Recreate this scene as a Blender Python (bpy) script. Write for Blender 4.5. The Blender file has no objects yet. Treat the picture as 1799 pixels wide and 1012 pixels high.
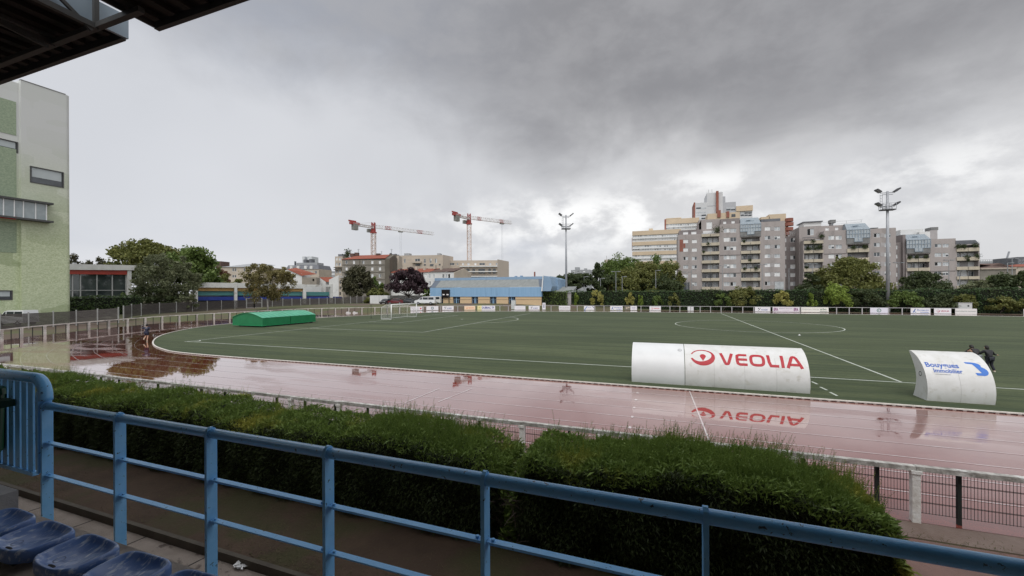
import bpy, math, random
import numpy as np
from mathutils import Vector, Matrix
R = math.radians
random.seed(7)
rng = np.random.default_rng(7)
sc = bpy.context.scene
C = sc.collection

# ------------------------------------------------------------------ camera
F, YAW, H, HY, ROLL = 714.48, .3494, 4.568, 511.53, -.00457
cam_d = bpy.data.cameras.new('camera')
cam = bpy.data.objects.new('camera', cam_d); C.objects.link(cam)
cam.matrix_world = (Matrix.Translation((0, 0, H)) @ Matrix.Rotation(YAW, 4, 'Z')
                    @ Matrix.Rotation(math.pi/2, 4, 'X') @ Matrix.Rotation(ROLL, 4, 'Z'))
cam_d.sensor_width = 36; cam_d.lens = F/1799*36
cam_d.shift_y = (HY-506)/1799
cam_d.clip_start = .05; cam_d.clip_end = 6000
sc.camera = cam
# ------------------------------------------------------------------ light
SUN_EL, SUN_AZ = R(55), R(165)
sd = bpy.data.lights.new('sun', 'SUN'); sd.energy = 1.5; sd.angle = R(40); sd.color = (1, .97, .93)
sun = bpy.data.objects.new('sun', sd); C.objects.link(sun)
sdir = Vector((math.sin(SUN_AZ)*math.cos(SUN_EL), math.cos(SUN_AZ)*math.cos(SUN_EL), math.sin(SUN_EL)))
sun.rotation_euler = sdir.to_track_quat('Z', 'Y').to_euler()
sc.view_settings.view_transform = 'Standard'; sc.view_settings.look = 'None'
sc.view_settings.exposure = 0.15; sc.view_settings.gamma = 1

def build_world():
    w = bpy.data.worlds.new('World'); sc.world = w; w.use_nodes = True
    nt = w.node_tree; N = nt.nodes; L = nt.links; N.clear()
    def math_(op, a, b=None, clamp=False):
        n = N.new('ShaderNodeMath'); n.operation = op; n.use_clamp = clamp
        for i, v in enumerate((a, b)):
            if v is None: continue
            if isinstance(v, (int, float)): n.inputs[i].default_value = v
            else: L.new(v, n.inputs[i])
        return n.outputs[0]
    def mr(v, a, b, c=0., d=1., smooth=True):
        n = N.new('ShaderNodeMapRange'); n.interpolation_type = 'SMOOTHSTEP' if smooth else 'LINEAR'
        L.new(v, n.inputs['Value'])
        for k, x in zip(('From Min', 'From Max', 'To Min', 'To Max'), (a, b, c, d)):
            if isinstance(x, (int, float)): n.inputs[k].default_value = x
            else: L.new(x, n.inputs[k])
        return n.outputs['Result']
    def mix(f, a, b):
        n = N.new('ShaderNodeMix'); n.data_type = 'RGBA'
        if isinstance(f, (int, float)): n.inputs[0].default_value = f
        else: L.new(f, n.inputs[0])
        for i, v in ((6, a), (7, b)):
            if isinstance(v, tuple): n.inputs[i].default_value = (*v, 1)
            else: L.new(v, n.inputs[i])
        return n.outputs[2]
    tc = N.new('ShaderNodeTexCoord')
    # turn the compass so that azimuth 0 is where the camera looks; then (azimuth, elevation)
    rot = N.new('ShaderNodeVectorRotate'); rot.rotation_type = 'Z_AXIS'; rot.inputs['Angle'].default_value = -YAW
    L.new(tc.outputs['Generated'], rot.inputs['Vector'])
    sp = N.new('ShaderNodeSeparateXYZ'); L.new(rot.outputs[0], sp.inputs[0])
    az = math_('ARCTAN2', sp.outputs['X'], sp.outputs['Y'])
    el = math_('ARCSINE', sp.outputs['Z'])
    def noise(scale, detail, rough, stretch=(1, 1, 1), dist=0., off=(0, 0, 0)):
        m = N.new('ShaderNodeMapping'); m.inputs['Scale'].default_value = stretch; m.inputs['Location'].default_value = off
        L.new(rot.outputs[0], m.inputs['Vector'])
        n = N.new('ShaderNodeTexNoise'); n.inputs['Scale'].default_value = scale; n.inputs['Detail'].default_value = detail
        n.inputs['Roughness'].default_value = rough; n.inputs['Distortion'].default_value = dist
        L.new(m.outputs[0], n.inputs['Vector']); return n.outputs['Fac']
    def blob(a0, e0, sa, se, amp):       # gaussian of azimuth / elevation
        da = math_('DIVIDE', math_('SUBTRACT', az, a0), sa); de = math_('DIVIDE', math_('SUBTRACT', el, e0), se)
        s = math_('ADD', math_('MULTIPLY', da, da), math_('MULTIPLY', de, de))
        return math_('MULTIPLY', math_('EXPONENT', math_('MULTIPLY', s, -1.)), amp)
    n1 = noise(3.2, 7, .55, (1, 1, 1.5), .3)
    n2 = noise(8, 8, .58, (1, 1, 1.7), .12, (3, 1, 2))
    n3 = noise(1.6, 3, .5, (1, 1, 1.2), 0, (7, 3, 1))
    warp = math_('ADD', math_('MULTIPLY', math_('SUBTRACT', n1, .5), .34), math_('MULTIPLY', math_('SUBTRACT', n2, .5), .10))
    elw = math_('ADD', el, warp)
    # underside of the dark shower cloud: low edge on the right, high on the left
    edge = mr(az, -.40, .30, .40, .262)
    dark = mr(elw, math_('SUBTRACT', edge, .07), math_('ADD', edge, .17))
    dark = math_('MULTIPLY', dark, mr(elw, .75, 1.25, 1., .45))
    leftfade = mr(az, -1.0, -.50, .25, 1.)
    dark = math_('MULTIPLY', dark, leftfade)
    base = mix(mr(az, -.9, .4), (.66, .675, .715), (.665, .665, .675))
    base = mix(math_('MULTIPLY', mr(n3, .35, .65), .35), base, (.50, .52, .56))
    dk = mix(mr(az, -.6, .2), (.35, .37, .42), (.265, .265, .28))
    dk = mix(math_('MULTIPLY', mr(n2, .35, .70), .5), dk, (.40, .40, .415))
    col = mix(dark, base, dk)
    # rain shafts under the cloud, left of centre
    shaft = math_('MULTIPLY', blob(-.10, .28, .20, .20, 1.), mr(noise(14, 3, .5, (1, 1, .12), 0, (5, 2, 0)), .35, .7))
    col = mix(math_('MULTIPLY', shaft, .22), col, (.42, .42, .45))
    # white billows below the edge of the shower, centre and right
    bz = math_('ADD', blob(.20, .17, .22, .07, 1.), math_('ADD', blob(.62, .15, .45, .055, .5), blob(.46, .24, .12, .03, .8)))
    bz = math_('ADD', bz, blob(-.02, .13, .26, .08, .5)); bz = math_('ADD', bz, math_('MULTIPLY', blob(.83, .21, .15, .05, 1), .6))
    bill = math_('MULTIPLY', mr(n2, .38, .60), bz)
    bill = math_('MULTIPLY', bill, math_('SUBTRACT', 1., math_('MULTIPLY', dark, .8)), True)
    col = mix(bill, col, (.93, .93, .93))
    # pale grey-blue patches low down
    gb = math_('MULTIPLY', math_('ADD', blob(-.95, .09, .25, .04, .8), blob(.02, .10, .25, .035, .7)), mr(n1, .4, .6))
    col = mix(gb, col, (.54, .57, .64))
    col = mix(blob(-.75, .05, .35, .03, .35), col, (.80, .80, .82))
    # unseen sky overhead and behind the stand, brightened to lift the ambient light
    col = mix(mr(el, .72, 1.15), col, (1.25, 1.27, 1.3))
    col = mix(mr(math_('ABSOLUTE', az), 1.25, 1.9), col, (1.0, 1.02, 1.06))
    # darker ground bounce below the horizon
    col = mix(mr(el, -.05, .0, 1., 0.), col, (.10, .10, .095))
    sky = N.new('ShaderNodeTexSky'); sky.sky_type = 'NISHITA'; sky.sun_disc = False
    sky.sun_elevation = SUN_EL; sky.sun_rotation = SUN_AZ
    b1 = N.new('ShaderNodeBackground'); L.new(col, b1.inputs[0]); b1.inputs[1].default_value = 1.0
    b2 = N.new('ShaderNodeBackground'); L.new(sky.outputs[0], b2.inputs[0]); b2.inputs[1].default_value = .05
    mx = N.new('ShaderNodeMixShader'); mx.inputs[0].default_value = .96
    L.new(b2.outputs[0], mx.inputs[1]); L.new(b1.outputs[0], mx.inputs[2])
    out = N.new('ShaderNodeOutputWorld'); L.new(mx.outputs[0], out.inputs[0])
build_world()

# ------------------------------------------------------------------ coordinates
# world: x along the near touchline, y away from the stand, z up; the camera stands over the origin
CY, SY = math.cos(YAW), math.sin(YAW)
def ray(px, py):
    u, v = px-899.5, py-HY
    x = u*math.cos(ROLL)+v*math.sin(ROLL); y = -u*math.sin(ROLL)+v*math.cos(ROLL)
    X, Y, Z = x/F, 1., -y/F
    return X*CY-Y*SY, X*SY+Y*CY, Z
def onz(px, py, z=0.):
    a, d, k = ray(px, py); t = (z-H)/k; return Vector((a*t, d*t, z))
def ond(px, py, D):
    a, d, k = ray(px, py); t = D/d; return Vector((a*t, D, H+k*t))
def ona(px, py, A):
    a, d, k = ray(px, py); t = A/a; return Vector((A, d*t, H+k*t))
def onY(px, py, Y):
    a, d, k = ray(px, py); return Vector((a*Y, d*Y, H+k*Y))
def P(u, v, z=0.): return Vector((u-41.33, v+25.39, z))     # football pitch coordinates

# ------------------------------------------------------------------ materials
MATS = {}
def pm(name, col, col2=None, scale=4., rough=.7, metal=0., bump=0., bscale=None, detail=6, stretch=(1, 1, 1),
       ramp=(.35, .65), rough2=None, spec=.5, island=0., coat=0., trans=0., col3=None, c3=(.6, .75), s3=1., emis=None, ior=1.45):
    if name in MATS: return MATS[name]
    m = bpy.data.materials.new(name); m.use_nodes = True; nt = m.node_tree; N = nt.nodes; L = nt.links
    b = N['Principled BSDF']
    b.inputs['Base Color'].default_value = (*col, 1); b.inputs['Roughness'].default_value = rough
    b.inputs['Metallic'].default_value = metal; b.inputs['Specular IOR Level'].default_value = spec
    b.inputs['Coat Weight'].default_value = coat; b.inputs['Coat Roughness'].default_value = .08; b.inputs['IOR'].default_value = ior
    tc = N.new('ShaderNodeTexCoord')
    g = N.new('ShaderNodeNewGeometry')
    def nz(sca, off=0., st=stretch, det=detail):
        mp = N.new('ShaderNodeMapping'); mp.inputs['Scale'].default_value = st; mp.inputs['Location'].default_value = (off, off, off)
        L.new(g.outputs['Position'], mp.inputs[0])
        n = N.new('ShaderNodeTexNoise'); n.inputs['Scale'].default_value = sca; n.inputs['Detail'].default_value = det
        n.inputs['Roughness'].default_value = .6
        L.new(mp.outputs[0], n.inputs['Vector']); return n.outputs['Fac']
    def mrn(v, a, b_, c=0., d=1.):
        n = N.new('ShaderNodeMapRange'); L.new(v, n.inputs[0]); n.inputs[1].default_value = a; n.inputs[2].default_value = b_
        n.inputs[3].default_value = c; n.inputs[4].default_value = d; return n.outputs[0]
    def mixc(f, a, b_):
        n = N.new('ShaderNodeMix'); n.data_type = 'RGBA'; L.new(f, n.inputs[0])
        for i, v in ((6, a), (7, b_)):
            if isinstance(v, tuple): n.inputs[i].default_value = (*v, 1)
            else: L.new(v, n.inputs[i])
        return n.outputs[2]
    out = None
    if col2 is not None:
        f = mrn(nz(scale), ramp[0], ramp[1])
        if island:
            a = N.new('ShaderNodeMath'); a.operation = 'MULTIPLY'; a.inputs[1].default_value = island
            L.new(g.outputs['Random Per Island'], a.inputs[0])
            s = N.new('ShaderNodeMath'); s.operation = 'MULTIPLY'; s.inputs[1].default_value = 1-island; L.new(f, s.inputs[0])
            t = N.new('ShaderNodeMath'); t.operation = 'ADD'; L.new(a.outputs[0], t.inputs[0]); L.new(s.outputs[0], t.inputs[1]); f = t.outputs[0]
        out = mixc(f, col, col2)
        if col3 is not None:
            out = mixc(mrn(nz(s3, 13.), c3[0], c3[1]), out, col3)
        L.new(out, b.inputs['Base Color'])
        if rough2 is not None: L.new(mrn(f, 0, 1, rough, rough2), b.inputs['Roughness'])
    if bump:
        bn = N.new('ShaderNodeBump'); bn.inputs['Strength'].default_value = bump; bn.inputs['Distance'].default_value = .02
        L.new(nz(bscale or scale*4, 5.), bn.inputs['Height']); L.new(bn.outputs[0], b.inputs['Normal'])
    if trans:
        t = N.new('ShaderNodeBsdfTranslucent'); mx = N.new('ShaderNodeMixShader'); mx.inputs[0].default_value = trans
        if out is not None: L.new(out, t.inputs[0])
        else: t.inputs[0].default_value = (*col, 1)
        L.new(b.outputs[0], mx.inputs[1]); L.new(t.outputs[0], mx.inputs[2]); L.new(mx.outputs[0], N['Material Output'].inputs[0])
    MATS[name] = m; return m

# ------------------------------------------------------------------ mesh building
ORG = {}
def tag(o, label=None, cat=None, group=None, kind=None):
    if label: o['label'] = label
    if cat: o['category'] = cat
    if group: o['group'] = group
    if kind: o['kind'] = kind
    return o
def thing(name, label, cat, loc=(0, 0, 0), group=None, rotz=0.):
    o = bpy.data.objects.new(name, None); C.objects.link(o); o.location = loc; o.rotation_euler = (0, 0, rotz)
    o.empty_display_size = .2; ORG[o.name] = Vector(loc) if rotz == 0. else Vector((0, 0, 0))
    return tag(o, label, cat, group)
def put(name, me, parent=None, origin=None):
    o = bpy.data.objects.new(name, me); C.objects.link(o)
    if parent is not None:
        o.parent = parent; ORG[o.name] = ORG.get(parent.name, Vector((0, 0, 0)))
    elif origin is not None:
        o.location = origin; ORG[o.name] = Vector(origin)
    else: ORG[o.name] = Vector((0, 0, 0))
    return o
class MB:
    def __init__(s): s.v = []; s.f = []; s.m = []; s.mi = 0
    def quad(s, *p):
        n = len(s.v); s.v += [tuple(q) for q in p]; s.f.append(tuple(range(n, n+len(p)))); s.m.append(s.mi); return s
    def add(s, vs, fs):
        n = len(s.v); s.v += [tuple(q) for q in vs]; s.f += [tuple(i+n for i in f) for f in fs]; s.m += [s.mi]*len(fs); return s
    def box(s, x0, y0, z0, x1, y1, z1):
        x0, x1 = min(x0, x1), max(x0, x1); y0, y1 = min(y0, y1), max(y0, y1); z0, z1 = min(z0, z1), max(z0, z1)
        v = [(x0, y0, z0), (x1, y0, z0), (x1, y1, z0), (x0, y1, z0), (x0, y0, z1), (x1, y0, z1), (x1, y1, z1), (x0, y1, z1)]
        return s.add(v, [(0, 3, 2, 1), (4, 5, 6, 7), (0, 1, 5, 4), (1, 2, 6, 5), (2, 3, 7, 6), (3, 0, 4, 7)])
    def obox(s, c, ax, ay, az):          # centre and three half-axis vectors
        c, ax, ay, az = Vector(c), Vector(ax), Vector(ay), Vector(az)
        v = [c+i*ax+j*ay+k*az for k in (-1, 1) for i, j in ((-1, -1), (1, -1), (1, 1), (-1, 1))]
        return s.add(v, [(0, 3, 2, 1), (4, 5, 6, 7), (0, 1, 5, 4), (1, 2, 6, 5), (2, 3, 7, 6), (3, 0, 4, 7)])
    def bar(s, p, q, w, h=None, up=(0, 0, 1)):
        p, q = Vector(p), Vector(q); d = q-p; l = d.length
        if l < 1e-6: return s
        d /= l; u = Vector(up)
        if abs(d.dot(u)) > .98: u = Vector((1, 0, 0)) if abs(d.x) < .9 else Vector((0, 1, 0))
        a = d.cross(u).normalized(); b = a.cross(d).normalized(); h = h or w
        return s.obox((p+q)/2, d*l/2, a*w/2, b*h/2)
    def tube(s, pts, r, n=8, caps=True, closed=False):
        pts = [Vector(p) for p in pts]; rs = r if isinstance(r, (list, tuple)) else [r]*len(pts)
        vs = []; ref = None
        for i, p in enumerate(pts):
            t = (pts[min(i+1, len(pts)-1)]-pts[max(i-1, 0)]).normalized()
            if ref is None:
                ref = Vector((0, 0, 1)) if abs(t.z) < .9 else Vector((1, 0, 0))
            a = t.cross(ref).normalized(); b = a.cross(t).normalized(); ref = b
            for k in range(n):
                th = 2*math.pi*k/n; vs.append(p+a*math.cos(th)*rs[i]+b*math.sin(th)*rs[i])
        fs = []
        for i in range(len(pts)-1):
            for k in range(n):
                k2 = (k+1) % n; fs.append((i*n+k, i*n+k2, (i+1)*n+k2, (i+1)*n+k))
        if caps: fs += [tuple(range(n))[::-1], tuple((len(pts)-1)*n+k for k in range(n))]
        return s.add(vs, fs)
    def prism(s, poly, vec):             # planar polygon (3-D points) swept along vec
        p = [Vector(q) for q in poly]; n = len(p); v = Vector(vec)
        fs = [tuple(range(n))[::-1], tuple(range(n, 2*n))]+[(i, (i+1) % n, n+(i+1) % n, n+i) for i in range(n)]
        return s.add(p+[q+v for q in p], fs)
    def build(s, name, mat, parent=None, origin=None, smooth=False, recalc=True):
        me = bpy.data.meshes.new(name); org = Vector((0, 0, 0))
        if parent is not None: org = ORG.get(parent.name, org)
        elif origin is not None: org = Vector(origin)
        me.from_pydata([(a-org.x, b-org.y, c-org.z) for a, b, c in s.v], [], s.f)
        mats = mat if isinstance(mat, (list, tuple)) else [mat]
        for m in mats: me.materials.append(m)
        if len(mats) > 1: me.polygons.foreach_set('material_index', s.m)
        if smooth: me.polygons.foreach_set('use_smooth', [True]*len(s.f))
        if recalc:
            import bmesh
            bm = bmesh.new(); bm.from_mesh(me); bmesh.ops.recalc_face_normals(bm, faces=bm.faces); bm.to_mesh(me); bm.free()
        return put(name, me, parent, origin)
def quads_mesh(name, V, mat, parent=None, origin=None, k=4):
    """V: (n,k,3) array of separate faces, in world coordinates"""
    n = len(V); me = bpy.data.meshes.new(name); org = Vector((0, 0, 0))
    if parent is not None: org = ORG.get(parent.name, org)
    elif origin is not None: org = Vector(origin)
    co = (V-np.array(org)).reshape(-1).astype(np.float32)
    me.vertices.add(n*k); me.vertices.foreach_set('co', co)
    me.loops.add(n*k); me.loops.foreach_set('vertex_index', np.arange(n*k, dtype=np.int32))
    me.polygons.add(n); me.polygons.foreach_set('loop_start', np.arange(0, n*k, k, dtype=np.int32))
    me.polygons.foreach_set('loop_total', np.full(n, k, dtype=np.int32))
    me.materials.append(mat); me.update(calc_edges=True)
    return put(name, me, parent, origin)
def copy_tree(o, parent=None):
    c = o.copy(); C.objects.link(c)
    if parent is not None: c.parent = parent
    for ch in list(o.children): copy_tree(ch, c)
    return c
def struct(o): o['kind'] = 'structure'; return o

# text as flat outlines: returns list of verts (x,y) and faces
def text_geo(s, size=1., bold=0., width=None, xspace=1.):
    cu = bpy.data.curves.new('t', 'FONT'); cu.body = s; cu.size = size; cu.align_x = 'LEFT'; cu.offset = bold; cu.resolution_u = 3
    cu.space_character = xspace
    ob = bpy.data.objects.new('t', cu); C.objects.link(ob)
    bpy.context.view_layer.update()
    me = bpy.data.meshes.new_from_object(ob.evaluated_get(bpy.context.evaluated_depsgraph_get()))
    vs = [(v.co.x, v.co.y) for v in me.vertices]; fs = [tuple(p.vertices) for p in me.polygons]
    bpy.data.objects.remove(ob); bpy.data.meshes.remove(me); bpy.data.curves.remove(cu)
    x0 = min(v[0] for v in vs); x1 = max(v[0] for v in vs); y0 = min(v[1] for v in vs)
    k = 1. if width is None else width/(x1-x0)
    return [((x-x0)*k, y-y0) for x, y in vs], fs, (x1-x0)*k, max(v[1] for v in vs)-y0
def catmull(pts, n=8):
    p = [Vector(q) for q in pts]; out = []
    for i in range(len(p)-1):
        a, b, c, d = p[max(i-1, 0)], p[i], p[i+1], p[min(i+2, len(p)-1)]
        for k in range(n):
            t = k/n
            out.append(.5*((2*b)+(c-a)*t+(2*a-5*b+4*c-d)*t*t+(3*b-a-3*c+d)*t**3))
    out.append(p[-1]); return out
def resample(pts, step):
    out = [pts[0].copy()]; acc = 0.
    for a, b in zip(pts[:-1], pts[1:]):
        l = (b-a).length
        while acc+l >= step:
            t = (step-acc)/l; a = a.lerp(b, t); out.append(a.copy()); l = (b-a).length; acc = 0.
        acc += l
    return out
def offset(pts, w):
    out = []
    for i, p in enumerate(pts):
        t = (pts[min(i+1, len(pts)-1)]-pts[max(i-1, 0)]); t.z = 0; t.normalize(); out.append(p+Vector((-t.y, t.x, 0))*w)
    return out
def ribbon(mb, pts, w, z):
    a = offset(pts, w/2); b = offset(pts, -w/2)
    for i in range(len(pts)-1):
        mb.quad((a[i].x, a[i].y, z), (b[i].x, b[i].y, z), (b[i+1].x, b[i+1].y, z), (a[i+1].x, a[i+1].y, z))
# ------------------------------------------------------------------ ground, track, pitch
M = {}
M['ground'] = pm('earth', (.050, .031, .020), (.075, .048, .031), 1.2, .9, bump=.8, bscale=14, col3=(.050, .045, .018), c3=(.48, .60), s3=.6)
M['white_paint'] = pm('white paint', (.62, .62, .60), (.45, .44, .42), 3, .5)
M['line_white'] = pm('line white', (.50, .52, .48), (.36, .40, .34), 1.3, .7)
M['lane_white'] = pm('lane paint', (.62, .56, .56), (.42, .30, .30), 1.1, .16, coat=1., ior=1.62)

def mat_track():
    m = bpy.data.materials.new('wet tartan'); m.use_nodes = True; nt = m.node_tree; N = nt.nodes; L = nt.links; b = N['Principled BSDF']
    g = N.new('ShaderNodeNewGeometry')
    def nz(sca, st, det, off=0., rot=0.):
        mp = N.new('ShaderNodeMapping'); mp.inputs['Scale'].default_value = st; mp.inputs['Location'].default_value = (off, off*.7, 0)
        mp.inputs['Rotation'].default_value = (0, 0, rot)
        L.new(g.outputs['Position'], mp.inputs[0]); n = N.new('ShaderNodeTexNoise'); n.inputs['Scale'].default_value = sca
        n.inputs['Detail'].default_value = det; n.inputs['Roughness'].default_value = .55; L.new(mp.outputs[0], n.inputs[0]); return n.outputs['Fac']
    def mr(v, a, b_, c, d):
        n = N.new('ShaderNodeMapRange'); n.interpolation_type = 'SMOOTHSTEP'; L.new(v, n.inputs[0])
        for i, x in enumerate((a, b_, c, d)): n.inputs[i+1].default_value = x
        return n.outputs[0]
    def mx(f, a, b_):
        n = N.new('ShaderNodeMix'); n.data_type = 'RGBA'; L.new(f, n.inputs[0])
        for i, v in ((6, a), (7, b_)):
            if isinstance(v, tuple): n.inputs[i].default_value = (*v, 1)
            else: L.new(v, n.inputs[i])
        return n.outputs[2]
    big = nz(.10, (1, 1.6, 1), 3, 4.)
    streak = nz(.42, (.32, 1.5, 1), 4, 11., .55)       # puddles lie along the running direction, slightly askew
    fine = nz(70, (1, 1, 1), 2)
    a = N.new('ShaderNodeMath'); a.operation = 'ADD'; L.new(big, a.inputs[0]); L.new(streak, a.inputs[1])
    film = mr(a.outputs[0], 1.0, 1.18, 1., 0.)          # 1 = standing water
    L.new(mx(nz(.8, (1, 1, 1), 5, 2.), (.165, .036, .024), (.225, .056, .043)), b.inputs['Base Color'])
    L.new(mr(film, 0, 1, .20, .035), b.inputs['Roughness'])
    b.inputs['IOR'].default_value = 1.65
    b.inputs['Coat Weight'].default_value = 1.; b.inputs['Coat IOR'].default_value = 1.6
    L.new(mr(film, 0, 1, .16, .012), b.inputs['Coat Roughness'])
    bn = N.new('ShaderNodeBump'); bn.inputs['Distance'].default_value = .004
    L.new(mr(film, 0, 1, .35, .0), bn.inputs['Strength']); L.new(fine, bn.inputs['Height'])
    L.new(bn.outputs[0], b.inputs['Normal'])
    rp = N.new('ShaderNodeBump'); rp.inputs['Distance'].default_value = .02; rp.inputs['Strength'].default_value = .06
    L.new(nz(1.6, (1, 1, 1), 2, 3.), rp.inputs['Height']); L.new(rp.outputs[0], b.inputs['Coat Normal'])
    return m
def mat_turf():
    m = bpy.data.materials.new('artificial turf'); m.use_nodes = True; nt = m.node_tree; N = nt.nodes; L = nt.links; b = N['Principled BSDF']
    g = N.new('ShaderNodeNewGeometry')
    def nz(sca, st, det, off=0., rot=0.):
        mp = N.new('ShaderNodeMapping'); mp.inputs['Scale'].default_value = st; mp.inputs['Location'].default_value = (off, off, 0); mp.inputs['Rotation'].default_value = (0, 0, rot)
        L.new(g.outputs['Position'], mp.inputs[0]); n = N.new('ShaderNodeTexNoise'); n.inputs['Scale'].default_value = sca
        n.inputs['Detail'].default_value = det; n.inputs['Roughness'].default_value = .62; L.new(mp.outputs[0], n.inputs[0]); return n.outputs['Fac']
    def mr(v, a, b_, c, d):
        n = N.new('ShaderNodeMapRange'); L.new(v, n.inputs[0])
        for i, x in enumerate((a, b_, c, d)): n.inputs[i+1].default_value = x
        return n.outputs[0]
    def mx(f, a, b_, t='MIX'):
        n = N.new('ShaderNodeMix'); n.data_type = 'RGBA'; n.blend_type = t
        if isinstance(f, float): n.inputs[0].default_value = f
        else: L.new(f, n.inputs[0])
        for i, v in ((6, a), (7, b_)):
            if isinstance(v, tuple): n.inputs[i].default_value = (*v, 1)
            else: L.new(v, n.inputs[i])
        return n.outputs[2]
    c = mx(mr(nz(.14, (.35, 1.6, 1), 8), .40, .62, 0, 1), (.050, .064, .025), (.088, .106, .048))
    c = mx(mr(nz(.6, (.10, 2.4, 1), 6, 3.), .44, .60, 0, .8), c, (.028, .044, .018))      # brushed streaks across the pitch
    c = mx(mr(nz(9, (.6, 1.5, 1), 6, 7.), .38, .66, 0, .65), c, (.027, .042, .017))
    L.new(c, b.inputs['Base Color']); b.inputs['Roughness'].default_value = .9; b.inputs['Specular IOR Level'].default_value = .12
    b.inputs['Sheen Weight'].default_value = .06; b.inputs['Sheen Roughness'].default_value = .5
    bn = N.new('ShaderNodeBump'); bn.inputs['Distance'].default_value = .02; bn.inputs['Strength'].default_value = .5
    L.new(nz(45, (1, 1, 1), 3, 1.), bn.inputs['Height']); L.new(bn.outputs[0], b.inputs['Normal'])
    return m
TRACK, TURF = mat_track(), mat_turf()

KERB = catmull([P(130, -5.3), P(95, -5.3), P(60, -5.3), P(30, -5.3), P(10, -5.3), P(3.1, -4.1), P(-3.3, -1.1), P(-9.4, 3.3), P(-14.6, 9.4), P(-17.2, 16), P(-17.0, 23),
                P(-14.9, 30), P(-11.3, 39.4), P(-6, 50), P(1, 57), P(12, 61.0), P(23, 62.7), P(40, 64.5), P(60, 65.6), P(95, 65.8), P(130, 65.9)], 14)
FENCE = catmull([P(130, -15.2), P(95, -15.2), P(60, -15.2), P(30, -15.2), P(11, -15.2), P(1, -14.4), P(-10, -11.2), P(-19.3, -4.8), P(-23.9, 2), P(-27.6, 10.), P(-29.6, 16.5),
                 P(-30., 24), P(-30.2, 31), P(-30.4, 37), P(-28.3, 43.3), P(-20.9, 49.9), P(-7.1, 61.7), P(11.1, 67.4), P(25, 70.2), P(40, 71.6), P(60, 72.1), P(95, 72.3), P(130, 72.5)], 14)

def fan_sheet(path, z, name, mat, close_x):
    mb = MB(); pts = [(p.x, p.y, z) for p in path]
    cx, cy = path[0].x*.3+path[len(path)//2].x*.7, sum(p.y for p in path)/len(path)
    import mathutils
    n = len(pts); tris = mathutils.geometry.tessellate_polygon([[Vector(p) for p in pts]])
    mb.add(pts, [t for t in tris]); return mb.build(name, mat)
def up_normals(o):
    me = o.data
    import bmesh
    bm = bmesh.new(); bm.from_mesh(me)
    for f in bm.faces:
        if f.normal.z < 0: f.normal_flip()
    bm.to_mesh(me); bm.free(); return o
g = MB(); g.quad((-3000, -3000, -.2), (3000, -3000, -.2), (3000, 3000, -.2), (-3000, 3000, -.2)); struct(g.build('ground', pm('far ground', (.12, .115, .09), (.08, .085, .05), .02, .9)))
g = MB(); g.quad((-60, 4.98, 0), (60, 4.98, 0), (60, 11.5, 0), (-60, 11.5, 0)); struct(g.build('earth_strip', M['ground']))
struct(up_normals(fan_sheet(FENCE, .012, 'track', TRACK, 0)))
struct(up_normals(fan_sheet(KERB, .03, 'pitch', TURF, 0)))
# apron of worn grey surface along the near fence
g = MB(); g.quad((-60, 9.55, .006), (60, 9.55, .006), (60, 10.3, .006), (-60, 10.3, .006))
struct(g.build('path', pm('worn asphalt', (.165, .118, .098), (.20, .15, .125), 2, .6, bump=.6, bscale=30, col3=(.13, .085, .065), c3=(.38, .6), s3=.9)))
g = MB(); g.quad((1.2, 3.0, .004), (60, 3.0, .004), (60, 9.5, .004), (1.2, 9.5, .004))
struct(g.build('side_path', pm('red grit path', (.16, .085, .068), (.21, .12, .098), 1.5, .45, bump=.5, bscale=60, col3=(.11, .068, .055), c3=(.45, .7), s3=.6)))

# kerb rail on little feet
kb = MB()
kp = resample(KERB, .5)
for a, b in zip(kp[:-1], kp[1:]): pass
def sweep(mb, path, w, z0, z1):
    a = offset(path, w/2); b = offset(path, -w/2)
    for i in range(len(path)-1):
        A0, A1, B0, B1 = a[i], a[i+1], b[i], b[i+1]
        mb.quad((A0.x, A0.y, z1), (B0.x, B0.y, z1), (B1.x, B1.y, z1), (A1.x, A1.y, z1))
        mb.quad((A0.x, A0.y, z0), (A0.x, A0.y, z1), (A1.x, A1.y, z1), (A1.x, A1.y, z0))
        mb.quad((B0.x, B0.y, z0), (B1.x, B1.y, z0), (B1.x, B1.y, z1), (B0.x, B0.y, z1))
        mb.quad((A0.x, A0.y, z0), (A1.x, A1.y, z0), (B1.x, B1.y, z0), (B0.x, B0.y, z0))
sweep(kb, kp, .10, .045, .085)
kerb = kb.build('kerb_rail', pm('kerb white', (.66, .63, .58), (.52, .49, .45), 5, .5)); tag(kerb, 'low white kerb rail curving between the green pitch and the wet red track', 'kerb')
kf = MB()
for i, p in enumerate(resample(KERB, .30)):
    if p.x < -45 or p.x > 30 or p.y > 60: continue
    kf.box(p.x-.05, p.y-.05, .015, p.x+.05, p.y+.05, .045)
fo = kf.build('foot', pm('kerb foot', (.30, .27, .25)), kerb); fo['kind'] = 'stuff'

# lane lines
ln = MB()
far_cut = [p for p in KERB]
for k in range(1, 8):
    w = 1.21*k
    base = offset(KERB, -w)
    a = Vector((KERB[len(KERB)//2]-KERB[len(KERB)//2-1])); 
    if (base[5]-KERB[5]).y > 0: base = offset(KERB, w)
    # the far straight is narrower than the near one
    pts = []
    for q, b in zip(KERB, base):
        t = min(max((q.y-60)/30, 0), 1); pts.append(q.lerp(b, 1-.32*t))
    ribbon(ln, pts, .04, .018)
def seg(mb, p, q, w, z):
    ribbon(mb, [Vector(p), Vector(q)], w, z)
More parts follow.
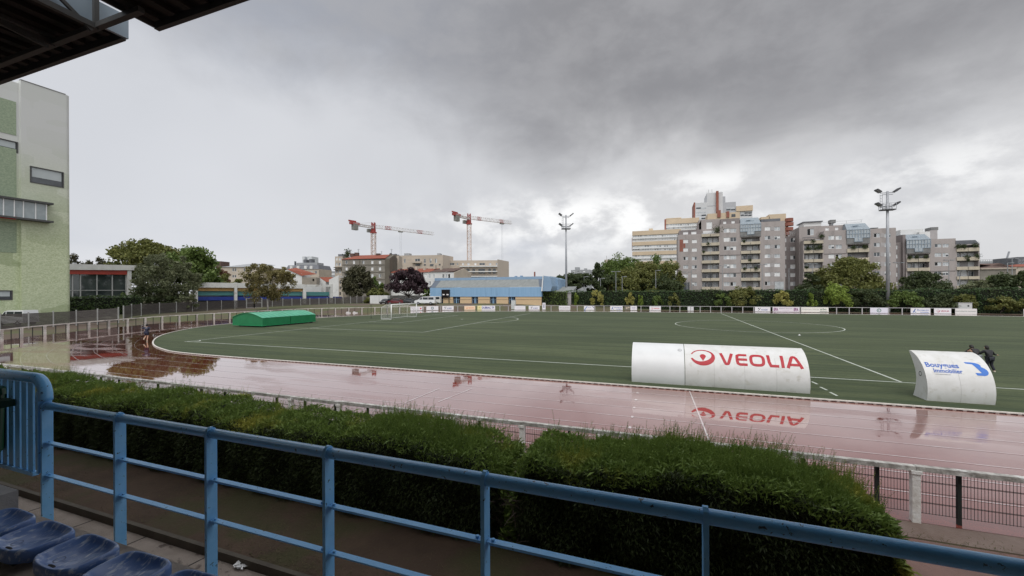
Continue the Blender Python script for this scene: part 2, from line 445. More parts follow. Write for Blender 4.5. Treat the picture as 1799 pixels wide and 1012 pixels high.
# start / exchange marks on the near straight
for px, y0 in ((1212, 684),):
    a0 = onz(1212, 690).x; a1 = onz(1236, 768).x
    seg(ln, (a0, 20.0, 0), (a1+.2, 10.6, 0), .05, .021)
a1 = onz(770, 707); a2 = onz(830, 683); seg(ln, (a1.x, a1.y, 0), (a2.x, a2.y, 0), .05, .021)
a1 = onz(755, 714); a2 = onz(806, 686); seg(ln, (a1.x-1.2, a1.y, 0), (a2.x-1., a2.y, 0), .05, .021)
for k in range(1, 8):
    ln.box(onz(1118, 700).x-.04, 20.09-1.21*k-.11, .0185, onz(1118, 700).x+.04, 20.09-1.21*k+.11, .0225)
struct(up_normals(ln.build('lane_markings', M['lane_white'])))

# pitch lines
pl = MB(); W = .115; zl = .034
def pseg(u0, v0, u1, v1, w=W): seg(pl, P(u0, v0), P(u1, v1), w, zl)
C0 = onz(337, 601.5); c0 = (C0.x+41.33, C0.y-25.39)
pseg(-.3, -.25, 110, -.25); pseg(0, -.25, 0, 62)
pseg(0, 13.84, 16.5, 13.84); pseg(16.5, 13.84, 16.5, 53.4)
pseg(0, 24.84, 5.5, 24.84); pseg(5.5, 24.84, 5.5, 43); pseg(0, 43, 5.5, 43)
pseg(52.4, -.25, 52.4, 62.6)
cu = 52.4
ribbon(pl, [P(cu+9.15*math.cos(t), 34+9.15*math.sin(t)) for t in np.linspace(0, 2*math.pi, 90)], W, zl+.002)
th = math.acos(5.5/9.15)
ribbon(pl, [P(11+9.15*math.cos(t), 34+9.15*math.sin(t)) for t in np.linspace(-th, th, 30)], W, zl+.002)
ribbon(pl, [P(11+.14*math.cos(t), 34+.14*math.sin(t)) for t in np.linspace(0, 6.3, 12)], .18, zl+.002)
ribbon(pl, [P(cu+.12*math.cos(t), 34+.12*math.sin(t)) for t in np.linspace(0, 6.3, 12)], .18, zl+.002)
ribbon(pl, [P(math.cos(t), -.25+math.sin(t)) for t in np.linspace(0, 1.57, 10)], .1, zl+.002)
pseg(88.4, 51.8, 92, 51.8)
for (x0, y0), (x1, y1) in (((1426, 670.5), (1436, 675)), ((1441, 680), (1453, 685.5)), ((1458, 689), (1471, 695.5))):
    a, b = onz(x0, y0, .03), onz(x1, y1, .03); seg(pl, (a.x, a.y, 0), (b.x, b.y, 0), .10, zl)
struct(up_normals(pl.build('pitch_markings', M['line_white'])))

# raised ground outside the track on the left and behind the far left
fpts = np.array([(p.x, p.y) for p in FENCE])
def bank_z(x, y):
    inside = False
    d = np.sqrt(((fpts-np.array((x, y)))**2).sum(1)); i = int(d.argmin()); dist = d[i]
    t = fpts[min(i+1, len(fpts)-1)]-fpts[max(i-1, 0)]; n = np.array((-t[1], t[0]))
    side = np.dot(np.array((x, y))-fpts[i], n)
    if side > 0: dist = -dist
    return dist
samp = bank_z(-10, 60)
SGN = 1 if samp < 0 else -1
def plateau(x, y):
    v = y-25.39
    def ss(a, b, t): t = min(max((t-a)/(b-a), 0), 1); return t*t*(3-2*t)
    z = .60*ss(6, 24, v)+.75*ss(40, 64, v)
    return z*(1-ss(-22, 8, x)) if v > 40 else z
gb = MB(); nx, ny = 90, 84
xs = np.linspace(-190, 30, nx); ys = np.linspace(8, 190, ny)
vs = []
for y in ys:
    for x in xs:
        dd = bank_z(x, y)*SGN
        t = min(max((dd-.9)/6.5, 0), 1)
        z = -.12 if dd < .6 or y < 10.6 else .004+plateau(x, y)*(t*t*(3-2*t))
        vs.append((x, y, z))
fs = [(j*nx+i, j*nx+i+1, (j+1)*nx+i+1, (j+1)*nx+i) for j in range(ny-1) for i in range(nx-1)]
gb.add(vs, fs)
struct(gb.build('grass_bank', pm('bank grass', (.070, .085, .032), (.10, .095, .045), .35, .9, bump=.6, bscale=6, col3=(.10, .072, .055), c3=(.48, .58), s3=.10), smooth=True))
g = MB(); g.quad((-10, 97.6, .006), (90, 97.6, .006), (90, 104, .006), (-10, 104, .006)); struct(g.build('far_verge', pm('far verge', (.15, .09, .075), (.10, .10, .055), .5, .9)))
# grey access path climbing on the left, and the yard in front of the parked vans
# ------------------------------------------------------------------ grandstand: roof, terrace, railing, seats
M['dark_steel'] = pm('dark painted steel', (.055, .057, .058), (.075, .074, .072), 3, .6)
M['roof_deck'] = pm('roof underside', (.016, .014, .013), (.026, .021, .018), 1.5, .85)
M['roof_panel'] = pm('translucent roof panel', (.26, .33, .40), (.30, .37, .43), 2, .4)
M['concrete'] = pm('terrace concrete', (.38, .32, .27), (.48, .42, .36), 5, .8, bump=.4, bscale=40, col3=(.12, .095, .08), c3=(.5, .68), s3=2.2)
M['concrete_grey'] = pm('grey concrete', (.30, .30, .31), (.38, .375, .38), 6, .8, bump=.3, bscale=50)
M['blue_rail'] = pm('blue rail paint', (.15, .45, .84), (.20, .51, .88), 9, .30, bump=.15, bscale=120, coat=.3, col3=(.03, .05, .085), c3=(.63, .66), s3=30., spec=.5)
M['blue_post'] = pm('blue post paint', (.19, .50, .88), (.25, .56, .92), 8, .4, bump=.1, bscale=90, col3=(.06, .10, .15), c3=(.65, .68), s3=30.)

# roof: two slabs with an open joint, carried by steel trusses
roof = thing('grandstand_roof', 'dark steel grandstand roof jutting into the top left corner of the picture', 'roof', (0, 0, 8))
def deck(name, a0, a1, z0, th):
    mb = MB(); mb.box(a0, -5.5, z0+.02, a1, 3.46, z0+th)
    n = int((a1-a0)/.3)
    for i in range(n): x = a0+(i+.5)*(a1-a0)/n; mb.box(x-.06, -5.4, z0-.05, x+.06, 3.40, z0+.018)
    mb.build(name, M['roof_deck'], roof)
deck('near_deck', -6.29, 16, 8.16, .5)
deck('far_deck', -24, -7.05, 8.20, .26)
mb = MB(); mb.box(-6.33, 3.47, 8.09, 16, 3.53, 8.66); mb.box(-6.33, -5.5, 8.10, -6.295, 3.465, 8.6); mb.build('fascia', M['dark_steel'], roof)
mb = MB(); mb.box(-24, 3.47, 8.12, -7.06, 3.53, 8.44); mb.build('gutter', M['dark_steel'], roof)
mb = MB(); mb.box(-7.045, -5.5, 8.135, -7.0, 3.53, 8.45); mb.build('end_panel', M['roof_panel'], roof)
for a in (-6.92, -7.96, -11.5, -15.5, -2.0, 3.0, 8.0):
    mb = MB(); zb = 7.98; zt = 8.75 if a in (-6.92,) else 8.14
    if a > -6: zb, zt = 7.55, 8.12; 
    mb.bar((a, -5.5, zb+.25), (a, 3.16, zb+.07), .06, .07); 
    if a > -6: mb.build('truss', M['dark_steel'], roof); continue
    mb.bar((a, -5.5, zt), (a, 3.16, zt), .06, .05)
    mb.bar((a, 3.14, zb+.05), (a, 3.14, zt+.02), .05)
    ys = [3.1-1.05*k for k in range(9)]
    for k in range(8):
        z0 = zb+.25*(3.16-ys[k])/8.6; z1 = zb+.25*(3.16-ys[k+1])/8.6
        mb.bar((a, ys[k], z0), (a, ys[k+1], zt), .035, .04); 
        mb.bar((a, ys[k+1], z1), (a, ys[k+1], zt), .04)
    mb.build('truss', M['dark_steel'], roof)
mb = MB(); mb.box(-24, 3.12, 8.03, -6.0, 3.19, 8.095); mb.build('edge_beam', M['dark_steel'], roof)

ter = MB()
ter.box(-26, -5.5, 2.6, 14, 1.62, 2.93); ter.box(-26, 1.2, -.3, 14, 1.617, 2.595)
st = struct(ter.build('terrace', M['concrete'])); 
wall = MB(); wall.box(-26, -5.9, -.3, 14, -5.5, 8.6); wall.box(-26.3, -5.9, -.3, -26, 3.0, 8.4); wall.box(14, -5.9, -.3, 14.3, 1.6, 8.4)
tag(wall.build('stand_wall', pm('pale stand wall', (.55, .55, .54), (.48, .48, .47), 1, .8)), 'pale unseen rear and end walls of the covered grandstand', 'wall')  # out of view; blocks light, and its pale colour bounces light under the roof
tiers = MB()
for k in range(4): tiers.box(-26, -5.49, 2.931+.0, 14, -1.2-k*1.05, 2.93+.38*(k+1)) if k == 0 else tiers.box(-26, -5.48+.01*k, 2.93+.38*k, 14, -1.2-k*1.05, 2.93+.38*(k+1))
struct(tiers.build('tiers', M['concrete']))
# step block at the left
sb = MB(); sb.box(-9.5, .7, 2.934, -4.54, 1.60, 3.09); tag(sb.build('step_block', M['concrete_grey']), 'grey concrete step block beside the blue seats at the left edge', 'step')

# ground at the foot of the stand: kerb, gutter, paving
pv = MB(); pv.quad((-40, 1.4, -.16), (60, 1.4, -.16), (60, 4.55, -.16), (-40, 4.55, -.16))
struct(pv.build('paving', pm('stained paving', (.13, .085, .068), (.19, .135, .11), 1.8, .75, bump=.5, bscale=40, col3=(.055, .04, .035), c3=(.5, .62), s3=1.1)))
gt = MB(); gt.box(-40, 4.56, -.30, 60, 4.93, -.125)
struct(gt.build('gutter_paving', pm('gutter slabs', (.20, .165, .14), (.26, .22, .19), 2.5, .75, bump=.5, bscale=40, col3=(.08, .06, .05), c3=(.6, .66), s3=3.)))
gk = MB(); gk.box(-40, 4.94, -.3, 60, 5.02, .018)
struct(gk.build('kerb_stones', pm('dark kerb', (.06, .05, .04), (.09, .078, .06), 2, .8)))
js = MB()
for a in np.arange(-30, 10, 1.72):
    js.bar((a, 4.565, -.122), (a+.05, 4.925, -.122), .02, .006)
    js.bar((a+.1, 3.3, -.157), (a, 4.54, -.157), .018, .006)
struct(js.build('paving_joints', pm('joint', (.03, .025, .022))))
lit = MB(); q = onz(425, 996, -.11)
for i in range(9):
    t = random.random()*6; c = Vector((q.x+random.uniform(-.09, .09), q.y+random.uniform(-.05, .05), -.10+random.uniform(0, .05)))
    lit.quad(c+Vector((math.cos(t)*.07, math.sin(t)*.06, .01)), c+Vector((-.03, .04, .04)), c+Vector((-math.cos(t)*.06, -math.sin(t)*.05, 0)), c+Vector((.03, -.05, .02)))
tag(lit.build('crumpled_paper', pm('paper', (.75, .75, .75)), origin=(q.x, q.y, -.12), recalc=False), 'crumpled white paper lying in the gutter below the railing', 'litter')

# blue railing
RD, RZ = 1.95, 3.585
rail = thing('blue_railing', 'chipped pale blue metal railing running across the foreground in front of the hedge', 'railing', (0, RD, 2.5))
AR0, SP = .0926*RD, .5365*RD
posts = [AR0-SP*k for k in range(-3, 6)]
for a in posts:
    mb = MB(); mb.box(a-.011, RD-.036, 1.9, a+.011, RD+.036, RZ-.02)
    n = 8; pr = [(a-.011, RD+.040*math.cos(t), RZ-.02+.065*math.sin(t)) for t in np.linspace(0, math.pi, n)]
    mb.prism(pr, (.022, 0, 0)); mb.build('post', M['blue_post'], rail)
mb = MB(); mb.tube([(-5.12, RD, RZ-.0), (6.5, RD, RZ)], .033, 16); 
tr = mb.build('top_rail', M['blue_rail'], rail, smooth=True)
for dz in (-.315, -.60):
    mb = MB()
    for i in range(len(posts)-1):
        a0, a1 = posts[i+1]+.015, posts[i]-.015
        mb.box(a0, RD-.020, RZ+dz-.004, a1, RD+.020, RZ+dz); mb.box(a0, RD+.016, RZ+dz-.038, a1, RD+.020, RZ+dz-.0045)
        for e in (a0+.03, a1-.03): mb.tube([(e, RD, RZ+dz), (e, RD, RZ+dz+.012)], .010, 6)
    mb.build('mid_rail', M['blue_post'], rail)

# slatted gate with the bent handrail
gate = thing('slatted_gate', 'pale blue slatted metal panel under a bent tubular handrail at the left edge', 'gate', (-6.2, RD, 2.9))
k = 0; a = -5.30
while a > -8.5:
    mb = MB(); mb.box(a-.040, RD-.008, 2.98, a+.040, RD+.008, 3.765); mb.build('slat', M['blue_post'], gate); a -= .112
mb = MB(); mb.box(-5.105, RD-.045, 3.0, -5.08, RD+.045, 3.70); mb.prism([(-5.105, RD+.045*math.cos(t), 3.70+.07*math.sin(t)) for t in np.linspace(0, math.pi, 8)], (.025, 0, 0))
mb.build('end_post', M['blue_post'], gate)
arc = [(-8.8, RD, 3.815), (-5.22, RD, 3.815)]+[(-5.22+.155*math.sin(t), RD, 3.655+.16*math.cos(t)) for t in np.linspace(.2, math.pi/2, 8)]+[(-5.065, RD, 3.63)]
mb = MB(); mb.tube(arc, .045, 14); mb.build('handrail', M['blue_rail'], gate, smooth=True)
mb = MB(); mb.box(-8.6, RD-.02, 2.945, -5.235, RD+.02, 2.978); mb.build('bottom_rail', M['blue_post'], gate)
# green litter bin
gm = pm('bin green', (.012, .085, .035), (.018, .11, .045), 6, .4)
bn_ = thing('litter_bin', 'dark green litter bin fixed to the blue slatted panel at the left edge', 'bin', (-5.55, 1.72, 3.1))
mb = MB(); mb.tube([(-5.80, 1.80, 3.10), (-5.80, 1.80, 3.13), (-5.80, 1.80, 3.64)], [.13, .15, .16], 20); mb.build('body', gm, bn_, smooth=False)
mb = MB(); mb.tube([(-5.80, 1.80, 3.55), (-5.80, 1.80, 3.60)], .172, 20); mb.box(-5.68, 1.76, 3.545, -5.52, 1.93, 3.605); mb.build('band', pm('bin band', (.008, .04, .02)), bn_)
mb = MB(); mb.tube([(-5.80, 1.80, 3.64), (-5.80, 1.80, 3.70), (-5.80, 1.80, 3.71)], [.17, .165, .12], 20); mb.build('lid', gm, bn_)

# seats
def seat_mesh():
    n, rings = 40, [(.0, .0), (.25, .0), (.5, .003), (.68, .008), (.78, .017), (.86, .031), (.92, .036), (.97, .034), (1.0, .022), (1.0, -.03), (.96, -.045)]
    vs = []; fs = []
    for r, z in rings[1:]:
        for k in range(n):
            t = 2*math.pi*k/n; c, s = math.cos(t), math.sin(t); e = .42 if s > 0 else .72
            x = .200*math.copysign(abs(c)**e, c)*r; y = .145*math.copysign(abs(s)**e, s)*r
            dz = -.012*math.exp(-((x/.1)**2+((y-.02)/.09)**2)*1.2)
            vs.append((x, y, z+(dz if r < .8 else 0)+(.008 if y < -.08 else 0)*r))
    for i in range(len(rings)-2):
        for k in range(n): k2 = (k+1) % n; fs.append((i*n+k, i*n+k2, (i+1)*n+k2, (i+1)*n+k))
    vs.append((0, 0, -.012)); c0 = len(vs)-1
    for k in range(n): fs.append((k, (k+1) % n, c0))
    return vs, fs
M['seat'] = pm('faded blue plastic', (.075, .16, .42), (.13, .23, .50), 7, .35, bump=.1, bscale=30, coat=.35, col3=(.48, .56, .70), c3=(.54, .66), s3=24., detail=8, stretch=(1.6, .55, 1))
sv, sf = seat_mesh()
proto = thing('stadium_seat', '', 'seat', (0, 0, 0), 'blue seats on the terrace')
mb = MB(); mb.add(sv, sf); mb.build('shell', M['seat'], proto, smooth=True)
mb = MB(); n = 14; mb.add([(.035*math.cos(6.283*k/n), -.098+.010*math.sin(6.283*k/n), .0165+.001*math.cos(6.283*k/n*2)) for k in range(n)], [tuple(range(n))])
mb.build('drain_hole', pm('hole black', (.003, .003, .004)), proto)
mb = MB(); n = 20
for k in range(n):
    t0, t1 = 6.283*k/n, 6.283*(k+1)/n; c = (-.06, -.045)
    mb.quad((c[0]+.024*math.cos(t0), c[1]+.024*math.sin(t0), .004), (c[0]+.024*math.cos(t1), c[1]+.024*math.sin(t1), .004), (c[0]+.027*math.cos(t1), c[1]+.027*math.sin(t1), .004), (c[0]+.027*math.cos(t0), c[1]+.027*math.sin(t0), .004))
mb.build('moulded_ring', pm('ring', (.02, .04, .10)), proto, recalc=False)
mb = MB(); mb.box(-.05, .04, -.085, .05, .11, -.035); mb.box(-.05, -.10, -.085, .05, -.05, -.035); mb.build('bracket', M['dark_steel'], proto)
names = ['faded blue plastic seat farthest left, cut by the left edge of the picture', 'second faded blue seat from the left edge, beside the concrete step',
         'complete faded blue seat in the middle of the row, nearest the first railing post', 'faded blue seat second from the right, cut by the bottom edge',
         'rightmost blue seat, only its front edge showing at the bottom']
for i in range(5):
    o = proto if i == 0 else copy_tree(proto)
    o.location = (-3.235+.47*(i-2), 1.365, 3.012+.0); o.rotation_euler = (R(random.uniform(-2, 2)), R(random.uniform(-1.5, 1.5)), R(random.uniform(-3, 3))); o['label'] = names[i]

# ------------------------------------------------------------------ near perimeter fence
M['old_rail'] = pm('weathered concrete rail', (.52, .51, .48), (.20, .188, .17), 6, .75, bump=.6, bscale=30, col3=(.62, .62, .60), c3=(.55, .62), s3=2.2)
M['old_post'] = pm('flaking white post', (.86, .85, .82), (.62, .59, .55), 9, .75, bump=.6, bscale=30, col3=(.80, .80, .78), c3=(.5, .6), s3=4)
M['mesh_dark'] = pm('dark green wire', (.018, .024, .022))
FD = 10.22
nf = thing('trackside_fence', 'weathered white concrete handrail with dark wire mesh panels between the hedge and the track', 'fence', (0, FD, 0))
mb = MB()
for k in range(-4, 30):
    a0, a1 = 4.69-2.035*k, 4.69-2.035*(k-1)
    dz = random.uniform(-.008, .008)
    mb.box(a0+.004, FD-.06, 1.015+dz, a1-.004, FD+.06, 1.105+dz+random.uniform(-.004, .004))
mb.build('handrail', M['old_rail'], nf)
for k in range(-2, 24):
    a = 4.69-2.035*k; mb = MB(); mb.box(a-.065, FD-.06, -.05, a+.065, FD+.06, .96); mb.box(a-.085, FD-.082, .96, a+.085, FD+.082, 1.02)
    mb.build('concrete_post', M['old_post'], nf)
for k in range(-2, 36):
    a = 5.41-1.27*k; mb = MB(); mb.box(a-.03, FD+.09, -.05, a+.03, FD+.15, .99); mb.build('metal_post', M['mesh_dark'], nf)
mb = MB()
for i in range(25):
    x = .05*i+.01; mb.box(x, -.003, .13, x+.006, .003, .98)
for z in (.14, .34, .355, .55, .75, .765, .96): mb.box(0, -.009, z, 1.24, -.0035, z+.008)
pn = mb.build('mesh_panel', M['mesh_dark'], nf, recalc=False)
pn.data.transform(Matrix.Translation((5.41+.015, -.13, 0)) @ Matrix.Translation((0, FD, 0))) if False else None
ORGN = ORG['trackside_fence']
base = pn.data
base.transform(Matrix.Translation(ORGN))      # panel mesh was built in its own frame
for k in range(-2, 28):
    o = pn if k == -2 else pn.copy()
    if k != -2: C.objects.link(o); o.parent = nf
    o.location = (5.41-1.27*(k+1)+.015, .125, 0)

# ------------------------------------------------------------------ curve and far perimeter fences
fr = resample(FENCE, 2.75)
i0 = min(range(len(fr)), key=lambda i: (fr[i]-P(-16, -7.5)).length)
i1 = min(range(len(fr)), key=lambda i: (fr[i]-P(-9, 60)).length)
i2 = min(range(len(fr)), key=lambda i: (fr[i]-P(92, 72)).length)
cf = thing('curve_fence', 'pale concrete handrail with striped posts and thin dark posts round the far left bend', 'fence', tuple(fr[i0]))
M['pale_post'] = pm('pale concrete', (.66, .64, .60), (.46, .44, .41), 2, .8, col3=(.34, .32, .30), c3=(.5, .6), s3=.5)
mb = MB()
for i in range(i0, i1):
    a, b = fr[i], fr[i+1]
    mb.bar((a.x, a.y, 1.02), (b.x, b.y, 1.02), .13, .10)
mb.build('handrail', M['pale_post'], cf)
for n_, i in enumerate(range(i0, i1)):
    a = fr[i]; mb = MB()
    for s in range(5): mb.box(a.x-.09, a.y-.09, .2*s, a.x+.09, a.y+.09, .2*s+.15); mb.box(a.x-.065, a.y-.065, .2*s+.151, a.x+.065, a.y+.065, .2*s+.199)
    mb.build('concrete_post', M['pale_post'], cf)
    if n_ < 60:
        c = fr[i].lerp(fr[i+1], .45); mb = MB(); mb.box(c.x-.028, c.y-.028, -.02, c.x+.028, c.y+.028, 1.0); mb.build('metal_post', M['mesh_dark'], cf)
        if n_ < 30: c = fr[i].lerp(fr[i+1], .95); mb = MB(); mb.box(c.x-.028, c.y-.12, -.02, c.x+.028, c.y-.064, 1.0); mb.build('metal_post', M['mesh_dark'], cf)
i1q = fr[i1]; fr = resample(FENCE, 2.05); i1 = min(range(len(fr)), key=lambda i: (fr[i]-i1q).length); i2 = min(range(len(fr)), key=lambda i: (fr[i]-P(92, 72)).length)
ff = thing('far_fence', 'low pale grey rail fence in front of the tall hedge across the pitch', 'fence', tuple(fr[i1]))
M['grey_tube'] = pm('grey tube', (.34, .35, .35), (.42, .42, .42), 1, .5)
mb = MB()
for i in range(i1, i2): a, b = fr[i], fr[i+1]; mb.bar((a.x, a.y, 1.06), (b.x, b.y, 1.06), .09, .09)
mb.build('rail', M['grey_tube'], ff)
for i in range(i1, i2+1):
    a = fr[i]; mb = MB(); mb.box(a.x-.07, a.y-.07, -.02, a.x+.07, a.y+.07, 1.02); mb.build('post', M['grey_tube'], ff)

# ------------------------------------------------------------------ advertising boards
def fence_at(px):
    """point of the fence path seen in picture column px, and its direction"""
    a, d, _ = ray(px, 545); best = None
    for p, q in zip(FENCE[:-1], FENCE[1:]):
        if p.y < 60: continue
        c0 = p.x*d-p.y*a; c1 = q.x*d-q.y*a
        if c0*c1 <= 0: t = c0/(c0-c1+1e-12); best = (p.lerp(q, t), (q-p).normalized())
    return best
TXT = {}
def txt(s, bold=0.):
    if (s, bold) not in TXT: TXT[(s, bold)] = text_geo(s, 1., bold)
    return TXT[(s, bold)]
def colm(c): return pm('print %.2f %.2f %.2f' % c, c, rough=.5)
def ring(n, r0, r1, cx, cy, t0=0, t1=2*math.pi, taper=None):
    vs = []; fs = []
    for k in range(n+1):
        t = t0+(t1-t0)*k/n; rr = r0 if taper is None else r1-(r1-r0)*taper(k/n)
        vs += [(cx+rr*math.cos(t), cy+rr*math.sin(t)), (cx+r1*math.cos(t), cy+r1*math.sin(t))]
    for k in range(n): fs.append((2*k, 2*k+1, 2*k+3, 2*k+2))
    return vs, fs
def rect(x0, y0, x1, y1): return [(x0, y0), (x1, y0), (x1, y1), (x0, y1)], [(0, 1, 2, 3)]
def place_text(s, x, y, w=None, h=None, bold=0.):
    vs, fs, tw, th_ = txt(s, bold); kx = (w/tw) if w else (h/th_); ky = (h/th_) if h else kx
    return [(x+a*kx, y+b*ky) for a, b in vs], fs
def drop(cx, cy, s):
    vs = [(cx+s*.62*math.cos(t)*(1 if math.sin(t) > -.2 else .75), cy+s*.75*math.sin(t)) for t in np.linspace(-.6, math.pi+.6, 14)]+[(cx, cy-s*1.5)]
    return vs, [tuple(range(len(vs)))]
def veolia(x, y, w, h):
    """ring with a drop, and the name, in a box w x h"""
    out = []; r = h*.5; cx, cy = x+r, y+h*.5
    out.append(ring(26, r*.62, r, cx, cy, R(200), R(200+330), lambda t: .35+.65*math.sin(math.pi*min(1, t*1.6)) if t < .62 else .35))
    out.append(drop(cx-r*.05, cy+.05*r, r*.30))
    out.append(place_text('VEOLIA', x+h*1.25, y+h*.22, w-h*1.25, h*.56, .02))
    return out
def board(px0, px1, zb, zt, bg, items, label, cat='banner', grp='advertising boards along the far fence'):
    p, t0 = fence_at(px0); q, t1 = fence_at(px1)
    ax = (q-p); Wd = ax.length; ax.normalize(); nrm = Vector((ax.y, -ax.x, 0))
    o = thing('advertising_board', label, cat, (p.x, p.y, 0), grp)
    c = (p+q)/2+nrm*.16; mb = MB()
    mb.obox((c.x, c.y, (zb+zt)/2), ax*Wd/2, nrm*.025, (0, 0, (zt-zb)/2)); mb.build('panel', bg if not isinstance(bg, tuple) else colm(bg), o)
    Hh = zt-zb
    lay = {}
    for it in items(Wd, Hh):
        (vs, fs), col = it; lay.setdefault(col, MB()).add([tuple(p+nrm*.192+ax*x+Vector((0, 0, zb+y))) for x, y in vs], fs)
    for col, m_ in lay.items(): m_.build('print', colm(col), o, recalc=False)
    return o
WHT = (.72, .73, .75)
navy, red_, dk = (.03, .05, .25), (.55, .03, .03), (.05, .06, .07)
def icade(W_, H_):
    return [(rect(W_*.20, H_*.55, W_*.26, H_*.80), dk), (rect(W_*.27, H_*.35, W_*.32, H_*.6), dk), (rect(W_*.20, H_*.2, W_*.25, H_*.32), dk), (rect(W_*.33, H_*.66, W_*.37, H_*.82), dk), (place_text('ICADE', W_*.42, H_*.24, W_*.40, H_*.34, .02), (.05, .09, .28))]
def emblem(col): return lambda W_, H_: [(ring(20, H_*.24, H_*.36, W_/2, H_/2), col), (place_text('E', W_/2-H_*.11, H_*.36, None, H_*.28, .02), col)]
def byg(W_, H_):
    return [(([(W_*.10, H_*.15), (W_*.15, H_*.15), (W_*.27, H_*.85), (W_*.22, H_*.85)], [(0, 1, 2, 3)]), (.02, .10, .35)), (([(W_*.17, H_*.30), (W_*.25, H_*.15), (W_*.30, H_*.15), (W_*.20, H_*.38)], [(0, 1, 2, 3)]), (.02, .10, .35)),
            (place_text('Bouygues', W_*.34, H_*.46, W_*.58, H_*.30, .01), (.03, .13, .45)), (place_text('Immobilier', W_*.50, H_*.12, W_*.44, H_*.24, .01), (.03, .13, .45))]
def veo(col): return lambda W_, H_: [(g_, col) for g_ in veolia(W_*.14, H_*.25, W_*.74, H_*.5)]
def one(s, x, y, w, h, col): return lambda W_, H_: [(place_text(s, W_*x, H_*y, W_*w, H_*h, .01), col)]
B = board
B(721, 742, .1, 1.02, WHT, lambda W_, H_: [(place_text('Equipement', W_*.08, H_*.55, W_*.62, H_*.22), dk), (place_text('de Terrains', W_*.20, H_*.22, W_*.50, H_*.2), dk), (([(W_*.80, H_*.25), (W_*.93, H_*.4), (W_*.88, H_*.8), (W_*.78, H_*.5)], [(0, 1, 2, 3)]), red_)], 'white board with two short dark lines and a red mark, behind the goal')
B(749, 770, .1, 1.06, WHT, emblem((.05, .12, .14)), 'small white board with a dark round emblem, in front of the parked white van')
B(777, 797, .1, 1.06, WHT, icade, 'white board lettered ICADE, left of the orange lettered board')
B(816, 835, .1, 1.02, (.80, .62, .44), veo((.65, .20, .06)), 'peach board with an orange ring and orange capitals')
B(839, 870, .08, 1.1, (.74, .75, .78), lambda W_, H_: [(rect(0, 0, W_*.24, H_), (.72, .68, .35)), (ring(12, H_*.05, H_*.16, W_*.12, H_*.5), (.55, .45, .02)), (place_text('DUBRAC TP', W_*.26, H_*.25, W_*.68, H_*.52, .03), navy)], 'yellow and white board lettered DUBRAC TP in dark blue')
B(904, 923, .1, 1.0, WHT, one('SPORTS', .2, .35, .6, .25, (.6, .58, .60)), 'plain white board with very faint lettering beside the rounded hedge')
B(929, 948, .1, 1.02, WHT, icade, 'white board lettered ICADE, right next to the tall narrow banner')
B(953, 958.5, .15, 1.75, WHT, lambda W_, H_: [(rect(W_*.3, H_*.25, W_*.65, H_*.7), (.25, .27, .35)), (rect(W_*.35, H_*.75, W_*.7, H_*.85), (.2, .2, .25))], 'tall narrow white banner standing higher than the other boards', 'banner')
B(982, 1002, .1, 1.0, WHT, one('MENUISERIE MODERNE', .06, .38, .88, .22, (.04, .05, .05)), 'white board with one line of small dark capitals, below the left light mast')
B(1026, 1044, .1, 1.0, WHT, lambda W_, H_: [(([(0, 0), (W_*.10, 0), (W_*.36, H_*.95), (W_*.28, H_*.95)], [(0, 1, 2, 3)]), (.10, .22, .50)), (([(W*1.0*0+W_*.80, H_*.95), (W_*.88, H_*.95), (W_, H_*.55), (W_, H_*.35)], [(0, 1, 2, 3)]), (.04, .06, .2)), (place_text('SATEL', W_*.38, H_*.55, W_*.32, H_*.2), (.10, .22, .50))], 'white board with slanting blue stripes, right of the left light mast')
B(1072, 1094, .1, 1.06, WHT, byg, 'white board with slanted blue emblem and blue lettering, left of the dark patterned board')
B(1097, 1107, .1, 1.04, (.16, .15, .12), lambda W_, H_: [(ring(10, .05, .2, W_*.4, H_*.5), (.5, .45, .35)), (rect(W_*.6, H_*.5, W_*.9, H_*.8), (.45, .4, .3))], 'small dark patterned board next to a white board with two blue lines')
B(1107.5, 1119, .1, 1.04, WHT, lambda W_, H_: [(place_text('SERVICES', W_*.2, H_*.52, W_*.6, H_*.18), navy), (place_text('FRANCE', W_*.3, H_*.25, W_*.4, H_*.16), navy)], 'narrow white board with two tiny blue lines beside a dark board')
B(1141, 1161, .08, 1.0, WHT, veo((.62, .06, .05)), 'white board with red capitals and ring, left of the two blank boards')
B(1208, 1213, .1, .98, (.60, .62, .62), lambda W_, H_: [], 'first of two small blank grey white boards side by side')
B(1213.6, 1218.5, .1, .98, (.60, .62, .62), lambda W_, H_: [], 'second of two small blank grey white boards side by side')
B(1326, 1353, .08, 1.02, WHT, icade, 'white board lettered ICADE, below the grey flats, left of the purple marked board')
pur = (.20, .06, .18)
B(1357, 1404, .08, 1.08, (.70, .67, .71), lambda W_, H_: [(place_text('EPA', W_*.04, H_*.15, W_*.17, H_*.66, .04), pur), (place_text('EPA', W_*.79, H_*.15, W_*.17, H_*.66, .04), pur), (place_text('RESEAUX ELECTRIC', W_*.25, H_*.58, W_*.50, H_*.24), (.3, .3, .34)), (place_text('01 43 99 43 67', W_*.38, H_*.2, W_*.25, H_*.12), (.45, .4, .45))], 'long white board with purple letters at both ends')
B(1407, 1455, .08, 1.06, (.74, .74, .68), lambda W_, H_: [(place_text('Espaces Verts', W_*.05, H_*.34, W_*.6, H_*.42), (.42, .45, .42)), (place_text('arbo.', W_*.70, H_*.42, W_*.24, H_*.40, .02), (.10, .20, .12)), (rect(W_*.68, H_*.12, W_*.96, H_*.22), (.10, .14, .12))], 'long cream board with pale grey script and a green word')
B(1528, 1559, .06, 1.04, (.68, .69, .76), emblem((.10, .22, .18)), 'white board with a green round emblem, at the foot of the right light mast')
B(1599, 1633, .06, 1.06, WHT, byg, 'white board with slanted blue emblem and blue lettering, right of the right light mast')
